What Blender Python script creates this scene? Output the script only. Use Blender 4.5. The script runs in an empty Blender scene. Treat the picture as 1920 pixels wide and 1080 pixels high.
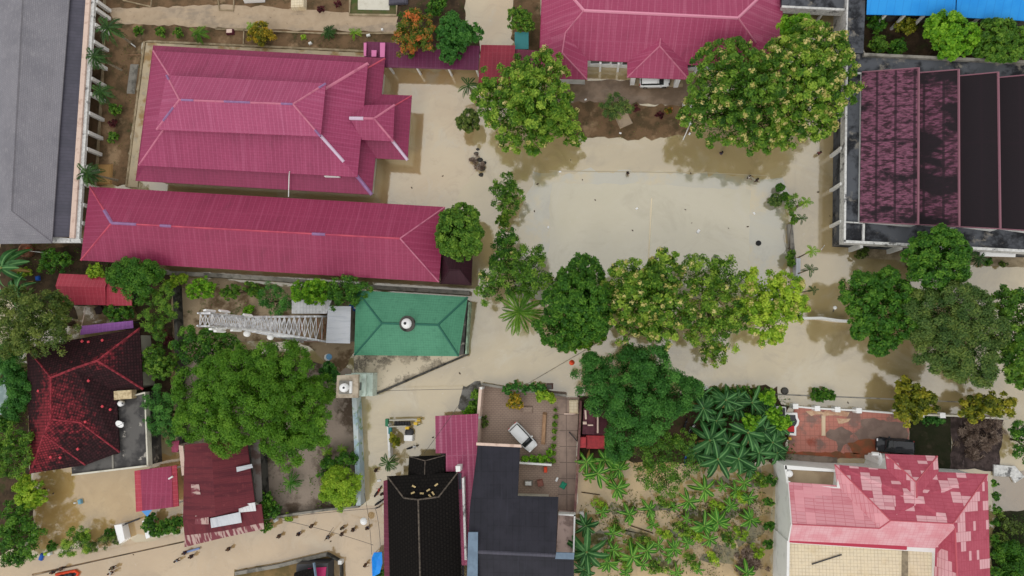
import bpy, bmesh, math, random
import numpy as np
from mathutils import Vector, Matrix

random.seed(7)
RNG = np.random.default_rng(11)
SC = bpy.context.scene
COL = SC.collection

# ------------------------------------------------------------ camera
FOC = 1281.0                       # focal length in survey units (frame is 1920 wide)
CAM_H = 93.5                       # drone height in metres
_down = Vector((130.0, -120.0, -FOC)).normalized()
_Z = -_down
_X = (Vector((1, 0, 0)) - _Z * _Z.x).normalized()
_Y = _Z.cross(_X)
ROT = Matrix((_X, _Y, _Z))         # camera -> world
cam_data = bpy.data.cameras.new('drone_camera')
cam_data.sensor_width = 36.0
cam_data.lens = 36.0 * FOC / 1920.0
cam_data.clip_start = 0.5
cam_data.clip_end = 3000.0
cam = bpy.data.objects.new('drone_camera', cam_data)
COL.objects.link(cam)
cam.matrix_world = Matrix.Translation((0, 0, CAM_H)) @ ROT.to_4x4()
SC.camera = cam

# ------------------------------------------------------------ light
SUN_EL, SUN_AZ = math.radians(50), math.radians(205)     # azimuth clockwise from +Y (up in the photo)
world = bpy.data.worlds.new('World')
SC.world = world
world.use_nodes = True
wn, wl = world.node_tree.nodes, world.node_tree.links
wn.clear()
sky = wn.new('ShaderNodeTexSky')
sky.sky_type = 'NISHITA'
sky.sun_disc = False
sky.sun_elevation = SUN_EL
sky.sun_rotation = SUN_AZ
sky.air_density = 1.0
sky.dust_density = 6.0
sky.ozone_density = 1.0
hs = wn.new('ShaderNodeHueSaturation')
hs.inputs['Saturation'].default_value = 0.28
bg = wn.new('ShaderNodeBackground')
bg.inputs['Strength'].default_value = 0.15
wo = wn.new('ShaderNodeOutputWorld')
wl.new(sky.outputs[0], hs.inputs['Color'])
cl = wn.new('ShaderNodeMix'); cl.data_type = 'RGBA'            # even high cloud in front of the blue
cl.inputs[0].default_value = 0.84
cl.inputs[7].default_value = (9.8, 9.75, 9.6, 1.0)
wl.new(hs.outputs[0], cl.inputs[6])
wl.new(cl.outputs[2], bg.inputs['Color'])
wl.new(bg.outputs[0], wo.inputs['Surface'])
sun_data = bpy.data.lights.new('sun', 'SUN')
sun_data.energy = 0.7
sun_data.angle = math.radians(20)
sun_data.color = (1.0, 0.96, 0.90)
sun = bpy.data.objects.new('sun', sun_data)
COL.objects.link(sun)
_sd = Vector((math.sin(SUN_AZ) * math.cos(SUN_EL), math.cos(SUN_AZ) * math.cos(SUN_EL), math.sin(SUN_EL)))
sun.rotation_euler = _sd.to_track_quat('Z', 'Y').to_euler()
sun.location = _sd * 150
SC.view_settings.view_transform = 'Standard'
SC.view_settings.look = 'None'
SC.view_settings.gamma = 1.0
SC.view_settings.use_curve_mapping = False
SC.view_settings.exposure = -0.5

# ------------------------------------------------------------ survey helpers
def P(x, y, z=0.0):
    """Survey position on the 1920 x 1080 sheet, at height z, as a point in metres."""
    d = ROT @ Vector((x - 960.0, 540.0 - y, -FOC))
    t = (z - CAM_H) / d.z
    return Vector((d.x * t, d.y * t, z))

def MPP(x, y, z=0.0):
    """Metres per survey unit there."""
    p = P(x, y, z)
    return (P(x + 1, y, z) - p).length * 0.5 + (P(x, y + 1, z) - p).length * 0.5

def thing(name, label, cat, loc=(0, 0, 0), group=None, rz=0.0):
    o = bpy.data.objects.new(name, None)
    o.empty_display_size = 0.5
    COL.objects.link(o)
    o.location = loc
    o.rotation_euler = (0, 0, rz)
    o['label'] = label
    o['category'] = cat
    if group: o['group'] = group
    return o

def tag(o, label, cat, group=None):
    o['label'] = label
    o['category'] = cat
    if group: o['group'] = group
    return o

def origin(parent):
    o = Vector((0, 0, 0))
    while parent is not None:
        o += Vector(parent.location)
        parent = parent.parent
    return o

def link_mesh(name, me, parent=None, kind=None):
    ob = bpy.data.objects.new(name, me)
    COL.objects.link(ob)
    if parent is not None: ob.parent = parent
    if kind: ob['kind'] = kind
    return ob

class MB:
    """Collects faces, then becomes one mesh object."""
    def __init__(s):
        s.v, s.f, s.m, s.sm = [], [], [], []
    def add(s, vs, fs, mi=0, smooth=False):
        o = len(s.v)
        s.v += [Vector(v) for v in vs]
        for f in fs:
            s.f.append([o + i for i in f]); s.m.append(mi); s.sm.append(smooth)
        return s
    def box(s, c, size, rz=0.0, mi=0, taper=1.0, tilt=None):
        hx, hy, hz = size[0] / 2, size[1] / 2, size[2] / 2
        vs = [(-hx, -hy, -hz), (hx, -hy, -hz), (hx, hy, -hz), (-hx, hy, -hz),
              (-hx * taper, -hy * taper, hz), (hx * taper, -hy * taper, hz), (hx * taper, hy * taper, hz), (-hx * taper, hy * taper, hz)]
        M_ = Matrix.Rotation(rz, 3, 'Z')
        if tilt: M_ = M_ @ Matrix.Rotation(tilt[1], 3, tilt[0])
        c = Vector(c)
        vs = [c + M_ @ Vector(v) for v in vs]
        return s.add(vs, [(3, 2, 1, 0), (4, 5, 6, 7), (0, 1, 5, 4), (1, 2, 6, 5), (2, 3, 7, 6), (3, 0, 4, 7)], mi)
    def tube(s, pts, rs, n=7, mi=0, smooth=True, caps=True):
        pts = [Vector(p) for p in pts]
        if not hasattr(rs, '__len__'): rs = [rs] * len(pts)
        o = len(s.v)
        for i, p in enumerate(pts):
            d = (pts[min(i + 1, len(pts) - 1)] - pts[max(i - 1, 0)])
            d = d.normalized() if d.length > 1e-9 else Vector((0, 0, 1))
            a = d.cross(Vector((0, 0, 1)) if abs(d.z) < 0.95 else Vector((1, 0, 0))).normalized()
            b = d.cross(a)
            for k in range(n):
                t = 2 * math.pi * k / n
                s.v.append(p + (a * math.cos(t) + b * math.sin(t)) * rs[i])
        for i in range(len(pts) - 1):
            for k in range(n):
                k2 = (k + 1) % n
                s.f.append([o + i * n + k, o + i * n + k2, o + (i + 1) * n + k2, o + (i + 1) * n + k])
                s.m.append(mi); s.sm.append(smooth)
        if caps:
            s.f.append([o + k for k in range(n)]); s.m.append(mi); s.sm.append(False)
            e = o + (len(pts) - 1) * n
            s.f.append([e + n - 1 - k for k in range(n)]); s.m.append(mi); s.sm.append(False)
        return s
    def lathe(s, c, prof, n=16, mi=0, smooth=True, sx=1.0, sy=1.0):
        c = Vector(c); o = len(s.v)
        for r, z in prof:
            for k in range(n):
                t = 2 * math.pi * k / n
                s.v.append(c + Vector((r * math.cos(t) * sx, r * math.sin(t) * sy, z)))
        for i in range(len(prof) - 1):
            for k in range(n):
                k2 = (k + 1) % n
                s.f.append([o + i * n + k, o + i * n + k2, o + (i + 1) * n + k2, o + (i + 1) * n + k]); s.m.append(mi); s.sm.append(smooth)
        s.f.append([o + n - 1 - k for k in range(n)]); s.m.append(mi); s.sm.append(False)
        e = o + (len(prof) - 1) * n
        s.f.append([e + k for k in range(n)]); s.m.append(mi); s.sm.append(False)
        return s
    def prism(s, pts, z0, z1, mi=0):
        n = len(pts)
        ar = sum(pts[i][0] * pts[(i + 1) % n][1] - pts[(i + 1) % n][0] * pts[i][1] for i in range(n))
        if ar < 0: pts = pts[::-1]
        vs = [(p[0], p[1], z0) for p in pts] + [(p[0], p[1], z1) for p in pts]
        fs = [list(range(n))[::-1], [n + i for i in range(n)]]
        fs += [[i, (i + 1) % n, n + (i + 1) % n, n + i] for i in range(n)]
        return s.add(vs, fs, mi)
    def build(s, name, mats, parent=None, kind=None, attr=None):
        off = origin(parent)
        me = bpy.data.meshes.new(name)
        me.from_pydata([tuple(v - off) for v in s.v], [], s.f)
        if not isinstance(mats, (list, tuple)): mats = [mats]
        for m in mats: me.materials.append(m)
        me.polygons.foreach_set('material_index', s.m)
        me.polygons.foreach_set('use_smooth', s.sm)
        uv = me.uv_layers.new(name='UVMap')
        for p in me.polygons:
            n = p.normal
            h = Vector((-n.y, n.x, 0))
            h = h.normalized() if h.length > 0.02 else Vector((1, 0, 0))
            t = n.cross(h)
            for li in p.loop_indices:
                co = me.vertices[me.loops[li].vertex_index].co
                uv.data[li].uv = (co.dot(h), co.dot(t))
        return link_mesh(name, me, parent, kind)

def loc_mb(fn):
    """A builder in local metres around (0,0,0)."""
    m = MB(); fn(m); return m

def build_local(mb, name, mats, parent, kind=None):
    off = origin(parent)
    mb.v = [v + off for v in mb.v]
    return mb.build(name, mats, parent, kind)

def copy_tree(o, parent=None):
    c = o.copy(); COL.objects.link(c)
    if parent is not None: c.parent = parent
    for ch in o.children: copy_tree(ch, c)
    return c

def inset(pts, d):
    n = len(pts)
    ar = sum(pts[i][0] * pts[(i + 1) % n][1] - pts[(i + 1) % n][0] * pts[i][1] for i in range(n))
    if ar < 0: pts = pts[::-1]
    out = []
    for i in range(n):
        a, b, c = Vector(pts[i - 1][:2]), Vector(pts[i][:2]), Vector(pts[(i + 1) % n][:2])
        e1, e2 = (b - a).normalized(), (c - b).normalized()
        n1, n2 = Vector((-e1.y, e1.x)), Vector((-e2.y, e2.x))
        k = 1 + n1.dot(n2)
        out.append(b + (n1 + n2) * (d / max(k, 0.3)))
    return out

def roof(parent, verts, faces, mat, th=0.14, name='roof', kinds=None):
    """Solid sheet roof from survey points (x, y, height)."""
    V = [P(*v) if not isinstance(v, Vector) else v for v in verts]
    F = []
    for f in faces:
        nrm = Vector((0, 0, 0))
        for i in range(len(f)):
            a, b = V[f[i]], V[f[(i + 1) % len(f)]]
            nrm += a.cross(b)
        F.append(list(f) if nrm.z >= 0 else list(f)[::-1])
    n = len(V)
    mb = MB()
    vs = V + [v - Vector((0, 0, th)) for v in V]
    edges = {}
    for f in F:
        for i in range(len(f)):
            edges[(f[i], f[(i + 1) % len(f)])] = 1
    fs = [f for f in F] + [[i + n for i in f[::-1]] for f in F]
    for (a, b) in edges:
        if (b, a) not in edges:
            fs.append([b, a, a + n, b + n])
    mb.add(vs, fs)
    return mb.build(name, mat, parent)

def strip_between(mb, a, b, w, h=0.07, lift=0.02):
    d = (b - a)
    side = Vector((-d.y, d.x, 0)).normalized() * (w / 2)
    up = Vector((0, 0, 1))
    lo, hi = up * (lift - 0.03 - w * 0.22), up * (lift + h)
    vs = []
    for p in (a, b):
        vs += [p - side + lo, p - side * 0.45 + hi, p + side * 0.45 + hi, p + side + lo]
    mb.add(vs, [(0, 1, 5, 4), (1, 2, 6, 5), (2, 3, 7, 6), (3, 0, 4, 7), (3, 2, 1, 0), (4, 5, 6, 7)])

def caps(parent, segs, mat, w=0.34, name='ridge_cap'):
    for a, b in segs:
        mb = MB()
        strip_between(mb, a if isinstance(a, Vector) else P(*a), b if isinstance(b, Vector) else P(*b), w)
        mb.build(name, mat, parent)

def lerp3(a, b, t):
    return tuple(a[i] + (b[i] - a[i]) * t for i in range(3))

def prism_px(name, pts, z0, z1, mat, parent=None, kind=None):
    return MB().prism([P(x, y, z1) for x, y in pts], z0, z1).build(name, mat, parent, kind)

def walls(parent, eave, d, ztop, mat, z0=-0.4, name='wall'):
    pts = inset([P(*e) for e in eave], d)
    return MB().prism(pts, z0, ztop).build(name, mat, parent)

def patch(name, pts, z, mat, jit=0.0, step=None, kind='structure', wob=None):
    """A ground sheet with a slightly uneven outline."""
    W = [P(x, y, z) for x, y in pts]
    if jit:
        out = []
        for i in range(len(W)):
            a, b = W[i], W[(i + 1) % len(W)]
            n = max(1, int((b - a).length / (step or 0.8)))
            for k in range(n):
                q = a.lerp(b, k / n)
                out.append(q + Vector((random.gauss(0, jit), random.gauss(0, jit), 0)))
        W = out
    n = len(W)
    ar = sum(W[i].x * W[(i + 1) % n].y - W[(i + 1) % n].x * W[i].y for i in range(n))
    if ar < 0: W = W[::-1]
    return MB().add(W, [list(range(n))]).build(name, mat, None, kind)

def wall_line(name, label, cat, pts, w, h, mat, z0=-0.4, group=None, posts=None, pmat=None, post=0.3, base_at_top=True):
    """A free-standing wall or kerb along survey points (read at its top)."""
    W = [P(x, y, h if base_at_top else 0) for x, y in pts]
    t = thing(name, label, cat, (W[0].x, W[0].y, 0), group)
    mb = MB()
    L, R = [], []
    for i in range(len(W)):
        d = (W[min(i + 1, len(W) - 1)] - W[max(i - 1, 0)]); d.z = 0
        s = Vector((-d.y, d.x, 0)).normalized() * (w / 2)
        L.append(W[i] + s); R.append(W[i] - s)
    mb.prism(L + R[::-1], z0, h)
    mb.build('panel', mat, t)
    if posts:
        for x, y in posts:
            q = P(x, y, h + 0.15)
            MB().box((q.x, q.y, (h + 0.15 + z0) / 2), (post, post, h + 0.15 - z0)).build('post', pmat or mat, t)
    return t

# ------------------------------------------------------------ materials
def c4(c): return (c[0], c[1], c[2], 1.0)
def srgb(r, g, b):
    f = lambda u: u / 12.92 if u <= 0.04045 else ((u + 0.055) / 1.055) ** 2.4
    return (f(r / 255), f(g / 255), f(b / 255))

def M(name, base, layers=(), rough=0.75, spec=0.25, coord='Object', bump=None, metal=0.0, ior=None):
    m = bpy.data.materials.new(name)
    m.use_nodes = True
    N, L = m.node_tree.nodes, m.node_tree.links
    B = N['Principled BSDF']
    B.inputs['Roughness'].default_value = rough
    B.inputs['Specular IOR Level'].default_value = spec
    B.inputs['Metallic'].default_value = metal
    if ior: B.inputs['IOR'].default_value = ior
    tc = N.new('ShaderNodeTexCoord')
    rgb = N.new('ShaderNodeRGB'); rgb.outputs[0].default_value = c4(base)
    cur = rgb.outputs[0]
    def vec(co, st):
        mp = N.new('ShaderNodeMapping')
        mp.inputs['Scale'].default_value = st
        L.new(tc.outputs[co], mp.inputs[0])
        return mp.outputs[0]
    def rng(sock, lo, hi, f):
        mr = N.new('ShaderNodeMapRange'); mr.interpolation_type = 'SMOOTHSTEP'
        mr.inputs[1].default_value, mr.inputs[2].default_value = lo, hi
        mr.inputs[3].default_value, mr.inputs[4].default_value = 0.0, f
        L.new(sock, mr.inputs[0])
        return mr.outputs[0]
    for la in layers:
        t = la['t']; co = la.get('co', coord); f = la.get('f', 1.0)
        if t == 'n':
            nz = N.new('ShaderNodeTexNoise')
            nz.inputs['Scale'].default_value = la['s']
            nz.inputs['Detail'].default_value = la.get('d', 5)
            nz.inputs['Roughness'].default_value = la.get('r', 0.6)
            nz.inputs['Distortion'].default_value = la.get('dist', 0.0)
            L.new(vec(co, la.get('st', (1, 1, 1))), nz.inputs['Vector'])
            fac = rng(nz.outputs[0], la.get('lo', 0.4), la.get('hi', 0.6), f)
        elif t == 'b':                                   # seams of sheets, tiles, pavers
            bk = N.new('ShaderNodeTexBrick')
            bk.inputs['Scale'].default_value = 1.0
            bk.inputs['Brick Width'].default_value = la['w']
            bk.inputs['Row Height'].default_value = la['h']
            bk.inputs['Mortar Size'].default_value = la.get('m', 0.04)
            bk.inputs['Mortar Smooth'].default_value = 0.3
            bk.offset = la.get('off', 0.5)
            L.new(vec('UV' if la.get('uv', True) else co, (1, 1, 1)), bk.inputs['Vector'])
            mm = N.new('ShaderNodeMath'); mm.operation = 'MULTIPLY'; mm.inputs[1].default_value = f
            L.new(bk.outputs['Fac'], mm.inputs[0]); fac = mm.outputs[0]
        elif t == 'w':                                   # ribs running down the slope
            wv = N.new('ShaderNodeTexWave'); wv.bands_direction = 'X' if la.get('ax', 'X') == 'X' else 'Y'
            wv.inputs['Scale'].default_value = 0.31416 / la['p'] * 1.0
            wv.inputs['Distortion'].default_value = la.get('dist', 0.0)
            L.new(vec('UV', (1, 1, 1)), wv.inputs['Vector'])
            fac = rng(wv.outputs['Fac'], la.get('lo', 0.3), la.get('hi', 0.9), f)
        elif t == 'cell':                                # whole sheets swapped for others
            sn = N.new('ShaderNodeVectorMath'); sn.operation = 'SNAP'
            sn.inputs[1].default_value = (la['w'], la['h'], 1.0)
            L.new(vec('UV', (1, 1, 1)), sn.inputs[0])
            nz = N.new('ShaderNodeTexNoise')
            nz.inputs['Scale'].default_value = la['s']; nz.inputs['Detail'].default_value = la.get('d', 2)
            L.new(sn.outputs[0], nz.inputs['Vector'])
            fac = rng(nz.outputs[0], la.get('lo', 0.5), la.get('hi', 0.505), f)
        elif t == 'a':                                   # wear attribute stored on the mesh
            at = N.new('ShaderNodeAttribute'); at.attribute_name = la['a']
            nz = N.new('ShaderNodeTexNoise'); nz.inputs['Scale'].default_value = la['s']; nz.inputs['Detail'].default_value = 8
            L.new(vec(co, la.get('st', (1, 1, 1))), nz.inputs['Vector'])
            ad = N.new('ShaderNodeMath'); ad.operation = 'ADD'
            L.new(at.outputs['Fac'], ad.inputs[0]); L.new(nz.outputs[0], ad.inputs[1])
            fac = rng(ad.outputs[0], la['lo'], la['hi'], f)
        mx = N.new('ShaderNodeMix'); mx.data_type = 'RGBA'
        L.new(fac, mx.inputs[0]); L.new(cur, mx.inputs[6]); mx.inputs[7].default_value = c4(la['c'])
        cur = mx.outputs[2]
    L.new(cur, B.inputs['Base Color'])
    if bump:
        bp = N.new('ShaderNodeBump')
        bp.inputs['Strength'].default_value = bump.get('k', 0.3)
        bp.inputs['Distance'].default_value = bump.get('d', 0.05)
        if bump['t'] == 'n':
            nz = N.new('ShaderNodeTexNoise'); nz.inputs['Scale'].default_value = bump['s']; nz.inputs['Detail'].default_value = 4
            L.new(vec(bump.get('co', coord), bump.get('st', (1, 1, 1))), nz.inputs['Vector']); hsock = nz.outputs[0]
        else:
            wv = N.new('ShaderNodeTexWave'); wv.inputs['Scale'].default_value = 0.31416 / bump['p']
            wv.bands_direction = bump.get('ax', 'X')
            L.new(vec('UV', (1, 1, 1)), wv.inputs['Vector']); hsock = wv.outputs['Fac']
        L.new(hsock, bp.inputs['Height']); L.new(bp.outputs[0], B.inputs['Normal'])
    return m

def metal_roof(name, base, light, dark, rib=0.6, seam=0.18, sf=0.5, rough=0.5, stain=None, spec=0.25):
    grime = lerp3(dark, (0.03, 0.028, 0.03), 0.45)
    la = [dict(t='n', c=dark, s=0.22, lo=0.35, hi=0.75, f=0.45, co='UV'),
          dict(t='n', c=dark, s=2.6, lo=0.45, hi=0.7, f=0.4, co='UV', d=7),
          dict(t='n', c=grime, s=0.5, st=(1.0, 0.45, 1), lo=0.56, hi=0.76, f=0.35, co='UV', d=8),
          dict(t='n', c=light, s=1.0, st=(1.1, 0.05, 1), lo=0.52, hi=0.72, f=sf, co='UV', d=3),
          dict(t='n', c=dark, s=1.0, st=(2.3, 0.12, 1), lo=0.5, hi=0.75, f=0.35, co='UV', d=3),
          dict(t='b', c=light, w=rib, h=90, m=0.06, f=seam * 2.2, off=0.0),
          dict(t='b', c=dark, w=90, h=0.38, m=0.06, f=seam * 1.5, off=0.0),
          dict(t='n', c=light, s=9.0, lo=0.55, hi=0.8, f=0.15, co='UV')]
    if stain: la.append(stain)
    return M(name, base, la, rough=rough, spec=spec, bump=dict(t='w', p=0.3, k=0.25, d=0.03))

PINK = srgb(172, 76, 108)
m_roof_hall = metal_roof('pink_roof_sheet', srgb(154, 62, 98), srgb(174, 88, 122), srgb(124, 42, 74))
m_roof_top = metal_roof('lighter_pink_roof_sheet', srgb(166, 74, 110), srgb(186, 104, 138), srgb(140, 56, 90))  # lighter version of the hall pink, for the upper tier
m_roof_skirt = metal_roof('maroon_roof_sheet', srgb(138, 50, 84), srgb(150, 66, 100), srgb(112, 36, 66), sf=0.3)
m_roof_long = metal_roof('rose_roof_sheet', srgb(148, 52, 86), srgb(168, 78, 110), srgb(124, 38, 68), rib=0.75)
m_roof_school = metal_roof('ribbed_pink_roof_sheet', srgb(164, 68, 102), srgb(188, 106, 134), srgb(142, 52, 84), rib=0.8, sf=0.6)
m_cap_pink = M('salmon_ridge_metal', srgb(194, 116, 140), [dict(t='n', c=srgb(150, 70, 100), s=0.8, lo=0.5, hi=0.7, f=0.6)], rough=0.5)
m_cap_lilac = M('lilac_sealant', srgb(140, 104, 146), [dict(t='n', c=srgb(156, 124, 166), s=2, f=0.6)], rough=0.6)
m_cap_white = M('pale_ridge_metal', srgb(206, 186, 206), rough=0.5)
m_cap_red = M('red_ridge_metal', srgb(196, 84, 104), [dict(t='n', c=srgb(160, 60, 90), s=0.5, f=0.6)], rough=0.5)
m_walk = metal_roof('plum_roof_sheet', srgb(106, 44, 76), srgb(120, 66, 98), srgb(82, 34, 60), sf=0.35)
m_walk_red = metal_roof('brick_red_roof_sheet', srgb(138, 44, 60), srgb(156, 70, 82), srgb(110, 34, 50), sf=0.35)
m_pinkwall = M('bright_pink_paint', srgb(206, 120, 166), rough=0.7)
m_grey_roof = M('grey_shingle', srgb(136, 134, 141), [
    dict(t='n', c=srgb(114, 113, 121), s=0.25, lo=0.35, hi=0.7, f=0.7),
    dict(t='b', c=srgb(104, 103, 108), w=0.36, h=0.24, m=0.05, f=0.45),
    dict(t='n', c=srgb(164, 162, 164), s=4, st=(0.3, 1.5, 1), lo=0.5, hi=0.75, f=0.5, co='UV')], rough=0.8)
m_grey_dark = M('slate_sheet', srgb(84, 82, 94), [
    dict(t='n', c=srgb(70, 70, 80), s=0.5, f=0.6), dict(t='b', c=srgb(64, 63, 72), w=0.5, h=2.0, m=0.05, f=0.5, off=0.0)], rough=0.6)
m_cream = M('cream_plaster', srgb(214, 190, 176), [dict(t='n', c=srgb(170, 140, 125), s=1.2, lo=0.5, hi=0.7, f=0.6)], rough=0.8)
m_white = M('white_paint', srgb(226, 226, 224), [dict(t='n', c=srgb(180, 180, 176), s=0.8, lo=0.5, hi=0.8, f=0.5)], rough=0.65)
m_white_stain = M('stained_white_plaster', srgb(214, 214, 212), [
    dict(t='n', c=srgb(52, 52, 54), s=0.9, lo=0.56, hi=0.66, f=0.85, d=8), dict(t='n', c=srgb(150, 150, 150), s=3, f=0.4)], rough=0.8)
m_white_clean = M('white_gloss_paint', srgb(238, 238, 238), rough=0.4, spec=0.4)
m_wall = M('pale_wall_plaster', srgb(208, 204, 190), [dict(t='n', c=srgb(150, 140, 120), s=0.6, lo=0.45, hi=0.75, f=0.6)], rough=0.85)
m_wall_grey = M('grey_wall_plaster', srgb(140, 136, 128), [dict(t='n', c=srgb(80, 78, 72), s=0.9, lo=0.45, hi=0.7, f=0.8)], rough=0.9)
m_wall_dark = M('mouldy_wall', srgb(82, 80, 76), [dict(t='n', c=srgb(38, 38, 36), s=1.1, lo=0.45, hi=0.65, f=0.9)], rough=0.95)
m_deck_black = M('mouldy_concrete_deck', srgb(86, 89, 95), [
    dict(t='n', c=srgb(30, 31, 35), s=0.4, lo=0.45, hi=0.6, f=0.95, d=8),
    dict(t='n', c=srgb(140, 134, 124), s=0.6, lo=0.56, hi=0.68, f=0.8, d=8),
    dict(t='n', c=srgb(90, 92, 98), s=4, lo=0.5, hi=0.8, f=0.6)], rough=0.9)
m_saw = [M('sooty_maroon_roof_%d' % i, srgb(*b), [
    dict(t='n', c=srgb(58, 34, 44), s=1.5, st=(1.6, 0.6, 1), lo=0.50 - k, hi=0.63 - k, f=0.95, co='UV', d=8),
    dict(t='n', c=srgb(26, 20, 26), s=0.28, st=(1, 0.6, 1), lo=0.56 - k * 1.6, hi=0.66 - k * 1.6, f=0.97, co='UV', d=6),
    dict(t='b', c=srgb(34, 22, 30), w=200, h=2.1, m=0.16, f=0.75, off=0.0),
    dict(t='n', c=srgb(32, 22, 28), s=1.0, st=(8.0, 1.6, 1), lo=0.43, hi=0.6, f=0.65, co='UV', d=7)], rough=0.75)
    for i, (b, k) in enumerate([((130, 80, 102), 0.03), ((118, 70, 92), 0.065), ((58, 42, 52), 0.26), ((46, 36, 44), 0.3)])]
m_saw_edge = M('maroon_edge_trim', srgb(138, 96, 108), rough=0.6)
m_blue = M('bright_blue_roof_sheet', srgb(30, 140, 222), [
    dict(t='n', c=srgb(50, 160, 235), s=0.2, f=0.5), dict(t='b', c=srgb(26, 118, 200), w=1.0, h=40, m=0.06, f=0.35, off=0)], rough=0.45)
m_green = M('green_roof_sheet', srgb(80, 142, 112), [
    dict(t='n', c=srgb(64, 124, 96), s=0.3, lo=0.4, hi=0.7, f=0.7), dict(t='b', c=srgb(48, 100, 78), w=0.34, h=0.34, m=0.04, f=0.28, off=0), dict(t='n', c=srgb(50, 104, 82), s=1.8, lo=0.5, hi=0.72, f=0.5, d=8, co='UV'),
    dict(t='n', c=srgb(96, 156, 124), s=1.0, st=(0.1, 1.4, 1), lo=0.55, hi=0.75, f=0.4, co='UV')], rough=0.55, bump=dict(t='w', p=0.42, ax='Y', k=0.3, d=0.03))
m_green_cap = M('dark_green_ridge_metal', srgb(44, 100, 84), rough=0.5)
m_tile_red = M('mossy_red_roof_tile', srgb(44, 30, 32), [
    dict(t='n', c=srgb(66, 38, 42), s=2.2, lo=0.42, hi=0.62, f=0.8, d=8),
    dict(t='a', a='wear', c=srgb(150, 54, 64), s=1.8, lo=1.0, hi=1.35, f=0.85),
    dict(t='b', c=srgb(26, 14, 17), w=0.42, h=0.36, m=0.09, f=0.6, off=0.0),
    dict(t='n', c=srgb(150, 50, 60), s=6, lo=0.64, hi=0.74, f=0.4, d=8)], rough=0.85, spec=0.1)
m_tile_red_cap = M('red_ridge_tile', srgb(152, 54, 64), [dict(t='n', c=srgb(84, 28, 36), s=2.5, lo=0.4, hi=0.6, f=0.8, d=8)], rough=0.85)
m_black_roof = M('black_shingle', srgb(30, 28, 27), [
    dict(t='n', c=srgb(48, 44, 40), s=3.5, lo=0.5, hi=0.75, f=0.6, d=8), dict(t='b', c=srgb(17, 16, 16), w=0.5, h=0.4, m=0.09, f=0.6, off=0.5),
    dict(t='n', c=srgb(100, 84, 60), s=7, lo=0.68, hi=0.75, f=0.6, d=8)], rough=0.95, spec=0.04)
m_black_cap = M('pale_ridge_line', srgb(104, 94, 84), [dict(t='n', c=srgb(50, 46, 44), s=3, f=0.7)], rough=0.8)
m_navy = M('navy_roof_sheet', srgb(34, 34, 43), [
    dict(t='b', c=srgb(24, 24, 32), w=0.8, h=1.65, m=0.07, f=0.7, off=0), dict(t='n', c=srgb(44, 43, 53), s=0.35, f=0.6),
    dict(t='n', c=srgb(52, 52, 64), s=1.0, st=(2, 0.15, 1), lo=0.55, hi=0.75, f=0.5, co='UV')], rough=0.6)
m_steel_blue = M('steel_blue_sheet', srgb(112, 132, 152), [dict(t='n', c=srgb(92, 108, 126), s=0.8, f=0.6)], rough=0.5)
m_rust = M('rusty_maroon_sheet', srgb(104, 42, 50), [
    dict(t='n', c=srgb(84, 32, 42), s=1.0, st=(1.2, 0.12, 1), lo=0.45, hi=0.65, f=0.9, co='UV'),
    dict(t='n', c=srgb(126, 60, 62), s=1.5, lo=0.55, hi=0.75, f=0.6, d=8),
    dict(t='b', c=srgb(70, 28, 36), w=0.8, h=1.5, m=0.05, f=0.2, off=0)], rough=0.75, bump=dict(t='w', p=0.25, k=0.3, d=0.03))
m_rust_edge = M('rust_eaten_sheet', srgb(120, 62, 70), [
    dict(t='n', c=srgb(190, 166, 158), s=1.0, st=(1.6, 0.3, 1), lo=0.47, hi=0.56, f=0.85, co='UV')], rough=0.8)
m_tin = M('galvanised_sheet', srgb(196, 199, 206), [
    dict(t='n', c=srgb(166, 171, 180), s=1.0, st=(2.5, 0.2, 1), lo=0.45, hi=0.7, f=0.7, co='UV'), dict(t='n', c=srgb(200, 202, 206), s=0.7, f=0.4)],
    rough=0.45, bump=dict(t='w', p=0.3, k=0.3, d=0.03))
m_tin_white = M('white_sheet_roof', srgb(214, 214, 216), [dict(t='n', c=srgb(170, 168, 164), s=1.4, lo=0.5, hi=0.72, f=0.7, d=8), dict(t='b', c=srgb(170, 170, 174), w=0.45, h=9, m=0.05, f=0.5, off=0)], rough=0.5)
m_shed_red = metal_roof('faded_red_roof_sheet', srgb(176, 62, 78), srgb(196, 96, 108), srgb(146, 46, 62), sf=0.3)
m_shed_rose = metal_roof('weathered_rose_sheet', srgb(150, 66, 96), srgb(186, 124, 146), srgb(122, 46, 76), rib=0.7, sf=0.5)
m_port = metal_roof('carport_rose_sheet', srgb(146, 54, 84), srgb(168, 84, 112), srgb(122, 40, 68), rib=0.7, sf=0.4)
m_purple = metal_roof('violet_awning_sheet', srgb(148, 94, 164), srgb(164, 114, 180), srgb(124, 74, 140), sf=0.3)
m_maroon = metal_roof('maroon_strip_sheet', srgb(112, 46, 68), srgb(134, 66, 88), srgb(90, 34, 54), sf=0.4)
m_patched = M('repaired_pink_roof_sheet', srgb(174, 80, 98), [
    dict(t='n', c=srgb(152, 60, 78), s=0.35, lo=0.4, hi=0.65, f=0.7, co='UV'),
    dict(t='cell', c=srgb(214, 166, 172), w=1.1, h=0.42, s=0.36, lo=0.52, hi=0.525, f=0.95),
    dict(t='b', c=srgb(150, 52, 68), w=1.1, h=0.42, m=0.035, f=0.5, off=0.0),
    dict(t='n', c=srgb(206, 110, 124), s=2.5, lo=0.5, hi=0.8, f=0.35, co='UV')], rough=0.6)
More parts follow.
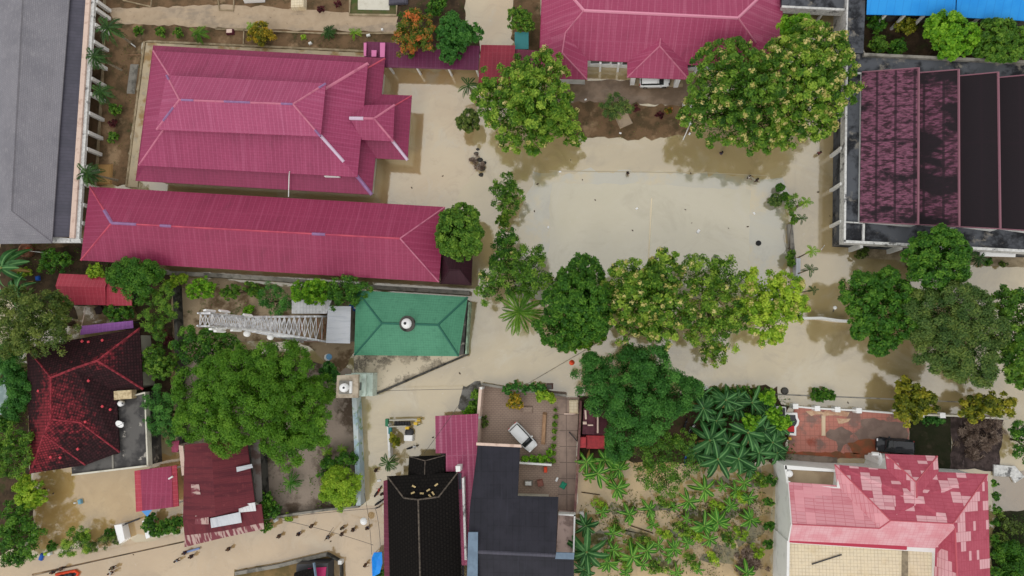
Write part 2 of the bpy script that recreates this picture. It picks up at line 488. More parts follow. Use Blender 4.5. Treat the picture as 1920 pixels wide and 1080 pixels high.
m_patched_light = M('faded_pink_roof_sheet', srgb(208, 146, 154), [
    dict(t='n', c=srgb(190, 104, 116), s=1.0, st=(0.1, 0.8, 1), lo=0.45, hi=0.68, f=0.75, co='UV'),
    dict(t='b', c=srgb(184, 96, 108), w=1.1, h=0.42, m=0.045, f=0.6, off=0.0),
    dict(t='cell', c=srgb(222, 156, 164), w=1.1, h=0.42, s=0.3, lo=0.55, hi=0.56, f=0.7)], rough=0.6)
m_patched_pale = M('pale_pink_roof_sheet', srgb(216, 168, 175), [
    dict(t='n', c=srgb(206, 128, 138), s=0.5, f=0.6, co='UV'), dict(t='b', c=srgb(196, 122, 132), w=0.5, h=0.42, m=0.04, f=0.4, off=0.0)], rough=0.6)
m_patched_cap = M('red_roof_ridge', srgb(188, 92, 104), rough=0.6)
m_cream_tile = M('cream_terrace_tile', srgb(216, 203, 178), [
    dict(t='n', c=srgb(194, 170, 130), s=0.3, lo=0.5, hi=0.68, f=0.7, d=8), dict(t='b', c=srgb(176, 156, 122), w=0.4, h=0.4, m=0.035, f=0.7, off=0),
    dict(t='n', c=srgb(228, 212, 180), s=2, f=0.4)], rough=0.8)
m_concrete = M('stained_concrete', srgb(206, 194, 172), [
    dict(t='n', c=srgb(76, 72, 66), s=0.34, lo=0.48, hi=0.57, f=0.85, d=9, r=0.7),
    dict(t='n', c=srgb(206, 192, 168), s=0.7, lo=0.45, hi=0.7, f=0.6, d=8),
    dict(t='n', c=srgb(96, 88, 76), s=2.4, lo=0.6, hi=0.7, f=0.7, d=8)], rough=0.9)
m_flat_dark = M('weathered_flat_roof', srgb(96, 94, 92), [
    dict(t='n', c=srgb(56, 55, 56), s=0.5, lo=0.42, hi=0.6, f=0.85, d=8), dict(t='n', c=srgb(178, 172, 162), s=0.8, lo=0.6, hi=0.68, f=0.8, d=9)], rough=0.9)
m_paver = M('brick_paving', srgb(160, 140, 126), [
    dict(t='n', c=srgb(140, 120, 108), s=0.35, lo=0.4, hi=0.7, f=0.7, d=6), dict(t='b', c=srgb(112, 96, 86), w=0.5, h=0.25, m=0.05, f=0.5),
    dict(t='n', c=srgb(166, 148, 132), s=1.1, lo=0.58, hi=0.72, f=0.5, d=8)], rough=0.85)
m_paver_slab = M('slab_paving', srgb(154, 134, 122), [
    dict(t='n', c=srgb(118, 102, 94), s=0.5, lo=0.4, hi=0.7, f=0.7, d=6), dict(t='b', c=srgb(92, 80, 74), w=2.1, h=2.1, m=0.06, f=0.7, off=0),
    dict(t='n', c=srgb(168, 150, 132), s=0.9, lo=0.58, hi=0.75, f=0.6, d=8)], rough=0.85)
m_patio = M('red_patio_paving', srgb(186, 122, 108), [
    dict(t='n', c=srgb(128, 106, 98), s=0.16, lo=0.5, hi=0.58, f=0.9, d=9, r=0.65),
    dict(t='n', c=srgb(150, 62, 40), s=0.25, lo=0.58, hi=0.66, f=0.7, d=8),
    dict(t='n', c=srgb(206, 170, 140), s=0.5, lo=0.64, hi=0.72, f=0.7, d=8),
    dict(t='b', c=srgb(120, 76, 66), w=0.6, h=0.6, m=0.05, f=0.3, off=0)], rough=0.7, spec=0.4)
m_dirt = M('yard_dirt', srgb(116, 92, 68), [
    dict(t='n', c=srgb(80, 66, 46), s=0.4, lo=0.42, hi=0.62, f=0.9, d=8), dict(t='n', c=srgb(164, 138, 108), s=0.25, lo=0.56, hi=0.68, f=0.7, d=8),
    dict(t='n', c=srgb(64, 70, 38), s=0.8, lo=0.58, hi=0.7, f=0.7, d=9), dict(t='n', c=srgb(150, 130, 106), s=6, lo=0.6, hi=0.75, f=0.5)],
    rough=0.95, bump=dict(t='n', s=3, k=0.4, d=0.1))
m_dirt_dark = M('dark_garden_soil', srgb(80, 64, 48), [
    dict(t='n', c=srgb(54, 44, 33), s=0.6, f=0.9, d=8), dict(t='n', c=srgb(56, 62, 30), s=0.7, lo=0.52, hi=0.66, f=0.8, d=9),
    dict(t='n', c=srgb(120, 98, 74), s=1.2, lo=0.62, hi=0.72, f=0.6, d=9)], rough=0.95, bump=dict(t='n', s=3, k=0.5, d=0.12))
m_dirt_pale = M('pale_sandy_soil', srgb(166, 146, 120), [
    dict(t='n', c=srgb(96, 76, 54), s=0.35, lo=0.46, hi=0.62, f=0.9, d=9), dict(t='n', c=srgb(74, 80, 44), s=0.6, lo=0.58, hi=0.68, f=0.8, d=9),
    dict(t='n', c=srgb(192, 172, 146), s=1.5, lo=0.55, hi=0.75, f=0.5, d=8)], rough=0.95, bump=dict(t='n', s=3, k=0.4, d=0.1))
m_path = M('sandy_lane', srgb(172, 152, 128), [
    dict(t='n', c=srgb(142, 130, 116), s=0.3, st=(0.5, 1.6, 1), lo=0.48, hi=0.62, f=0.75, d=8), dict(t='n', c=srgb(186, 166, 142), s=0.8, f=0.5, d=8),
    dict(t='n', c=srgb(112, 100, 86), s=1.7, lo=0.62, hi=0.7, f=0.6, d=8)], rough=0.95)
m_kerb = M('concrete_kerb', srgb(166, 150, 124), [dict(t='n', c=srgb(120, 106, 80), s=0.8, f=0.7, d=7)], rough=0.9)
m_plinth = M('wet_plinth_paving', srgb(186, 170, 142), [dict(t='n', c=srgb(146, 112, 62), s=0.35, lo=0.5, hi=0.62, f=0.8, d=6), dict(t='n', c=srgb(150, 142, 130), s=0.9, lo=0.5, hi=0.7, f=0.5, d=7)], rough=0.6)
m_drive = M('wet_brown_driveway', srgb(134, 112, 92), [dict(t='n', c=srgb(92, 74, 56), s=0.3, f=0.8, d=7), dict(t='n', c=srgb(142, 126, 110), s=0.4, st=(0.5, 2, 1), lo=0.52, hi=0.7, f=0.6, d=7)], rough=0.45, spec=0.5)
m_lawn_dark = M('dark_lawn', srgb(46, 46, 30), [dict(t='n', c=srgb(34, 40, 20), s=0.6, f=0.8, d=8), dict(t='n', c=srgb(70, 62, 48), s=0.9, lo=0.55, hi=0.7, f=0.7, d=8)], rough=0.95, bump=dict(t='n', s=5, k=0.5, d=0.1))
m_lawn = M('green_lawn', srgb(70, 86, 44), [dict(t='n', c=srgb(96, 88, 60), s=0.9, f=0.8, d=8)], rough=0.95)
m_brush = M('dry_brush_ground', srgb(78, 66, 64), [dict(t='n', c=srgb(46, 38, 36), s=0.9, f=0.9, d=8), dict(t='n', c=srgb(112, 98, 98), s=2.2, st=(1.5, 0.5, 1), lo=0.54, hi=0.7, f=0.7, d=8)], rough=0.95)
m_black = M('black_rubber', (0.02, 0.02, 0.022), rough=0.7)
m_dark = M('dark_metal', (0.05, 0.05, 0.055), rough=0.5)
m_glass = M('tinted_glass', (0.015, 0.018, 0.022), rough=0.08, spec=0.6)
m_chrome = M('chrome', (0.6, 0.6, 0.62), rough=0.2, metal=1.0)
m_car_white = M('white_car_paint', (0.78, 0.79, 0.8), rough=0.25, spec=0.5)
m_car_black = M('black_car_paint', (0.016, 0.018, 0.024), rough=0.18, spec=0.6)
m_red = M('red_paint', srgb(190, 40, 44), rough=0.5)
m_truckred = M('faded_red_paint', srgb(176, 60, 66), [dict(t='n', c=srgb(140, 50, 56), s=2, f=0.6)], rough=0.6)
m_orange = M('orange_fabric', srgb(226, 78, 44), rough=0.5)
m_yellow = M('yellow_plastic', srgb(214, 178, 60), rough=0.5)
m_bluetarp = M('blue_tarpaulin', srgb(20, 130, 226), [dict(t='n', c=srgb(40, 150, 240), s=1.2, f=0.6)], rough=0.45, bump=dict(t='n', s=1.6, k=0.6, d=0.2))
m_bluep = M('blue_plastic', srgb(44, 96, 190), rough=0.5)
m_teal = M('teal_sheet', srgb(54, 122, 124), rough=0.6)
m_greenp = M('green_paint', srgb(52, 118, 84), rough=0.6)
m_wood = M('weathered_timber', srgb(168, 134, 104), [dict(t='n', c=srgb(128, 98, 74), s=3, st=(4, 0.4, 1), f=0.7)], rough=0.85)
m_bark = M('tree_bark', srgb(86, 70, 54), [dict(t='n', c=srgb(54, 44, 34), s=4, st=(1, 1, 0.3), f=0.8, d=6)], rough=0.95)
m_bark_pale = M('pale_palm_bark', srgb(150, 138, 120), [dict(t='n', c=srgb(106, 94, 78), s=5, st=(0.3, 0.3, 2), f=0.8)], rough=0.95)
m_steel = M('galvanised_steel', srgb(224, 225, 228), [dict(t='n', c=srgb(140, 138, 140), s=1.2, f=0.6)], rough=0.5)
m_rustst = M('rust_brown_steel', srgb(150, 100, 78), rough=0.8)
m_skin = M('brown_skin', srgb(120, 78, 56), rough=0.6)
m_hair = M('black_hair', (0.012, 0.01, 0.01), rough=0.7)
m_cables = M('cable_rubber', (0.06, 0.055, 0.05), rough=0.8)
m_clay = M('terracotta', srgb(150, 108, 86), [dict(t='n', c=srgb(120, 76, 56), s=2, f=0.7)], rough=0.9)

def water_mat(name, a, b, c, rough=0.08, ior=3.0, s1=0.035, extra=None):
    la = [dict(t='n', c=b, s=s1, lo=0.38, hi=0.64, f=0.9, d=5, r=0.55, dist=0.6),
          dict(t='n', c=c, s=s1 * 2.7, lo=0.5, hi=0.7, f=0.55, d=6, r=0.6, dist=0.8),
          dict(t='n', c=lerp3(b, (0.09, 0.06, 0.03), 0.25), s=s1 * 4.5, lo=0.5, hi=0.7, f=0.55, d=8, r=0.65, dist=1.2),
          dict(t='n', c=lerp3(a, (0, 0, 0), 0.14), s=0.9, lo=0.5, hi=0.8, f=0.4, d=7),
          dict(t='n', c=lerp3(c, (0.6, 0.55, 0.45), 0.3), s=1.7, st=(1, 1, 1), lo=0.6, hi=0.75, f=0.3, d=8)]
    m = M(name, a, la + (extra or []), rough=rough, spec=0.5, ior=ior, bump=dict(t='n', s=1.5, k=0.17, d=0.06))
    m.node_tree.nodes['Principled BSDF'].inputs['Specular Tint'].default_value = (1.0, 0.98, 0.94, 1.0)
    return m
m_water = water_mat('muddy_floodwater', srgb(182, 162, 118), srgb(152, 134, 96), srgb(184, 174, 150))
m_water_court = water_mat('shallow_floodwater', srgb(182, 173, 146), srgb(170, 160, 126), srgb(180, 172, 154))
m_water_grey = water_mat('grey_shallow_floodwater', srgb(170, 166, 148), srgb(162, 158, 142), srgb(178, 168, 138), extra=[dict(t='n', c=srgb(186, 168, 126), s=0.16, lo=0.46, hi=0.62, f=0.85, d=6)])
m_water_sand = water_mat('sandy_floodwater', srgb(178, 150, 110), srgb(160, 132, 92), srgb(182, 162, 130), s1=0.06, ior=2.6)
m_water_pale = water_mat('pale_wet_yard', srgb(184, 162, 122), srgb(172, 144, 100), srgb(170, 162, 142), s1=0.08)
m_earth = M('flooded_earth', srgb(120, 96, 68), [dict(t='n', c=srgb(94, 76, 54), s=0.05, f=0.8)], rough=0.95)

# ------------------------------------------------------------ ground and water
def sheet(name, x0, y0, x1, y1, z, mat):
    return MB().add([(x0, y0, z), (x1, y0, z), (x1, y1, z), (x0, y1, z)], [(0, 1, 2, 3)]).build(name, mat, None, 'structure')
sheet('ground', -1500, -1500, 1500, 1500, -0.5, m_earth)
sheet('floodwater', -320, -320, 320, 320, 0.0, m_water)

# yards that stand above the water
patch('yard', [(180, -60), (742, -60), (742, 96), (690, 108), (268, 78), (236, 346), (160, 350), (140, 460), (60, 470)], 0.06, m_dirt, 0.12)
patch('lane', [(205, 16), (420, 8), (600, 20), (745, 30), (745, 60), (600, 58), (420, 52), (215, 44)], 0.10, m_path, 0.10)
patch('yard', [(742, -60), (868, -60), (872, 40), (898, 72), (900, 100), (742, 96)], 0.06, m_dirt_dark, 0.12)
patch('plinth_pavement', [(274, 80), (705, 100), (705, 112), (640, 130), (290, 100), (258, 352), (238, 350)], 0.12, m_plinth, 0.03)
patch('flooded_lane', [(868, -60), (958, -60), (966, 88), (900, 90), (884, 50)], 0.008, m_water_pale, 0.10)
patch('shallow_yard', [(722, 130), (898, 135), (905, 215), (888, 262), (900, 300), (880, 345), (850, 384), (700, 380)], 0.004, m_water_pale, 0.25)
patch('driveway', [(1040, 150), (1320, 150), (1310, 200), (1180, 194), (1040, 190)], 0.05, m_drive, 0.08)
patch('garden_soil', [(1060, 190), (1180, 194), (1310, 200), (1296, 250), (1200, 262), (1100, 256), (1060, 250)], 0.07, m_dirt, 0.15)
patch('garden_soil', [(960, -20), (1014, -20), (1014, 110), (980, 110), (960, 70)], 0.06, m_dirt, 0.1)
# submerged playing court, read through a thinner film of water
patch('sports_court', [(1000, 322), (1330, 326), (1472, 335), (1478, 480), (1450, 560), (960, 560), (975, 400)], 0.004, m_water_grey, 0.28, 1.0)
patch('sports_court_surface', [(1034, 343), (1220, 347), (1408, 356), (1404, 470), (1390, 560), (1020, 560), (1028, 470)], 0.008, m_water_court, 0.1, 0.8)
_cl = MB(); strip_between(_cl, P(1222, 372, 0.012), P(1216, 484, 0.012), 0.24, 0.004, 0.06)
_cl.build('court_line', M('court_line_paint', srgb(226, 214, 186), rough=0.6), None, 'structure')
patch('court_edge_line', [(1030, 319.5), (1330, 323.5), (1440, 329), (1440, 330), (1330, 325), (1030, 321)], 0.012, M('court_edge', srgb(172, 160, 132), rough=0.3))
patch('garden_soil', [(1600, 33), (1960, 45), (1960, 120), (1622, 100), (1614, 60)], 0.08, m_dirt_dark, 0.1)
patch('planting_strip', [(1606, 462), (1700, 466), (1820, 478), (1960, 484), (1960, 504), (1840, 498), (1700, 488), (1608, 484)], 0.03, m_kerb, 0.06)
patch('garden_soil', [(320, 520), (420, 524), (560, 540), (680, 545), (668, 650), (640, 700), (560, 640), (420, 640), (326, 700)], 0.06, m_dirt_pale, 0.15)
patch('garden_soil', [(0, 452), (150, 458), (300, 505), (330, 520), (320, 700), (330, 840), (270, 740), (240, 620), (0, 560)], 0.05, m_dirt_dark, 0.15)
patch('flooded_yard', [(140, 572), (250, 572), (262, 600), (150, 620)], 0.06, water_mat('yard_puddle', srgb(140, 116, 82), srgb(150, 132, 108), srgb(110, 90, 60), s1=0.2), 0.1)
patch('garden_soil', [(336, 640), (660, 690), (668, 760), (672, 950), (520, 970), (494, 940), (490, 820), (330, 840)], 0.05, M('grey_brown_soil', srgb(150, 136, 124), [
    dict(t='n', c=srgb(72, 58, 46), s=0.3, lo=0.46, hi=0.6, f=0.9, d=9), dict(t='n', c=srgb(160, 148, 136), s=0.6, lo=0.55, hi=0.7, f=0.7, d=9),
    dict(t='n', c=srgb(60, 66, 34), s=0.9, lo=0.6, hi=0.7, f=0.7, d=9)], rough=0.95, bump=dict(t='n', s=3, k=0.5, d=0.12)), 0.15)
patch('grey_gravel_bank', [(868, 724), (902, 716), (904, 780), (874, 782), (862, 750)], 0.05, M('grey_gravel', srgb(128, 126, 122), [dict(t='n', c=srgb(74, 70, 62), s=1.0, f=0.9, d=9)], rough=0.95), 0.2)
patch('paved_courtyard', [(902, 722), (1062, 735), (1052, 862), (1040, 1040), (970, 1040), (972, 860), (898, 835)], 0.10, m_paver)
patch('paved_path', [(1048, 745), (1086, 745), (1080, 860), (1076, 1050), (1040, 1050), (1050, 860)], 0.14, m_paver_slab)
patch('red_patio', [(1490, 762), (1705, 776), (1704, 830), (1704, 864), (1475, 852)], 0.10, m_patio)
stain = M('dried_mud', srgb(138, 118, 108), [dict(t='n', c=srgb(116, 98, 90), s=0.7, f=0.7, d=8)], rough=0.85)
rust = M('rust_mud', srgb(150, 84, 58), [dict(t='n', c=srgb(112, 84, 60), s=0.9, f=0.8, d=8)], rough=0.8)
sand = M('washed_sand', srgb(206, 178, 148), [dict(t='n', c=srgb(176, 128, 106), s=1.4, f=0.7, d=8)], rough=0.9)
patch('mud_stain', [(1614, 786), (1640, 782), (1650, 790), (1702, 792), (1702, 826), (1660, 832), (1640, 822), (1612, 828), (1600, 812), (1618, 802)], 0.108, stain, 0.1, 0.45)
patch('mud_stain', [(1556, 806), (1580, 800), (1600, 812), (1588, 830), (1574, 850), (1566, 828), (1548, 818)], 0.108, stain, 0.1, 0.45)
patch('rust_stain', [(1590, 832), (1622, 820), (1650, 832), (1648, 850), (1600, 852)], 0.112, rust, 0.1, 0.45)
patch('rust_stain', [(1478, 846), (1560, 848), (1660, 852), (1660, 862), (1476, 853)], 0.112, rust, 0.1, 0.45)
patch('sand_stain', [(1512, 770), (1594, 773), (1592, 780), (1540, 780), (1520, 779)], 0.112, sand, 0.1, 0.45)
patch('sand_stain', [(1568, 784), (1594, 786), (1590, 792), (1572, 796)], 0.112, sand, 0.1, 0.45)
patch('garden_lawn', [(1706, 776), (1784, 780), (1784, 884), (1706, 872)], 0.08, m_lawn_dark, 0.06)
patch('brush_plot', [(1784, 778), (1880, 784), (1872, 884), (1784, 880)], 0.09, m_brush, 0.12)
patch('side_path', [(1470, 850), (1570, 858), (1570, 880), (1466, 876)], 0.14, M('grey_apron', srgb(140, 126, 114), [dict(t='n', c=srgb(96, 86, 76), s=0.6, f=0.8, d=8)], rough=0.9))
patch('grass_verge', [(1866, 960), (1990, 950), (1990, 1160), (1850, 1160)], 0.06, m_lawn_dark, 0.15)
patch('flooded_bank', [(1862, 884), (1990, 880), (1990, 958), (1862, 958)], 0.02, water_mat('brown_puddle', srgb(116, 94, 66), srgb(128, 110, 86), srgb(98, 78, 54), s1=0.15), 0.1)
patch('flooded_street', [(-60, 1070), (150, 1028), (346, 1000), (500, 972), (670, 952), (720, 940), (722, 1000), (720, 1160), (-60, 1160)], 0.006, m_water_sand, 0.25, 1.2)
patch('flooded_garden', [(1080, 860), (1450, 870), (1446, 1160), (1074, 1160)], 0.006, water_mat('garden_floodwater', srgb(190, 162, 116), srgb(160, 136, 94), srgb(200, 172, 130), s1=0.1, ior=1.9, extra=[
    dict(t='n', c=srgb(96, 88, 66), s=0.35, lo=0.6, hi=0.68, f=0.8, d=9, r=0.7)]), 0.2)
murk = water_mat('weedy_murk', srgb(128, 118, 82), srgb(96, 92, 66), srgb(158, 134, 94), s1=0.3, ior=1.7, extra=[dict(t='n', c=srgb(70, 70, 48), s=1.6, lo=0.48, hi=0.62, f=0.8, d=9, r=0.7)])
random.seed(17)
for cx, cy, rx, ry in ((1160, 955, 40, 9), (1235, 952, 34, 8), (1300, 965, 30, 12), (1365, 960, 40, 14), (1405, 1000, 26, 26), (1350, 1040, 34, 18), (1270, 1000, 30, 10), (1190, 1000, 26, 10), (1130, 1010, 22, 20), (1240, 1055, 40, 10), (1420, 900, 20, 22), (1350, 905, 34, 10)):
    pts = []
    for k in range(14):
        a = 6.283 * k / 14; w = random.uniform(0.6, 1.25)
        pts.append((cx + math.cos(a) * rx * w, cy + math.sin(a) * ry * w))
    patch('weedy_water', pts, 0.010, murk, 0.16, 0.5)
patch('flooded_yard', [(62, 880), (340, 850), (345, 990), (210, 1010), (60, 1030)], 0.006, water_mat('yard_floodwater', srgb(184, 154, 104), srgb(168, 136, 84), srgb(192, 164, 116), s1=0.1, ior=2.3), 0.2)
patch('grass_bank', [(-40, 690), (50, 700), (62, 1010), (-40, 1060)], 0.03, m_dirt_dark, 0.15)
patch('muddy_yard', [(440, 1070), (620, 1042), (640, 1160), (440, 1160)], 0.03, M('ochre_mud', srgb(132, 108, 70), [dict(t='n', c=srgb(96, 84, 50), s=0.5, f=0.8, d=8)], rough=0.8), 0.12)
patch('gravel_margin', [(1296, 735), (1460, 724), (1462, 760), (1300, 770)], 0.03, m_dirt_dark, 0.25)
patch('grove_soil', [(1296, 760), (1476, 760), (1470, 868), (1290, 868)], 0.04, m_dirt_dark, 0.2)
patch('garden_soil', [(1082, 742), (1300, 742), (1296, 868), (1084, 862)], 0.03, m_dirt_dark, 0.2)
patch('road_kerb', [(1452, 738), (1600, 744), (1900, 757), (1900, 759), (1600, 746.5), (1452, 740.5)], 0.03, m_wall_grey)
patch('road_kerb', [(60, 1076), (346, 1014), (346, 1016.5), (60, 1079)], 0.02, m_dirt)

# low beds and kerbs of the upper yard
def kerb(label, pts, w=0.18, h=0.28):
    return wall_line('garden_kerb', label, 'kerb', pts, w, h, m_kerb, 0.0)
kerb('thin concrete kerb along the lower edge of the sandy lane', [(404, 54), (600, 62), (742, 62)])
kerb('concrete kerb bounding the narrow bed above the largest pink roof', [(403, 53), (457, 54), (456, 82)])
kerb('concrete kerb at the front of the upper dirt plot by the grey roof', [(230, 0), (282, 12), (284, -4)])
kerb('pale kerb around the upper grass plot with the concrete pad', [(656, 0), (655, 27), (743, 28), (744, 0)], 0.3, 0.3)
kerb('long kerb along the edge of the pale plinth pavement', [(236, 350), (270, 78), (280, 77), (690, 96)], 0.3, 0.22)
kerb('kerb of the small upper plot beside the lane', [(408, -4), (411, 18), (437, 19), (438, 0)])
kerb('long kerb between grey roof columns and brown yard', [(195, -10), (192, 120), (178, 350)], 0.25, 0.4)
patch('concrete_pad', [(671, -20), (731, -20), (730, 19), (671, 18)], 0.16, m_wall)
patch('grass_plot', [(657, -20), (743, -20), (742, 27), (656, 26)], 0.12, m_lawn)

# ------------------------------------------------------------ grey-roofed hall on the upper edge
t = thing('long_hall', 'long hall with a grey shingle roof and white columns along its flank', 'building', P(90, 220, 0))
roof(t, [(43, -40, 7.2), (133, -40, 4.6), (112, 235, 4.6), (97, 456, 4.6), (-40, 458, 4.6), (-70, -40, 4.6), (20, 396, 7.2), (-60, 396, 4.8)],
     [(0, 1, 2, 3, 6), (6, 3, 4), (5, 0, 6, 4)], m_grey_roof)
caps(t, [((43, -38, 7.2), (20, 396, 7.2)), ((20, 396, 7.2), (96, 455, 4.65))], m_grey_roof, 0.4)
roof(t, [(131, -40, 4.3), (164, -40, 3.6), (131, 444, 3.6), (99, 444, 4.3)], [(0, 1, 2, 3)], m_grey_dark, name='lower_roof')
prism_px('gutter', [(163, -40), (171, -40), (139, 446), (130, 446)], 3.3, 3.75, m_cream, t)
prism_px('eave_slab', [(172, -40), (180, -40), (148, 450), (140, 450)], 3.0, 3.45, m_white_stain, t)
prism_px('end_slab', [(97, 444), (150, 448), (152, 455), (97, 455)], 3.0, 3.5, m_white_stain, t)
MB().prism([P(*q) for q in [(-60, -40, 0), (150, -40, 0), (120, 440, 0), (-40, 440, 0)]], -0.4, 3.2).build('wall', m_wall, t)
for y in (2, 17, 46, 78, 114, 147, 176, 212, 248, 279, 312, 345, 384, 418, 450):
    x = 178 - (y - 10) * 0.0665
    q = P(x, y, 3.1)
    MB().box((q.x + 0.1, q.y, 1.35), (0.55, 0.5, 3.5)).build('column', m_white, t)
    MB().box((q.x - 0.3, q.y, 3.02), (1.2, 0.4, 0.22)).build('beam', m_white, t)

# ------------------------------------------------------------ three-tier pink hall
t = thing('tiered_hall', 'large hall with three stacked pink hip roofs and a side porch', 'building', P(490, 225, 0))
e1 = [(287, 85, 3.8), (722, 109, 3.8), (697, 365, 3.8), (254, 339, 3.8)]
e2 = [(287, 95, 5.7), (690, 118, 5.7), (670, 332, 5.7), (260, 310, 5.7)]
e3 = [(312, 141, 8.5), (611, 156, 8.5), (601, 256, 8.5), (293, 243, 8.5)]
r3 = [(336, 187, 10.4), (549, 195, 10.4)]
i2 = [Vector((p.x, p.y, 4.95)) for p in inset([P(*e) for e in e2[::-1]], 0.7)][::-1]
i3 = [Vector((p.x, p.y, 7.75)) for p in inset([P(*e) for e in e3[::-1]], 0.7)][::-1]
def ring(parent, eave, inner, mat, name):
    return roof(parent, list(eave) + list(inner), [(i, (i + 1) % 4, 4 + (i + 1) % 4, 4 + i) for i in range(4)], mat, name=name)
ring(t, e1, i2, m_roof_skirt, 'skirt_roof')
ring(t, e2, i3, m_roof_hall, 'middle_roof')
roof(t, e3 + r3, [(0, 1, 5, 4), (1, 2, 5), (2, 3, 4, 5), (3, 0, 4)], m_roof_top, name='upper_roof')
walls(t, e1, 1.0, 3.95, m_wall)
MB().prism([(p.x, p.y) for p in i2], 4.3, 5.75).build('clerestory_wall', m_wall, t)
MB().prism([(p.x, p.y) for p in i3], 7.2, 8.55).build('clerestory_wall', m_wall, t)
caps(t, [(r3[0], r3[1]), (e3[0], r3[0]), (e3[3], r3[0]), (e3[1], r3[1]), (e3[2], r3[1]), (e2[0], i3[0]), (e2[3], i3[3])], m_cap_pink, 0.28)
caps(t, [(e2[1], i3[1])], m_cap_pink, 0.5)
mid = lambda a, b, k: (P(*a) if not isinstance(a, Vector) else a).lerp(P(*b) if not isinstance(b, Vector) else b, k)
up = lambda v, d=0.05: v + Vector((0, 0, d))
caps(t, [(up(mid(e2[2], i3[2], 0.35)), up(mid(e2[2], i3[2], 0.95)))], m_cap_white, 0.42, 'sealed_ridge')
for a, b, k0, k1 in ((r3[0], r3[1], 0.02, 0.13), (r3[0], r3[1], 0.4, 0.63), (r3[0], r3[1], 0.9, 1.0), (e3[1], r3[1], 0.0, 0.22), (e3[2], r3[1], 0.0, 0.2), (e3[0], r3[0], 0.0, 0.2), (e3[3], r3[0], 0.3, 0.75)):
    caps(t, [(up(mid(a, b, k0)), up(mid(a, b, k1)))], m_cap_lilac, 0.3, 'ridge_patch')
caps(t, [(up(mid(e1[2], i2[2], 0.0)), up(mid(e1[2], i2[2], 0.9)))], m_cap_lilac, 0.5, 'sealed_ridge')
caps(t, [(e1[1], i2[1])], m_cap_red, 0.25)
q = P(624, 331, 5.0); MB().box((q.x, q.y, 5.15), (2.1, 0.28, 0.5), -0.05).build('vent_box', m_white, t)
mb = MB(); mb.tube([P(543, 322, 5.9), P(542, 330, 5.2), P(541, 369, 3.9)], 0.07, 6); mb.build('drain_pipe', m_white, t)
# porch
p1 = [(690, 176, 3.7), (772, 179, 3.7), (764, 300, 3.7), (690, 296, 3.7)]
p2 = [(683, 197, 5.5), (740, 196, 5.5), (737, 265, 5.5), (678, 262, 5.5)]
roof(t, p1[1:3] + [p1[3], p1[0]] + [(738, 199, 4.6), (735, 262, 4.6), (680, 262, 4.6), (684, 200, 4.6)], [(0, 1, 5, 4), (1, 2, 6, 5), (3, 0, 4, 7)], m_roof_skirt, name='porch_skirt_roof')
roof(t, [(656, 221, 6.7), (701, 222, 6.7)] + p2, [(2, 3, 1, 0), (3, 4, 1), (4, 5, 0, 1)], m_roof_hall, name='porch_roof')
caps(t, [((701, 222, 6.7), (740, 196, 5.5)), ((701, 222, 6.7), (737, 265, 5.5)), ((672, 221, 6.72), (701, 222, 6.72))], m_cap_pink, 0.34)
caps(t, [((655, 221, 6.76), (681, 221.5, 6.76))], m_cap_white, 0.5, 'sealed_ridge')
caps(t, [((735, 263, 4.66), (764, 300, 3.76))], m_cap_white, 0.42, 'sealed_ridge')
caps(t, [((738, 199, 4.64), (772, 179, 3.74))], m_cap_red, 0.2)
walls(t, [(700, 184, 3.7), (766, 186, 3.7), (758, 294, 3.7), (700, 290, 3.7)], 0.5, 3.7, m_wall, name='porch_wall')
MB().prism([P(x, y, 5.2) for x, y in [(690, 203), (734, 203), (731, 258), (690, 257)]], 4.2, 5.45).build('porch_wall', m_wall, t)

# ------------------------------------------------------------ long rose-pink building
t = thing('long_pink_building', 'long single-storey building with a rose-pink hip roof below the tiered hall', 'building', P(490, 440, 0))
e = [(168, 350, 3.9), (834, 388, 3.9), (823, 529, 3.9), (151, 488, 3.9)]
r = [(209, 418, 6.1), (750, 447, 6.1)]
roof(t, e + r, [(0, 1, 5, 4), (1, 2, 5), (2, 3, 4, 5), (3, 0, 4)], m_roof_long)
caps(t, [(r[0], r[1]), (e[0], r[0]), (e[3], r[0])], m_cap_red, 0.28)
caps(t, [(e[1], r[1]), (e[2], r[1])], m_cap_pink, 0.24)
for k0, k1 in ((0.0, 0.09), (0.175, 0.215), (0.705, 0.75)):
    caps(t, [(up(mid(r[0], r[1], k0)), up(mid(r[0], r[1], k1)))], m_cap_lilac, 0.4, 'ridge_patch')
caps(t, [(up(mid(e[0], r[0], 0.66)), up(mid(e[0], r[0], 1.0)))], m_cap_lilac, 0.5, 'ridge_patch')
walls(t, e, 0.9, 3.85, m_wall)
# dark lean-to at its end
t = thing('annex', 'small annex with a dark maroon hip roof under the round green tree', 'annex', P(855, 500, 0))
e = [(826, 470, 3.0), (886, 472, 3.0), (884, 535, 3.0), (826, 532, 3.0)]
dk = metal_roof('dark_maroon_sheet', srgb(58, 28, 38), srgb(74, 40, 50), srgb(40, 20, 28), rib=0.6, sf=0.4)
roof(t, e + [(842, 506, 4.4), (862, 506, 4.4)], [(0, 1, 5, 4), (1, 2, 5), (2, 3, 4, 5), (3, 0, 4)], dk)
caps(t, [((842, 506, 4.4), (862, 506, 4.4)), ((884, 535, 3), (862, 506, 4.4)), ((826, 532, 3), (842, 506, 4.4))], dk, 0.2)
walls(t, e, 0.5, 2.95, m_wall_dark)

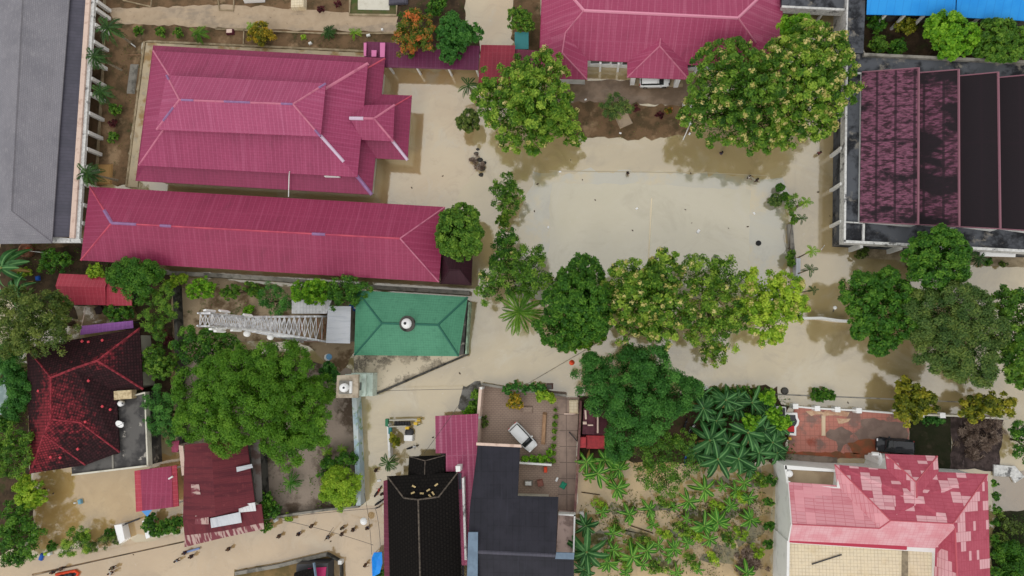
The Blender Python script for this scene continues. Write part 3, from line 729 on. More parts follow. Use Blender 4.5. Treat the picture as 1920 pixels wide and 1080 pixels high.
# ------------------------------------------------------------ covered walkway
t = thing('covered_walkway', 'covered walkway with a plum roof joining the tiered hall to a red roof', 'walkway', P(810, 108, 0))
roof(t, [(686, 78, 3.2), (900, 86, 3.2), (897, 131, 2.9), (722, 126, 2.9), (690, 120, 3.05), (684, 106, 3.1)], [(0, 1, 2, 3, 4, 5)], m_walk)
for x, y in ((725, 86), (780, 88), (840, 90), (893, 90), (728, 122), (780, 124), (840, 126), (892, 127)):
    q = P(x, y, 2.9); MB().box((q.x, q.y, 1.2), (0.25, 0.25, 3.2)).build('post', m_white, t)
for x0, x1, y0, y1 in ((682, 687, 80, 105), (712.5, 722, 80, 107), (696.5, 706, 94, 106)):
    prism_px('pink_cap', [(x0, y0), (x1, y0), (x1 - 1, y1), (x0, y1)], 3.35, 3.6, m_pinkwall, t)
t = thing('link_roof', 'brick-red link roof between the plum walkway and the upper pink building', 'roof', P(930, 115, 0))
roof(t, [(902, 84, 3.6), (966, 85, 3.6), (962, 158, 3.2), (897, 156, 3.2)], [(0, 1, 2, 3)], m_walk_red)
walls(t, [(902, 84, 3.6), (966, 85, 3.6), (962, 158, 3.2), (897, 156, 3.2)], 0.5, 3.15, m_wall)
t = thing('link_canopy', 'maroon sloping canopy tucked behind the flowering tree and red link roof', 'canopy', P(985, 105, 0))
roof(t, [(963, 92, 3.0), (1014, 95, 3.0), (1010, 128, 2.7), (962, 126, 2.7)], [(0, 1, 2, 3)], m_maroon)
for x, y in ((967, 96), (1008, 98), (1005, 124), (966, 122)):
    q = P(x, y, 2.6); MB().box((q.x, q.y, 1.1), (0.2, 0.2, 3.0)).build('post', m_white, t)
t = thing('teal_shelter', 'small teal sheet-roofed shelter beside the red link roof', 'shelter', P(978, 76, 0))
roof(t, [(965, 60, 2.6), (991, 60, 2.6), (991, 92, 2.4), (965, 92, 2.4)], [(0, 1, 2, 3)], m_teal, 0.08)
for x, y in ((968, 63), (988, 63), (988, 89), (968, 89)):
    q = P(x, y, 2.4); MB().box((q.x, q.y, 1.0), (0.12, 0.12, 2.8)).build('post', m_dark, t)

# ------------------------------------------------------------ upper pink building with portico
t = thing('pink_school', 'wide pink-roofed building with a portico and white colonnade', 'building', P(1240, 60, 0))
V = [(1095, 19, 7.10), (1384, 33, 7.10), (1018, -70, 3.10), (1470, -50, 3.10), (1060, 61, 5.40), (1418, 80, 5.20), (1102, 113, 3.10), (1400, 126, 3.10),
     (1012, 146, 2.80), (1101, 149, 2.80), (1054, 99, 5.40), (1464, 128, 3.10), (1464, 162, 2.80), (1386, 160, 2.80), (1424, 112, 5.20), (1011, 105, 3.00)]
roof(t, V, [(0, 1, 3, 2), (0, 4, 6, 7, 5, 1), (2, 0, 4, 10, 8, 15), (4, 10, 9, 6), (10, 8, 9), (1, 5, 14, 12, 11, 3), (5, 14, 13, 7), (14, 12, 13)], m_roof_school)
caps(t, [(V[0], V[1]), (V[0], V[2]), (V[1], V[3])], M('pale_pink_ridge', srgb(214, 140, 164), rough=0.5), 0.42)
caps(t, [(V[0], V[4]), (V[4], V[10]), (V[10], V[9]), (V[1], V[5])], m_cap_pink, 0.22)
W = [(1240, 60, 5.15), (1237, 86, 5.15), (1176, 118, 3.15), (1176, 145, 3.00), (1292, 149, 3.00), (1289, 121, 3.15)]
roof(t, W, [(0, 1, 3, 2), (1, 3, 4), (0, 1, 4, 5)], m_roof_school, name='portico_roof')
caps(t, [(W[0], W[1]), (W[1], W[3]), (W[1], W[4])], m_cap_pink, 0.22)
wp = [P(1024, -60, 0), P(1456, -45, 0)]
sw = lambda x, y: P(x, y, 3.0)
mbw = MB().prism([sw(1030, -50), sw(1455, -38), sw(1455, 121), sw(1104, 108), sw(1030, 106)], -0.4, 2.98)
mbw.build('wall', m_white, t)
prism_px('wing_wall', [(1020, 98), (1097, 100), (1097, 144), (1020, 141)], -0.4, 2.75, m_white, t)
prism_px('wing_wall', [(1390, 116), (1456, 118), (1456, 156), (1390, 154)], -0.4, 2.75, m_white, t)
q = sw(1104, 108); q2 = sw(1394, 119)
for k in range(14):
    p = q.lerp(q2, (k + 0.6) / 14.2)
    w = MB().box((p.x, p.y - 0.05, 2.1), (1.15, 0.14, 1.2), 0.0).build('window', m_glass, t)
    MB().box((p.x, p.y - 0.1, 1.42), (1.35, 0.3, 0.1)).build('sill', m_white_clean, w)
for x in (1126, 1160, 1308, 1340):
    p = P(x, 117 + (x - 1126) * 0.03, 2.8); MB().box((p.x, p.y, 1.1), (0.28, 0.28, 3.2)).build('column', m_white_clean, t)
for x, y in ((1188, 141), (1272, 145)):
    p = P(x, y, 2.9); MB().box((p.x, p.y, 1.2), (0.6, 0.6, 3.2)).build('portico_column', m_white_clean, t)
for x, y in ((1184, 120), (1281, 124)):
    p = P(x, y, 2.9); MB().box((p.x, p.y, 1.2), (0.6, 0.6, 3.2)).build('portico_column', m_white_clean, t)
prism_px('portico_floor', [(1182, 130), (1284, 132), (1280, 163), (1182, 160)], -0.4, 0.14, m_kerb, t)
t = thing('notice_cabinet', 'white box cabinet on a stand beside the big flowering tree', 'cabinet', P(1288, 204, 0))
MB().box(P(1288, 200, 1.2), (1.1, 1.0, 1.0)).build('cabinet_box', m_white_clean, t)
MB().box(P(1286, 203, 0.4), (0.8, 0.7, 0.85)).build('stand', m_white, t)

# ------------------------------------------------------------ saw-tooth building
t = thing('sawtooth_building', 'large building with stepped sooty maroon roofs ringed by a mouldy concrete deck', 'building', P(1760, 290, 0))
prism_px('deck', [(1586, 100), (1960, 122), (1960, 474), (1583, 453)], -0.4, 4.2, m_deck_black, t)
for nm, pts in (('parapet', [(1586, 99), (1590, 99), (1586, 453), (1582, 453)]), ('parapet', [(1582, 450), (1700, 456), (1960, 470), (1960, 475), (1700, 461), (1582, 455)])):
    prism_px(nm, pts, 3.2, 4.75, m_white_stain, t)
prism_px('parapet', [(1620, 99), (1960, 115), (1960, 120), (1620, 104)], 3.2, 4.7, m_wall_grey, t)
for pts in ([(1590, 135), (1616, 136), (1616, 138), (1590, 137)], [(1586, 415), (1618, 417), (1618, 419), (1586, 417)], [(1618, 419), (1622, 419), (1621, 456), (1617, 456)]):
    prism_px('curb', pts, 4.1, 4.5, m_white_stain, t)
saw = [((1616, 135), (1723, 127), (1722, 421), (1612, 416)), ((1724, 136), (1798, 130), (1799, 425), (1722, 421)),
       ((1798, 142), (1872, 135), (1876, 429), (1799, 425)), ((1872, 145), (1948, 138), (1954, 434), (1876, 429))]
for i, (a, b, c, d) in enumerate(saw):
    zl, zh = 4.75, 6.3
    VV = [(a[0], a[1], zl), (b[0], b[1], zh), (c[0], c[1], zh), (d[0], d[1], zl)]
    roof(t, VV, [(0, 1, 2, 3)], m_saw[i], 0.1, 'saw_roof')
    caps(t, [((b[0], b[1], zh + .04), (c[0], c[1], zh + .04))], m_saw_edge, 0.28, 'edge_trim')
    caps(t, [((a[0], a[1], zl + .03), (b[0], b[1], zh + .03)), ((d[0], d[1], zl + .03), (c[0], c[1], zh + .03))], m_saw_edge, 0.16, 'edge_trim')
    # gable wall under the sheet
    A, B_, Cc, D = [P(*v) for v in VV]
    mb = MB()
    o = Vector((0, 0, 0.12))
    f0 = [D - o + Vector((0, 0.04, 0)), Cc - o + Vector((0, 0.04, 0)), Vector((Cc.x, Cc.y + 0.04, 4.1)), Vector((D.x, D.y + 0.04, 4.1))]
    f1 = [A - o - Vector((0, 0.04, 0)), B_ - o - Vector((0, 0.04, 0)), Vector((B_.x, B_.y - 0.04, 4.1)), Vector((A.x, A.y - 0.04, 4.1))]
    mb.add(f0 + f1, [(3, 2, 1, 0), (4, 5, 6, 7), (1, 2, 6, 5), (0, 4, 7, 3)])
    mb.build('gable_wall', m_white, t)
for y in (212, 278, 345, 415):
    q = P(1583, y, 3.6); MB().box((q.x - 0.25, q.y, 1.7), (0.7, 0.35, 4.2)).build('column', m_white, t)
for x in (1614, 1688):
    q = P(x, 457 + (x - 1614) * 0.05, 3.6); MB().box((q.x, q.y - 0.2, 1.7), (0.35, 0.7, 4.2)).build('column', m_white, t)
for pts in ([(1838, 468), (1905, 471), (1904, 482), (1838, 480)],):
    prism_px('canopy', pts, 2.9, 3.1, m_white_clean, t)
# dark flat-roofed corridor block above it
t = thing('corridor_block', 'dark mouldy flat-roofed corridor beside the saw-tooth building and the blue roof', 'building', P(1605, 50, 0))
prism_px('flat_roof', [(1592, -40), (1624, -40), (1619, 100), (1589, 98)], -0.4, 4.3, m_deck_black, t)
prism_px('parapet', [(1589, -40), (1592, -40), (1588, 98), (1585, 98)], -0.2, 4.7, m_white_stain, t)
t = thing('dark_roof_block', 'dark flat-roofed block above the bright green tree', 'building', P(1530, -5, 0))
prism_px('flat_roof', [(1466, -40), (1589, -40), (1589, 17), (1466, 10)], 2.8, 4.0, m_deck_black, t)
prism_px('fascia', [(1466, 10), (1589, 16), (1589, 20), (1466, 14)], 2.6, 4.1, m_white_stain, t)
prism_px('wall', [(1470, -40), (1586, -40), (1586, 8), (1470, 2)], -0.4, 3.0, m_wall_dark, t)
for x in (1508, 1547, 1583):
    q = P(x, 18 + (x - 1508) * 0.03, 2.9); MB().box((q.x, q.y + .1, 1.25), (0.3, 0.3, 3.3)).build('column', m_white, t)
t = thing('blue_roof_building', 'building with a bright blue sheet roof in the upper corner', 'building', P(1780, 5, 0))
roof(t, [(1628, -50, 6.2), (1794, -50, 6.2), (1791, 30, 4.4), (1625, 27, 4.4)], [(0, 1, 2, 3)], m_blue, 0.12, 'roof_half')
roof(t, [(1797, -50, 6.25), (1980, -50, 6.25), (1980, 42, 4.45), (1793, 32, 4.45)], [(0, 1, 2, 3)], m_blue, 0.12, 'roof_half')
prism_px('wall', [(1636, -50), (1980, -50), (1980, 20), (1632, 10)], -0.4, 4.2, m_wall_dark, t)
for x in (1662, 1697, 1733, 1838):
    q = P(x, 30 + (x - 1660) * 0.035, 4.1); MB().box((q.x, q.y + .3, 1.85), (0.3, 0.3, 4.5)).build('column', m_white, t)

# ------------------------------------------------------------ green-roofed prayer hall
t = thing('green_roof_hall', 'prayer hall with a green hip roof and a small white dome', 'building', P(770, 606, 0))
e = [(668, 544, 4.2), (877, 557, 4.2), (860, 668, 4.2), (664, 666, 4.2)]
r = [(716, 606, 6.4), (821, 609, 6.4)]
roof(t, e + r, [(0, 1, 5, 4), (1, 2, 5), (2, 3, 4, 5), (3, 0, 4)], m_green)
caps(t, [(r[0], r[1])] + [(e[i], r[j]) for i, j in ((0, 0), (3, 0), (1, 1), (2, 1))], m_green_cap, 0.3)
walls(t, e, 0.8, 4.1, m_wall)
q = P(764, 607, 6.3)
MB().lathe((q.x, q.y, 6.2), [(1.05, 0), (1.05, 0.3), (0.8, 0.34)], 20).build('dome_ring', m_wall_dark, t)
d = MB().lathe((q.x, q.y, 6.5), [(0.6, 0), (0.68, 0.25), (0.64, 0.5), (0.46, 0.75), (0.24, 0.92), (0.06, 1.0)], 20).build('dome', m_white_clean, t)
MB().lathe((q.x, q.y, 7.48), [(0.16, 0), (0.2, 0.12), (0.05, 0.25), (0.03, 0.8)], 8).build('finial', m_dark, d)
prism_px('side_gutter', [(872, 562), (877, 562), (869, 664), (861, 666)], -0.2, 1.4, m_flat_dark, t)
prism_px('boundary_wall', [(878, 566), (881, 566), (875, 664), (872, 664)], -0.4, 1.6, M('pale_green_paint', srgb(168, 196, 172), [dict(t='n', c=srgb(110, 120, 100), s=1.4, f=0.7)], rough=0.8), t)
t = thing('terrace', 'stained concrete terrace with a slanting edge below the green roof', 'terrace', P(760, 695, 0))
prism_px('slab', [(663, 662), (876, 664), (704, 737), (690, 730), (664, 712)], -0.4, 0.7, m_concrete, t)
prism_px('rim', [(876, 663), (878, 665), (705, 740), (703, 737)], -0.4, 0.85, m_wall_dark, t)

# minaret with water tank
t = thing('minaret', 'square concrete minaret topped by a round white tank', 'minaret', P(690, 722, 0))
pl = M('beige_plaster', srgb(180, 168, 150), [dict(t='n', c=srgb(140, 126, 108), s=1, f=0.7, d=8)], rough=0.9)
prism_px('platform', [(632, 704), (672, 702), (671, 746), (630, 746)], 6.9, 7.4, pl, t)
c = P(651, 724, 7.2)
mint = M('mint_white_plaster', srgb(196, 210, 200), [dict(t='n', c=srgb(150, 160, 150), s=1.5, lo=0.45, hi=0.7, f=0.7, d=8)], rough=0.85)
MB().box((c.x, c.y, 3.2), (2.5, 2.7, 7.4)).build('shaft', mint, t)
MB().box((c.x + 0.3, c.y, 4.7), (2.8, 2.9, 0.35)).build('ledge', mint, t)
MB().box((c.x + 0.5, c.y, 1.2), (3.0, 3.1, 3.2)).build('base', mint, t)
MB().box((c.x + 1.26, c.y - 0.1, 6.0), (0.12, 1.0, 1.2)).build('window', m_glass, t)
c2 = P(648, 726, 7.5)
MB().box((c2.x, c2.y, 7.55), (1.6, 1.7, 0.3)).build('tank_plinth', m_wall_grey, t)
tk = MB().lathe((P(645, 727, 8.2).x, P(645, 727, 8.2).y, 7.7), [(0.55, 0), (0.58, 0.5), (0.5, 0.9), (0.2, 1.02)], 16).build('tank', m_white_clean, t)
MB().lathe((P(645, 727, 8.6).x, P(645, 727, 8.6).y, 8.7), [(0.14, 0), (0.14, 0.08), (0.05, 0.1)], 10).build('lid', m_dark, tk)
MB().box(P(658, 726, 7.55), (0.3, 1.5, 0.4)).build('rail', m_white, t)

# lattice tower and its cabins
t = thing('lattice_tower', 'tall grey steel lattice telecom tower leaning across the picture', 'tower', P(592, 617, 0))
base = P(592, 617, 0); HT = 29.0
bx, by = base.x, base.y
def twid(z): return (3.6 * (1 - z / HT / 0.72) + 1.25 * (z / HT / 0.72)) if z < HT * 0.72 else 1.25
def leg(sx, sy, z): return Vector((bx + sx * twid(z) / 2, by + sy * twid(z) / 2, z))
zs = [0]
while zs[-1] < HT - 0.5: zs.append(min(HT, zs[-1] + max(0.95, twid(zs[-1]) * 0.55)))
for sx in (-1, 1):
    for sy in (-1, 1):
        MB().tube([leg(sx, sy, -0.4), leg(sx, sy, HT * 0.72), leg(sx, sy, HT)], [0.14, 0.11, 0.09], 6).build('leg', m_steel, t)
fc = [((-1, -1), (1, -1)), ((1, -1), (1, 1)), ((1, 1), (-1, 1)), ((-1, 1), (-1, -1))]
for a, b in fc:
    mb = MB()
    for i in range(len(zs) - 1):
        z0, z1 = zs[i], zs[i + 1]
        mb.tube([leg(*a, z0), leg(*b, z1)], 0.055, 4, smooth=False, mi=1 if z0 < 2 else 0)
        mb.tube([leg(*b, z0), leg(*a, z1)], 0.055, 4, smooth=False, mi=1 if z0 < 1 else 0)
        mb.tube([leg(*a, z1), leg(*b, z1)], 0.05, 4, smooth=False)
    mb.build('bracing', [m_steel, m_rustst], t)
mb = MB()
for z in np.arange(0.5, HT, 0.6):
    mb.box((bx + twid(z) * 0.5 - 0.15, by - twid(z) * 0.5 - 0.06, z), (0.34, 0.05, 0.05))
for sx in (0, 0.34): mb.tube([Vector((bx + twid(z) / 2 - 0.32 + sx, by - twid(z) / 2 - 0.06, z)) for z in (0, HT * 0.72, HT)], 0.055, 5)
mb.build('ladder', m_white, t)
for z in (17, 22.5, 26, 28.5):
    for s_ in (-1, 1):
        MB().tube([(bx - 0.9, by + s_ * twid(z) * 0.55, z), (bx + 0.9, by + s_ * twid(z) * 0.55, z)], 0.06, 6).build('outrigger', m_steel, t)
for z, dx, dy, rz in ((27.4, -0.3, 0.95, 0.25), (25.6, 0.3, 1.0, -0.5), (27.6, 0.5, -0.95, 0.0), (26, 0.1, -1.1, 0.2), (23.6, 0.6, -0.95, 0.1), (21.5, 0.8, 0.8, -0.7), (24, -0.8, -0.7, 0.4)):
    an = MB().box((bx + dx, by + dy, z), (0.3, 0.18, 1.9), rz).build('panel_antenna', m_white_clean, t)
    MB().tube([(bx + dx, by + dy, z - 0.6), (bx + dx * 0.5, by + dy * 0.55, z - 0.6)], 0.05, 5).build('bracket', m_steel, an)
for z, dx, dy in ((20.5, 0.4, -1.2), (14.5, 0.3, -1.45)):
    mb = MB(); mb.lathe((bx + dx, by + dy, z), [(0.28, 0), (0.36, 0.12), (0.32, 0.5), (0.1, 0.56)], 14); mb.build('dish_antenna', m_white, t)
t = thing('equipment_cabin', 'white equipment cabin under the bright green bush near the lattice tower', 'cabin', P(583, 577, 0))
prism_px('wall', [(550, 564), (619, 564), (611, 586), (550, 586)], -0.2, 2.5, m_wall, t)
roof(t, [(547, 562, 2.75), (622, 562, 2.75), (612, 588, 2.6), (547, 588, 2.6)], [(0, 1, 2, 3)], m_tin_white)
t = thing('generator_shed', 'grey corrugated shed roof at the foot of the lattice tower', 'shed', P(635, 608, 0))
prism_px('wall', [(616, 577), (656, 577), (655, 640), (614, 640)], -0.2, 2.7, m_wall_grey, t)
roof(t, [(615, 574, 2.9), (658, 574, 3.1), (656, 644, 3.1), (611, 643, 2.9)], [(0, 1, 2, 3)], m_tin)
t = thing('water_barrel', 'blue water barrel by the corner of the green roof', 'barrel', P(666, 577, 0))
MB().lathe(P(666, 577, 0.0), [(0.5, 0), (0.58, 0.3), (0.58, 1.2), (0.5, 1.4), (0.1, 1.45)], 14).build('drum', m_bluep, t)
MB().lathe(P(666, 577, 1.4), [(0.2, 0), (0.2, 0.1), (0.05, 0.12)], 10).build('lid', m_white, t)
t = thing('water_bucket', 'small blue-topped white bucket on the dark dirt below the tower shed', 'bucket', P(617, 668, 0))
MB().lathe(P(617, 670, 0.05), [(0.45, 0), (0.5, 0.6), (0.46, 0.62)], 12).build('pail', m_white, t)
MB().lathe(P(617, 669, 0.68), [(0.44, 0), (0.42, 0.08)], 12).build('lid', M('pale_blue_lid', srgb(110, 160, 200), rough=0.5), t)

# ------------------------------------------------------------ red shed and awning
t = thing('red_shed', 'long shed with a faded red roof above the violet awning', 'shed', P(176, 545, 0))
roof(t, [(111, 513, 2.8), (203, 517, 2.8), (197, 539, 3.5), (104, 536, 3.5), (198, 572, 2.7), (118, 571, 2.7)], [(0, 1, 2, 3), (3, 2, 4, 5)], m_shed_red)
roof(t, [(206, 520, 2.6), (236, 524, 2.6), (247, 545, 3.2), (199, 540, 3.2), (247, 573, 2.5), (199, 573, 2.5)], [(0, 1, 2, 3), (3, 2, 4, 5)], m_shed_red, name='lower_roof')
walls(t, [(111, 513, 2.7), (236, 522, 2.7), (247, 573, 2.7), (116, 571, 2.7)], 0.5, 2.55, m_wall_dark)
t = thing('violet_awning', 'narrow violet sheet awning along the mossy red tile house', 'awning', P(200, 615, 0))
roof(t, [(153, 611, 2.4), (249, 601, 2.4), (250, 615, 2.6), (150, 628, 2.6)], [(0, 1, 2, 3)], m_purple, 0.08)
for x, y in ((157, 613), (246, 604), (200, 609)):
    q = P(x, y, 2.3); MB().box((q.x, q.y, 0.95), (0.12, 0.12, 2.7)).build('post', m_dark, t)
t = thing('metal_crate', 'dark square crate standing in the puddle below the red shed', 'crate', P(188, 580, 0))
q = P(188, 581, 0.35)
MB().box(q, (1.0, 0.9, 0.7), 0.5).build('body', M('dark_brown_box', srgb(70, 52, 50), rough=0.7), t)
MB().box(q + Vector((0, 0, 0.38)), (1.1, 1.0, 0.08), 0.5).build('lid', M('dark_brown_lid', srgb(50, 38, 38), rough=0.6), t)

# ------------------------------------------------------------ mossy red tile house
t = thing('tile_house', 'house with a dark mossy tile roof streaked bright red along its ridges', 'house', P(150, 760, 0))
V = [(50, 652, 4.0), (262, 615, 4.0), (268, 730, 4.0), (95, 708, 6.6), (182, 676, 6.6), (218, 732, 4.0), (224, 848, 4.0), (95, 786, 6.4), (160, 872, 3.9), (56, 888, 4.0), (82, 815, 6.0), (140, 690, 6.6), (150, 792, 5.3)]
rf = roof(t, V, [(0, 1, 4, 11, 3), (1, 2, 4), (11, 4, 2, 5), (3, 11, 5, 6, 12, 7), (7, 12, 6, 8, 10), (10, 8, 9), (0, 3, 7, 10, 9)], m_tile_red)
me = rf.data
at = me.attributes.new('wear', 'FLOAT', 'POINT')
hi = {3: 0.7, 4: 0.75, 7: 0.75, 10: 0.9, 11: 0.5, 12: 0.7, 9: 0.75, 8: 0.3, 6: 0.35, 1: 0.45}
at.data.foreach_set('value', [hi.get(i % len(V), 0.05) for i in range(len(me.vertices))])
caps(t, [(V[3], V[11]), (V[11], V[4]), (V[4], V[1]), (V[4], V[2]), (V[0], V[3]), (V[3], V[7]), (V[7], V[10]), (V[10], V[9]), (V[7], V[12]), (V[12], V[6]), (V[10], V[8])], m_tile_red_cap, 0.32)
for x, y, z in ((154, 640, 4.9), (166, 641, 4.9), (192, 638, 4.8), (142, 714, 6.0), (166, 714, 5.8), (72, 733, 5.3), (192, 762, 5.0), (207, 768, 4.6), (160, 791, 5.4), (146, 842, 5.0), (95, 857, 5.0), (113, 858, 5.0)):
    q = P(x, y, z); MB().box(q + Vector((0, 0, 0.02)), (0.3, 0.3, 0.16), random.random()).build('replaced_tile', M('bright_red_tile', srgb(200, 70, 80), rough=0.8) if 'bright_red_tile' not in bpy.data.materials else bpy.data.materials['bright_red_tile'], t)
MB().prism([P(*v) for v in [(64, 660, 3.9), (250, 628, 3.9), (258, 724, 3.9), (212, 738, 3.9), (214, 838, 3.9), (158, 858, 3.9), (66, 872, 3.9)]], -0.4, 3.9).build('wall', m_wall, t)
prism_px('flat_roof', [(222, 748), (270, 735), (276, 873), (135, 891), (134, 876), (224, 850)], -0.4, 3.4, m_flat_dark, t)
for pts in ([(270, 735), (272, 735), (278, 874), (275, 874)], [(134, 889), (276, 872), (277, 875), (134, 892)], [(222, 748), (270, 735), (270, 738), (222, 750)]):
    prism_px('parapet', pts, 2.8, 3.75, m_wall, t)
prism_px('curb', [(209, 848), (212, 848), (213, 879), (210, 879)], 3.3, 3.55, m_wall_grey, t)
c = P(235, 740, 3.9)
MB().box((c.x, c.y, 3.9), (2.6, 1.2, 1.1), 0.08).build('chimney_block', M('straw_plaster', srgb(206, 188, 152), [dict(t='n', c=srgb(150, 128, 96), s=1.6, f=0.7, d=8)], rough=0.9), t)
t = thing('satellite_dish', 'large white satellite dish on the flat roof of the tile house', 'dish', P(232, 793, 3.4))
c = P(232, 793, 3.4)
MB().tube([c, c + Vector((0, 0, 0.7))], 0.07, 8).build('mast', m_steel, t)
mb = MB(); mb.lathe((0, 0, 0), [(0.06, 0), (0.3, 0.04), (0.5, 0.11), (0.58, 0.17), (0.57, 0.2), (0.3, 0.08), (0.06, 0.04)], 20)
mb.v = [Matrix.Rotation(0.5, 3, 'X') @ v + c + Vector((0, 0, 0.7)) for v in mb.v]; mb.build('reflector', m_white_clean, t)
MB().tube([c + Vector((0.5, 0, 0.9)), c + Vector((0.1, -0.3, 1.4))], 0.03, 6).build('feed_arm', m_dark, t)
t = thing('roof_tank', 'small white tank beside the straw-coloured block on the flat roof', 'tank', P(230, 756, 3.4))
MB().lathe(P(230, 756, 3.4), [(0.4, 0), (0.42, 0.5), (0.3, 0.7), (0.05, 0.74)], 12).build('body', m_white_clean, t)
MB().lathe(P(230, 756, 4.1), [(0.12, 0), (0.12, 0.08)], 8).build('cap', m_dark, t)

# carport
t = thing('carport', 'square carport with a rose roof and red side strips by the flooded yard', 'carport', P(293, 916, 0))
e = [(252, 882, 2.9), (331, 872, 2.9), (335, 950, 2.9), (255, 959, 2.9)]
roof(t, [(263, 881, 3.2), (321, 874, 3.2), (324, 951, 3.2), (267, 958, 3.2)], [(0, 1, 2, 3)], m_port)
roof(t, [(252, 883, 2.9), (264, 881, 3.15), (267, 958, 3.15), (255, 960, 2.9)], [(0, 1, 2, 3)], m_shed_red, name='side_strip')
roof(t, [(321, 874, 3.15), (331, 872, 2.9), (335, 949, 2.9), (324, 951, 3.15)], [(0, 1, 2, 3)], m_shed_red, name='side_strip')
for x, y in ((258, 886), (327, 878), (329, 945), (260, 953)):
    q = P(x, y, 2.8); MB().box((q.x, q.y, 1.2), (0.18, 0.18, 3.2)).build('post', m_white, t)
mb = MB(); strip_between(mb, P(316, 898, 3.25), P(324, 893, 3.25), 0.25); mb.build('patch_strip', m_white, t)
t = thing('blue_tarp', 'sky-blue tarpaulin stretched out from under the carport roof', 'tarpaulin', P(275, 962, 0))
roof(t, [(262, 955, 2.3), (287, 953, 2.3), (276, 969, 1.6)], [(0, 1, 2)], M('sky_blue_tarpaulin', srgb(84, 150, 214), rough=0.5), 0.03, 'sheet')
for x, y, z in ((264, 957, 2.2), (285, 955, 2.2), (276, 968, 1.6)):
    q = P(x, y, z); MB().tube([(q.x, q.y, -0.3), q], 0.04, 5).build('pole', m_dark, t)

# rusty red house on the flooded street
t = thing('rusty_house', 'house with rusted maroon sheet roof and a corroded street eave', 'house', P(412, 920, 0))
V = [(346, 833, 4.0), (396, 829, 5.4), (462, 823, 4.0), (476, 940, 4.0), (404, 965, 5.4), (344, 976, 4.0), (470, 823, 4.0), (473, 870, 4.0)]
roof(t, [(346, 834, 4.0), (396, 829, 5.3), (404, 968, 5.3), (343, 976, 4.0)], [(0, 1, 2, 3)], m_rust, name='roof_slope')
roof(t, [(396, 829, 5.3), (462, 822, 4.0), (478, 944, 4.0), (404, 968, 5.3)], [(0, 1, 2, 3)], m_rust, name='roof_slope')
roof(t, [(343, 974, 3.9), (404, 964, 4.2), (490, 945, 3.9), (494, 980, 3.0), (416, 996, 3.1), (346, 1004, 3.1)], [(0, 1, 4, 5), (1, 2, 3, 4)], m_rust, name='lower_roof')
roof(t, [(346, 1000, 3.1), (416, 992, 3.1), (494, 977, 3.0), (495, 992, 2.6), (420, 1008, 2.7), (346, 1026, 2.7)], [(0, 1, 4, 5), (1, 2, 3, 4)], m_rust_edge, 0.06, 'street_eave')
roof(t, [(394, 972, 4.25), (450, 960, 4.15), (453, 980, 3.75), (396, 990, 3.65)], [(0, 1, 2, 3)], m_tin, 0.06, 'tin_patch')
roof(t, [(447, 947, 4.3), (478, 942, 4.2), (480, 958, 4.1), (448, 961, 4.1)], [(0, 1, 2, 3)], m_tin_white, 0.06, 'white_patch')
roof(t, [(443, 876, 4.75), (472, 870, 4.3), (474, 877, 4.3), (444, 885, 4.7)], [(0, 1, 2, 3)], m_tin, 0.06, 'tin_patch')
for pts in ([(358, 908, 4.5), (373, 908, 4.8), (376, 927, 4.85), (359, 927, 4.5)], [(366, 967, 4.6), (391, 966, 4.6), (391, 983, 3.9), (365, 983, 3.8)]):
    roof(t, pts, [(0, 1, 2, 3)], m_rust_edge, 0.05, 'faded_patch')
prism_px('side_gutter', [(335, 835), (343, 836), (349, 890), (341, 892)], -0.2, 2.6, m_cream, t)
walls(t, [(348, 834, 3.9), (462, 824, 3.9), (484, 980, 3.9), (348, 1000, 3.9)], 0.4, 3.0, m_wall)
MB().prism([P(*v) for v in [(352, 836, 3.9), (460, 826, 3.9), (474, 944, 3.9), (350, 970, 3.9)]], 2.5, 3.95).build('wall', m_wall_dark, t)
t = thing('tin_lean_to', 'narrow tin lean-to along the rusty house beside the soil plot', 'lean-to', P(484, 900, 0))
roof(t, [(465, 828, 2.9), (487, 824, 2.6), (492, 940, 2.6), (478, 944, 2.9)], [(0, 1, 2, 3)], M('old_tin', srgb(112, 106, 102), [dict(t='n', c=srgb(84, 60, 52), s=0.6, lo=0.45, hi=0.6, f=0.8, d=8)], rough=0.7), 0.06)
MB().prism([P(*v) for v in [(470, 832, 2.6), (484, 829, 2.6), (489, 935, 2.6), (480, 937, 2.6)]], -0.3, 2.5).build('wall', m_wall_dark, t)
t = thing('rose_canopy', 'tiny rose sheet canopy beside the rusty house corner', 'canopy', P(328, 837, 0))
roof(t, [(321, 828, 2.3), (336, 826, 2.3), (334, 848, 2.1), (322, 848, 2.1)], [(0, 1, 2, 3)], m_port, 0.06)
for x, y in ((324, 831), (333, 846)):
    q = P(x, y, 2.1); MB().box((q.x, q.y, 0.9), (0.1, 0.1, 2.5)).build('post', m_dark, t)

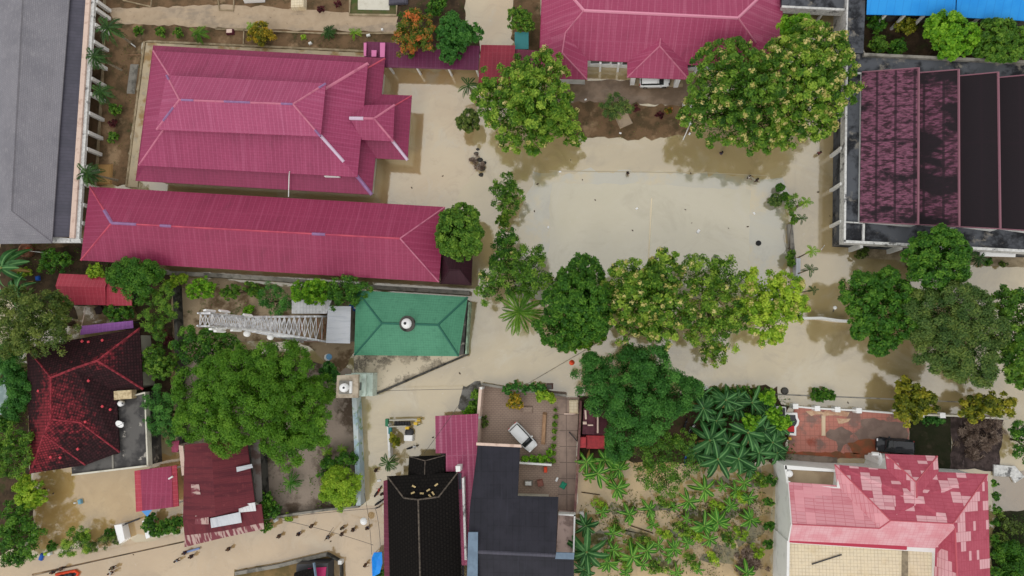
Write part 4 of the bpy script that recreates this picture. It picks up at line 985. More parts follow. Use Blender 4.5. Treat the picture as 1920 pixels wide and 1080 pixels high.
# ------------------------------------------------------------ black shingle house
t = thing('black_roof_house', 'house with a black shingle roof and pale ridge lines on the flooded lane', 'house', P(795, 980, 0))
V = [(726, 893, 4.2), (858, 886, 4.2), (868, 1140, 4.2), (732, 1140, 4.2), (757, 934, 5.3), (822, 932, 5.35), (784, 937, 6.4), (789, 1140, 6.4)]
roof(t, V, [(0, 1, 5, 4), (4, 5, 6), (1, 2, 7, 6, 5), (0, 4, 6, 7, 3)], m_black_roof)
caps(t, [(V[0], V[4]), (V[1], V[5]), (V[4], V[6]), (V[6], V[5]), (V[6], V[7])], m_black_cap, 0.22)
roof(t, [(767, 856, 3.4), (834, 854, 3.4), (834, 892, 3.6), (765, 892, 3.6), (797, 864, 4.4), (796, 892, 4.5)], [(0, 1, 4), (1, 2, 5, 4), (0, 4, 5, 3)], m_black_roof, name='porch_roof')
caps(t, [((797, 864, 4.4), (796, 890, 4.5)), ((767, 856, 3.4), (797, 864, 4.4)), ((834, 854, 3.4), (797, 864, 4.4))], m_black_cap, 0.14)
MB().prism([P(*v) for v in [(736, 902, 4.1), (850, 896, 4.1), (858, 1130, 4.1), (740, 1130, 4.1)]], -0.4, 4.15).build('wall', m_wall, t)
MB().prism([P(*v) for v in [(774, 862, 3.3), (828, 860, 3.3), (828, 894, 3.3), (773, 895, 3.3)]], -0.4, 3.3).build('porch_wall', m_wall_dark, t)
roof(t, [(719, 902, 3.0), (728, 899, 3.3), (731, 1140, 3.3), (721, 1140, 3.0)], [(0, 1, 2, 3)], m_maroon, name='side_awning')
prism_px('side_wall', [(866, 897), (870, 896), (875, 1050), (871, 1050)], -0.4, 4.6, m_white_stain, t)
prism_px('corner_pier', [(854, 874), (863, 874), (863, 884), (855, 885)], -0.4, 5.2, m_white, t)
prism_px('side_gutter', [(859, 887), (865, 887), (871, 1140), (869, 1140)], 3.2, 3.6, m_grey_dark, t)
random.seed(3)
for x, y in ((776, 912), (774, 924), (791, 925), (803, 919), (818, 909), (806, 930), (812, 925)):
    z = 4.2 + 1.15 * (y - 888) / 44
    q = P(x, y, z + 0.06)
    MB().box(q, (0.5, 0.2, 0.1), random.uniform(-1, 1.6)).build('fallen_tile', M('straw_tile', srgb(190, 168, 122), rough=0.8) if 'straw_tile' not in bpy.data.materials else bpy.data.materials['straw_tile'], t)

# maroon shed between the two dark roofs
t = thing('maroon_shed', 'long shed with weathered rose sheets beside the brick-paved courtyard', 'shed', P(856, 850, 0))
roof(t, [(816, 780, 3.1), (897, 776, 3.1), (886, 1060, 4.1), (862, 1060, 4.1), (858, 884, 3.48), (836, 884, 3.48), (836, 850, 3.36), (817, 850, 3.36)], [(0, 1, 2, 3, 4, 5, 6, 7)], m_shed_rose)
MB().prism([P(*v) for v in [(822, 786, 3.1), (890, 784, 3.1), (880, 1050, 3.1), (866, 1050, 3.1), (862, 880, 3.1), (824, 850, 3.1)]], -0.4, 3.1).build('wall', m_wall_dark, t)

# navy roof complex
t = thing('navy_roof_house', 'house with stepped navy sheet roofs behind the brick-paved courtyard', 'house', P(970, 980, 0))
roof(t, [(896, 835, 4.6), (975, 839, 4.6), (971, 930, 5.6), (1047, 932, 5.6), (1042, 1040, 6.8), (877, 1034, 6.8), (881, 950, 5.8)], [(0, 1, 2, 5, 6), (2, 3, 4, 5)], m_navy, name='roof_slope')
roof(t, [(877, 1036, 6.75), (1076, 1047, 6.75), (1076, 1150, 5.4), (872, 1150, 5.4)], [(0, 1, 2, 3)], m_navy, name='roof_slope')
caps(t, [((895, 1035, 6.85), (1043, 1042, 6.85))], m_grey_dark, 0.5)
prism_px('ridge_tray', [(1043, 1036), (1077, 1037), (1076, 1049), (1041, 1048)], 6.7, 6.95, m_steel_blue, t)
prism_px('valley_tray', [(878, 998), (896, 998), (895, 1140), (874, 1140)], 6.75, 6.98, m_steel_blue, t)
MB().prism([P(*v) for v in [(900, 842, 4.5), (968, 844, 4.5), (964, 938, 4.5), (1026, 940, 4.5), (1024, 1050, 4.5), (1062, 1060, 4.5), (1062, 1140, 4.5), (890, 1140, 4.5)]], -0.4, 4.5).build('wall', m_wall, t)
prism_px('eave_beam', [(893, 830), (977, 834), (977, 839), (893, 835)], 4.2, 4.62, m_cream, t)
prism_px('balcony', [(1047, 963), (1078, 966), (1076, 1036), (1043, 1036)], -0.4, 2.2, M('pinkish_slab', srgb(196, 172, 164), [dict(t='n', c=srgb(130, 110, 104), s=0.7, lo=0.52, hi=0.66, f=0.8, d=8)], rough=0.9), t)
for pts in ([(1076, 964), (1079, 964), (1077, 1036), (1074, 1036)], [(1047, 963), (1079, 965), (1079, 968), (1047, 966)]):
    prism_px('balcony_wall', pts, 1.8, 3.0, m_white, t)
# courtyard walls
brick = M('terracotta_wall', srgb(160, 84, 58), [dict(t='n', c=srgb(110, 70, 58), s=1.2, f=0.7)], rough=0.9)
wall_line('courtyard_wall', 'tall plastered wall between the rose shed and brick-paved courtyard', 'wall', [(901, 726), (896, 790), (894, 832)], 0.4, 2.4, m_cream, -0.4, posts=[(902, 728), (897, 783)], pmat=m_white)
wall_line('courtyard_wall', 'maroon-brown wall between the slab path and the small dark roofs', 'wall', [(1089, 752), (1084, 860), (1078, 962)], 0.3, 1.8, M('maroon_wall', srgb(98, 66, 66), [dict(t='n', c=srgb(140, 112, 100), s=0.8, f=0.6)], rough=0.9), -0.4)
wall_line('courtyard_wall', 'grey front wall of the brick-paved courtyard under the hedge', 'wall', [(902, 720), (980, 733), (1062, 742)], 0.3, 1.3, m_wall_grey, -0.4)
wall_line('divider_wall', 'white divider wall in the small courtyard nook beside the navy roof', 'wall', [(974, 868), (1034, 872)], 0.25, 1.5, m_white, -0.2)

# small dark maroon building
t = thing('maroon_roof_hut', 'hut with a dark maroon roof patched with pale strips under the big tree', 'hut', P(1115, 795, 0))
e = [(1094, 766, 2.9), (1140, 768, 2.9), (1136, 816, 2.9), (1092, 814, 2.9)]
roof(t, e + [(1116, 767, 3.5), (1114, 815, 3.5)], [(0, 4, 5, 3), (4, 1, 2, 5)], M('dark_plum_sheet', srgb(74, 36, 46), [dict(t='b', c=srgb(50, 24, 32), w=0.7, h=1.6, m=0.06, f=0.6, off=0), dict(t='n', c=srgb(96, 54, 62), s=0.8, f=0.6)], rough=0.7))
walls(t, e, 0.4, 2.85, m_wall_dark)
for a, b, w in (((1098, 769, 3.05), (1099, 786, 3.1), 0.3), ((1120, 768, 3.5), (1124, 770, 3.4), 0.45), ((1121, 779, 3.4), (1121, 812, 3.4), 0.25), ((1093, 793, 3.0), (1100, 793, 3.15), 0.4), ((1102, 797, 3.2), (1112, 797, 3.45), 0.22)):
    mb = MB(); strip_between(mb, P(*a) + Vector((0, 0, .05)), P(*b) + Vector((0, 0, .05)), w); mb.build('patch_strip', m_cream, t)
t = thing('red_pickup', 'small red truck parked below the dark maroon hut', 'truck', P(1112, 826, 0))
c = P(1112, 827, 0)
MB().box(c + Vector((0.3, 0, 0.75)), (2.4, 1.7, 0.7)).build('cargo_bed', m_truckred, t)
MB().box(c + Vector((-1.35, 0, 1.0)), (0.9, 1.6, 1.2), taper=0.85).build('cab', m_truckred, t)
MB().box(c + Vector((-1.75, 0, 1.3)), (0.3, 1.35, 0.5)).build('windscreen', m_glass, t)
for dx in (-1.2, 0.9):
    for dy in (-0.75, 0.75):
        mb = MB(); mb.tube([c + Vector((dx, dy - 0.12, 0.3)), c + Vector((dx, dy + 0.12, 0.3))], 0.38, 14); mb.build('wheel', m_black, t)

# ------------------------------------------------------------ patched pink house
t = thing('patched_roof_house', 'big house with a patchy pink tile roof and cream-tiled terrace', 'house', P(1660, 980, 0))
ZE, ZR = 6.0, 8.4
V = dict(A=(1565, 871, ZE), A2=(1570, 910, ZE - .2), N1=(1660, 876, ZE), PA=(1660, 851, ZE), PB=(1758, 855, ZE), PA2=(1663, 880, ZE + .1), PX=(1718, 904, 7.9), PR=(1719, 934, 7.9), N2=(1760, 885, ZE), NE=(1852, 889, ZE),
         R1=(1670, 976, ZR), R2=(1787, 982, ZR), WL=(1479, 904, ZE), WV=(1649, 991, 7.9), WR=(1486, 983, 7.9), WS=(1480, 1016, ZE), SV=(1754, 1028, ZE), R3=(1791, 990, ZR), R4=(1798, 1150, ZR), IE=(1750, 1150, ZE), SE=(1858, 1150, ZE), HW=(1612, 921, 7.1), Q=(1690, 918, 7.0), Q2=(1750, 915, 6.9))
def rf(fs, mat, nm='roof_slope'):
    for f in fs:
        roof(t, [V[k] for k in f], [tuple(range(len(f)))], mat, name=nm)
rf([('A', 'PA2', 'PR', 'N2', 'NE', 'R2', 'R1')], m_patched)
rf([('A', 'A2', 'WV', 'R1')], m_patched_light)
rf([('WL', 'A2', 'WV', 'WR')], m_patched_light)
rf([('WR', 'WV', 'R1', 'R2', 'R3', 'SV', 'WS')], m_patched_pale)
rf([('NE', 'SE', 'R4', 'R3', 'R2'), ('R3', 'R4', 'IE', 'SV')], m_patched)
rf([('PA', 'PX', 'PR', 'PA2'), ('PA', 'PB', 'PX'), ('PB', 'N2', 'PR', 'PX')], m_patched, 'gable_roof')
caps(t, [(V['R1'], V['R2']), (V['A'], V['R1']), (V['NE'], V['R2']), (V['WR'], V['WV']), (V['R3'], V['R4']), (V['PX'], V['PR']), (V['PA'], V['PX']), (V['PB'], V['PX']), (V['WV'], V['R1'])], m_patched_cap, 0.16)
mb = MB(); strip_between(mb, P(1481, 1013, 6.05), P(1700, 1027, 6.05), 0.7, 0.05); mb.build('eave_strip', M('crimson_eave', srgb(176, 56, 78), rough=0.6), t)
wl = [P(1480, 907, 5.9), P(1569, 913, 5.9), P(1572, 882, 5.9), P(1658, 884, 5.9), P(1666, 862, 5.9), P(1750, 864, 5.9), P(1752, 890, 5.9), P(1846, 896, 5.9), P(1850, 1150, 5.9), P(1752, 1150, 5.9), P(1752, 1036, 5.9), P(1478, 1018, 5.9)]
MB().prism(wl, -0.4, 5.95).build('wall', m_white, t)
g = [P(1477, 902, 5.9), P(1477, 1016, 5.9), P(1483, 983, 7.75)]
MB().add(g + [p + Vector((0.3, 0, 0)) for p in g], [(0, 1, 2), (5, 4, 3), (0, 3, 4, 1), (1, 4, 5, 2), (2, 5, 3, 0)]).build('gable_wall', m_white, t)
prism_px('terrace', [(1474, 880), (1566, 886), (1566, 912), (1476, 906)], -0.4, 4.6, M('tan_slab', srgb(166, 148, 122), [dict(t='n', c=srgb(140, 120, 96), s=0.5, f=0.7, d=7)], rough=0.9), t)
for pts in ([(1472, 872), (1567, 880), (1566, 885), (1472, 880)], [(1470, 872), (1475, 873), (1479, 906), (1475, 906)]):
    prism_px('parapet', pts, -0.4, 5.2, m_white, t)
prism_px('sun_deck', [(1480, 1014), (1748, 1028), (1748, 1150), (1478, 1150)], -0.4, 5.3, m_cream_tile, t)
prism_px('deck_wall', [(1476, 1014), (1481, 1014), (1479, 1150), (1474, 1150)], -0.4, 5.9, m_white, t)
prism_px('deck_channel', [(1692, 1030), (1703, 1031), (1702, 1150), (1690, 1150)], 5.2, 5.42, M('grey_channel', srgb(150, 138, 116), [dict(t='n', c=srgb(110, 100, 84), s=1, f=0.7)], rough=0.9), t)
mb = MB(); mb.tube([P(1522, 1058, 5.42), P(1578, 1040, 5.42)], 0.08, 6); mb.build('steel_pipe', m_dark, t)
mb = MB()
for a, b in (((1634, 851), (1648, 852)), ((1648, 850), (1652, 862)), ((1651, 862), (1652, 876))):
    strip_between(mb, P(*a, 4.2), P(*b, 4.2), 0.5, 0.2, 0.1)
mb.build('porch_rail', m_white_clean, t)
q = P(1650, 866, 4.2); MB().box((q.x, q.y, 1.9), (0.4, 0.5, 4.5)).build('porch_column', m_white_clean, t)
t = thing('roof_tank', 'round white tank on the tan terrace of the patched pink house', 'tank', P(1478, 886, 4.6))
MB().lathe(P(1478, 887, 4.6), [(0.42, 0), (0.45, 0.4), (0.38, 0.6), (0.1, 0.7)], 16).build('body', m_white_clean, t)
MB().lathe(P(1478, 887, 5.3), [(0.15, 0), (0.22, 0.1)], 10).build('cap', m_white, t)
# patio furniture walls
wall_line('patio_wall', 'white-posted front wall of the red patio along the flooded road', 'wall', [(1488, 762), (1530, 766), (1612, 770), (1676, 775)], 0.2, 1.3, m_white, -0.4, posts=[(1492, 762), (1533, 766), (1571, 768), (1611, 770)], pmat=m_white_clean, post=0.65)
wall_line('lawn_wall', 'low white-posted wall above the dark lawn and brush plot', 'wall', [(1676, 775), (1726, 778), (1800, 780), (1890, 786)], 0.2, 1.2, m_wall, -0.4, posts=[(1728, 778), (1768, 779)], pmat=m_white_clean, post=0.65)
t = thing('fish_pond', 'white-rimmed curved basin with a dark pool at the edge of the red patio', 'pond', P(1484, 795, 0))
rim = [(1473, 774), (1495, 774), (1496, 783), (1499, 789), (1497, 797), (1493, 802), (1493, 817), (1474, 815)]
prism_px('rim', rim, 0.0, 0.75, m_white_clean, t)
ins = inset([P(x, y, 0.76) for x, y in rim], 0.28)
ins2 = [(p.x, p.y) for p in ins]
MB().prism(ins2, 0.3, 0.78).build('pool', m_glass, t)
q = P(1482, 804, 0.8); MB().box(q, (0.95, 0.75, 0.12)).build('red_cover', m_red, t)
t = thing('planter', 'white-edged planter with dark soil beside the patio basin', 'planter', P(1465, 768, 0))
prism_px('rim', [(1456, 762), (1474, 763), (1474, 783), (1458, 781)], -0.3, 0.8, m_white, t)
prism_px('soil', [(1458, 764), (1472, 765), (1472, 780), (1460, 779)], 0.5, 0.83, m_dark, t)

# ------------------------------------------------------------ houses cut by the frame
t = thing('tin_roof_house', 'house with a pale tin roof half hidden by bananas on the far edge', 'house', P(4, 745, 0))
roof(t, [(-40, 712, 3.2), (8, 714, 3.2), (22, 776, 3.0), (-40, 780, 3.0)], [(0, 1, 2, 3)], M('greenish_tin', srgb(150, 166, 166), [dict(t='n', c=srgb(110, 130, 130), s=0.8, f=0.7)], rough=0.6))
MB().prism([P(*v) for v in [(-40, 716, 3), (4, 718, 3), (16, 772, 3), (-40, 774, 3)]], -0.4, 3.0).build('wall', m_wall, t)
t = thing('street_house', 'low house with a black roof and magenta sheet at the foot of the street', 'house', P(575, 1080, 0))
roof(t, [(552, 1074, 3.0), (592, 1064, 3.6), (592, 1140, 3.6), (540, 1140, 3.0)], [(0, 1, 2, 3)], m_black_roof, name='roof_slope')
roof(t, [(577, 1066, 2.6), (612, 1063, 2.4), (610, 1080, 2.4), (590, 1082, 2.6)], [(0, 1, 2, 3)], M('magenta_sheet', srgb(176, 40, 96), rough=0.5), 0.08, 'awning')
MB().prism([P(*v) for v in [(556, 1058, 2.3), (615, 1056, 2.3), (614, 1140, 2.3), (552, 1140, 2.3)]], -0.4, 2.3).build('wall', m_dark, t)
mb = MB(); strip_between(mb, P(588, 1055, 3.7), P(592, 1082, 3.7), 0.35, 0.1); mb.build('gutter', m_steel_blue, t)
wall_line('street_wall', 'rough broken stone wall along the foot of the flooded street', 'wall', [(440, 1076), (520, 1062), (560, 1052), (612, 1040)], 0.45, 0.7, m_wall_grey, -0.4)
wall_line('street_wall', 'low dark wall turning the corner beside the street house', 'wall', [(612, 1040), (638, 1054), (641, 1140)], 0.25, 0.8, m_wall_dark, -0.4, posts=[(637, 1055)], pmat=m_white, post=0.5)

# ------------------------------------------------------------ free-standing walls
moss = M('blue_white_wall', srgb(190, 200, 202), [dict(t='n', c=srgb(140, 168, 184), s=0.4, st=(1, 1, 1), lo=0.5, hi=0.6, f=0.7), dict(t='n', c=srgb(110, 140, 60), s=0.9, lo=0.56, hi=0.66, f=0.8, d=8)], rough=0.85)
wall_line('lane_wall', 'pale blue and white mossy wall along the flooded lane', 'wall', [(664, 746), (669, 850), (672, 948)], 0.65, 2.0, moss)
wall_line('plot_wall', 'grey mouldy wall between the soil plot and the flooded street', 'wall', [(494, 974), (560, 963), (612, 956), (672, 950)], 0.3, 1.1, m_wall_grey)
wall_line('plot_wall', 'dark narrow wall between the tower plot and the tile house gardens', 'wall', [(326, 535), (331, 640), (333, 740), (338, 832)], 0.5, 1.6, m_wall_dark)
wall_line('boundary_wall', 'long grey boundary wall under the long rose-pink roof', 'wall', [(300, 510), (500, 522), (700, 538), (880, 549)], 0.55, 1.2, m_wall_grey)
wall_line('road_wall', 'white road wall between the flowering trees and the dark round trees', 'wall', [(1486, 597), (1540, 596), (1575, 601), (1594, 602)], 0.3, 1.4, m_white)
wall_line('planter_wall', 'grey stepped planter wall standing beside the small palms', 'wall', [(1482, 420), (1486, 470), (1490, 500)], 0.6, 0.8, m_wall_grey)
wall_line('planter_wall', 'pale concrete slab wall below the small palms near the white road wall', 'wall', [(1497, 484), (1496, 542)], 0.55, 1.4, m_tin)
wall_line('garden_wall', 'low pale wall above the gardens by the saw-tooth building', 'wall', [(1760, 549), (1830, 554), (1870, 560)], 0.3, 1.0, m_wall_grey)
wall_line('gate_lane_wall', 'thin green-and-white fence wall beside the food cart', 'wall', [(727, 795), (729, 830), (730, 858)], 0.3, 1.3, m_white)
wall_line('brush_wall', 'broken white concrete slabs beside the brush plot', 'wall', [(1864, 882), (1900, 884), (1912, 900)], 1.4, 0.35, m_white_stain)
t = thing('gate', 'open white gate with thick posts at the mouth of the flooded yard', 'gate', P(240, 1000, 0))
for pts in ([(214, 985), (228, 983), (234, 1012), (224, 1020), (221, 1012)], [(266, 977), (278, 975), (281, 1008), (274, 1010)]):
    prism_px('gate_post', pts, -0.4, 1.3, m_white_clean, t)
mb = MB(); mb.tube([P(231, 984, 0.6), P(262, 972, 0.6)], 0.12, 6); mb.tube([P(231, 985, 1.4), P(262, 973, 1.4)], 0.06, 6)
for k in range(7): mb.tube([P(231 + k * 5, 984.5 - k * 2, 0.0), P(231 + k * 5, 984.5 - k * 2, 1.5)], 0.05, 5)
mb.build('gate_leaf', m_dark, t)

# ------------------------------------------------------------ vegetation
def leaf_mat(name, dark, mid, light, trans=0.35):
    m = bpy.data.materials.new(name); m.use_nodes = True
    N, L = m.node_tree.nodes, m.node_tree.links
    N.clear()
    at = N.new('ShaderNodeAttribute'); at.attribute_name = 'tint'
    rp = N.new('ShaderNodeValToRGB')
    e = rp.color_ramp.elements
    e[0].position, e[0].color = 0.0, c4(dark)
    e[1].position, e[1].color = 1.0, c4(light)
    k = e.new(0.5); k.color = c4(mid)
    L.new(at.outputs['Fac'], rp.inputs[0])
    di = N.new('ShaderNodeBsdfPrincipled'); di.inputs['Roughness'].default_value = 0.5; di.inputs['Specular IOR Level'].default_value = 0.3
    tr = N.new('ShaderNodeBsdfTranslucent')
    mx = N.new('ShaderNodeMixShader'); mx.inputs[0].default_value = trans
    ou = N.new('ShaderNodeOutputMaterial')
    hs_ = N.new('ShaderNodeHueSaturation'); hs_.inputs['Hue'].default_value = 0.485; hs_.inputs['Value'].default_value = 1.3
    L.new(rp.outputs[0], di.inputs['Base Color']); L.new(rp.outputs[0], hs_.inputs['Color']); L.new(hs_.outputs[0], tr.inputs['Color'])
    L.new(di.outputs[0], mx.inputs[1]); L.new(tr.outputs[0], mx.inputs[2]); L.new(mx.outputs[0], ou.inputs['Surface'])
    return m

LM = dict(
    flower=leaf_mat('yellow_green_leaf', srgb(50, 92, 20), srgb(96, 142, 36), srgb(168, 196, 74)),
    bloom=leaf_mat('cream_blossom', srgb(178, 174, 92), srgb(206, 198, 122), srgb(226, 216, 152)),
    dark=leaf_mat('dark_green_leaf', srgb(36, 80, 20), srgb(64, 118, 30), srgb(114, 160, 50)),
    mid=leaf_mat('mid_green_leaf', srgb(46, 88, 22), srgb(84, 130, 36), srgb(134, 170, 58)),
    fine=leaf_mat('feathery_leaf', srgb(54, 100, 20), srgb(92, 144, 36), srgb(134, 180, 58), 0.45),
    deep=leaf_mat('deep_green_leaf', srgb(40, 90, 34), srgb(66, 126, 48), srgb(106, 164, 70), 0.42),
    grey=leaf_mat('grey_green_leaf', srgb(52, 86, 38), srgb(88, 120, 56), srgb(138, 156, 74)),
    bright=leaf_mat('bright_green_leaf', srgb(66, 120, 18), srgb(106, 164, 28), srgb(156, 200, 54)),
    lime=leaf_mat('lime_leaf', srgb(92, 136, 28), srgb(142, 182, 44), srgb(190, 212, 72)),
    olive=leaf_mat('olive_yellow_leaf', srgb(66, 84, 18), srgb(118, 130, 30), srgb(180, 174, 52)),
    brown=leaf_mat('olive_brown_leaf', srgb(50, 76, 28), srgb(88, 114, 44), srgb(134, 148, 68)),
    croton=leaf_mat('orange_croton_leaf', srgb(62, 104, 22), srgb(104, 122, 36), srgb(222, 130, 66)),
    yellow=leaf_mat('yellow_croton_leaf', srgb(66, 96, 22), srgb(150, 140, 34), srgb(222, 182, 54)),
    palm=leaf_mat('palm_frond', srgb(26, 54, 20), srgb(44, 80, 28), srgb(78, 116, 44), 0.12),
    palmlight=leaf_mat('bright_palm_frond', srgb(74, 124, 26), srgb(122, 166, 40), srgb(172, 200, 66), 0.3),
    banana=leaf_mat('banana_leaf', srgb(38, 92, 22), srgb(68, 132, 34), srgb(140, 188, 78), 0.3),
    bananadark=leaf_mat('dark_banana_leaf', srgb(24, 66, 28), srgb(42, 96, 42), srgb(104, 154, 90), 0.25),
    weed=leaf_mat('flooded_weed', srgb(50, 62, 30), srgb(84, 104, 44), srgb(126, 156, 60)),
    dry=leaf_mat('dry_twig', srgb(84, 66, 54), srgb(110, 92, 80), srgb(150, 132, 118), 0.1),
    rot=leaf_mat('rotten_weed', srgb(52, 50, 40), srgb(76, 72, 54), srgb(104, 98, 70), 0.1),
    straw=leaf_mat('withered_leaf', srgb(120, 92, 48), srgb(158, 126, 70), srgb(186, 156, 96), 0.2),
    maroonleaf=leaf_mat('maroon_leaf', srgb(60, 24, 30), srgb(88, 36, 42), srgb(120, 56, 56)),
)

def unit(a): return a / np.maximum(np.linalg.norm(a, axis=1, keepdims=True), 1e-9)

def leaf_obj(name, C, Nn, L, W, tint, mat, parent, off, cup=0.12):
    n = len(C)
    R = unit(RNG.normal(size=(n, 3)))
    T = unit(np.cross(Nn, R)); B = np.cross(Nn, T)
    L = np.broadcast_to(L, (n,))[:, None]; W = np.broadcast_to(W, (n,))[:, None]
    v = np.empty((n, 4, 3))
    v[:, 0] = C - T * L * 0.5; v[:, 2] = C + T * L * 0.5 - Nn * L * cup
    v[:, 1] = C + B * W * 0.5 + Nn * L * cup * 0.6; v[:, 3] = C - B * W * 0.5 + Nn * L * cup * 0.6
    v = v.reshape(-1, 3) - np.array(off)
    me = bpy.data.meshes.new(name)
    me.vertices.add(4 * n); me.loops.add(4 * n); me.polygons.add(n)
    me.vertices.foreach_set('co', v.astype(np.float32).ravel())
    me.loops.foreach_set('vertex_index', np.arange(4 * n, dtype=np.int32))
    me.polygons.foreach_set('loop_start', np.arange(0, 4 * n, 4, dtype=np.int32))
    me.update(calc_edges=True)
    a = me.attributes.new('tint', 'FLOAT', 'FACE')
    a.data.foreach_set('value', np.clip(tint, 0, 1).astype(np.float32))
    me.materials.append(mat)
    return link_mesh(name, me, parent)

#        clump radius, leaves per clump, leaf length, width, clump density, up-bias, tint spread (clump, leaf), flatness
STYLE = dict(
    rosette=dict(cr=0.60, n=68, L=0.41, W=0.19, k=1.15, up=0.40, tc=0.24, tl=0.18, fl=0.85, r0=0.66, r1=1.12),
    round=dict(cr=0.55, n=66, L=0.36, W=0.19, k=1.7, up=0.35, tc=0.15, tl=0.18, fl=0.9, r0=0.86, r1=1.03),
    fine=dict(cr=0.85, n=170, L=0.34, W=0.13, k=1.8, up=0.35, tc=0.13, tl=0.14, fl=0.75, r0=0.86, r1=1.02),
    loose=dict(cr=0.72, n=72, L=0.38, W=0.16, k=1.15, up=0.35, tc=0.2, tl=0.2, fl=0.8, r0=0.66, r1=1.12),
    shrub=dict(cr=0.38, n=30, L=0.36, W=0.16, k=1.3, up=0.35, tc=0.18, tl=0.24, fl=0.9, r0=0.7, r1=1.1),
    ball=dict(cr=0.25, n=40, L=0.2, W=0.12, k=1.6, up=0.3, tc=0.1, tl=0.2, fl=1.0, r0=0.9, r1=1.02),
    willow=dict(cr=0.6, n=60, L=0.5, W=0.08, k=0.9, up=0.5, tc=0.2, tl=0.25, fl=0.8, r0=0.6, r1=1.15),
)

def crown_points(lobes, st):
    """lobes: list of (centre, radius). Clumps of leaves over each lobe, leaving out what other lobes bury."""
    Cs, Ns, Ts, Cl = [], [], [], []
    for i, (c, R) in enumerate(lobes):
        c = np.array(c)
        cr = st['cr'] * min(1.0, 0.45 + R / 4.0)
        m = max(5, int(st['k'] * 2.3 * R * R / (cr * cr)))
        d = unit(RNG.normal(size=(m, 3)))
        d[:, 2] = np.where(d[:, 2] < -0.25, -d[:, 2] * 0.6, d[:, 2]); d = unit(d)
        # lumpy outline: a few broad bulges plus jitter
        ph = RNG.uniform(0, 6.28, 4)
        lump = 1 + 0.10 * np.sin(3 * np.arctan2(d[:, 1], d[:, 0]) + ph[0]) + 0.07 * np.sin(5 * np.arctan2(d[:, 1], d[:, 0]) + ph[1]) + 0.08 * np.sin(6 * d[:, 2] + ph[2])
        rr = R * lump * RNG.uniform(st['r0'], st['r1'], m)
        pc = c + d * rr[:, None] * np.array([1, 1, st['fl']])
        keep = np.ones(m, bool)
        for j, (c2, R2) in enumerate(lobes):
            if j != i: keep &= (np.linalg.norm((pc - np.array(c2)) / np.array([1, 1, st['fl']]), axis=1) > 0.72 * R2) | (pc[:, 2] > c2[2] + 0.75 * R2)
        if st['r1'] > 1.05:                       # hollows where a bough is missing, and sprigs beyond the outline
            for q in unit(RNG.normal(size=(max(2, int(R * 0.9)), 3)) + np.array([0, 0, 0.3])):
                keep &= (d @ q < math.cos(RNG.uniform(0.16, 0.34))) | (RNG.uniform(size=m) < 0.12)
            far = RNG.uniform(size=m) < 0.05
            pc = np.where(far[:, None], c + (pc - c) * np.array([1.22, 1.22, 0.8]), pc)
        pc, d = pc[keep], d[keep]
        m = len(pc)
        if m == 0: continue
        n = max(8, int(st['n'] * (cr / st['cr']) ** 1.2))
        ct = RNG.normal(0.5, st['tc'], m)
        q = unit(RNG.normal(size=(m * n, 3)))
        dd = np.repeat(d, n, 0)
        q = unit(q + dd * 0.55 + np.array([0, 0, 0.25]))
        r = cr * RNG.uniform(0.35, 1.05, m * n)
        pos = np.repeat(pc, n, 0) + q * r[:, None] * np.array([1, 1, 0.8])
        nn = unit(q * (1 - st['up']) + np.array([0, 0, st['up']]) + RNG.normal(0, 0.28, (m * n, 3)))
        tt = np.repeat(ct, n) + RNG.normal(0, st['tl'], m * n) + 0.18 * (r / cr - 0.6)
        Cs.append(pos); Ns.append(nn); Ts.append(tt); Cl.append(np.hstack([pc + d * cr * 0.7, d]))
        # sparse inner foliage
        ni = int(m * n * 0.22)
        qi = unit(RNG.normal(size=(ni, 3))) * (R * RNG.uniform(0.2, 0.75, ni))[:, None]
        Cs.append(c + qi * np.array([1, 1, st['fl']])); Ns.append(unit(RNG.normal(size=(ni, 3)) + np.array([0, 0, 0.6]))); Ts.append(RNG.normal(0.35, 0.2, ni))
    return np.vstack(Cs), np.vstack(Ns), np.concatenate(Ts), np.vstack(Cl)

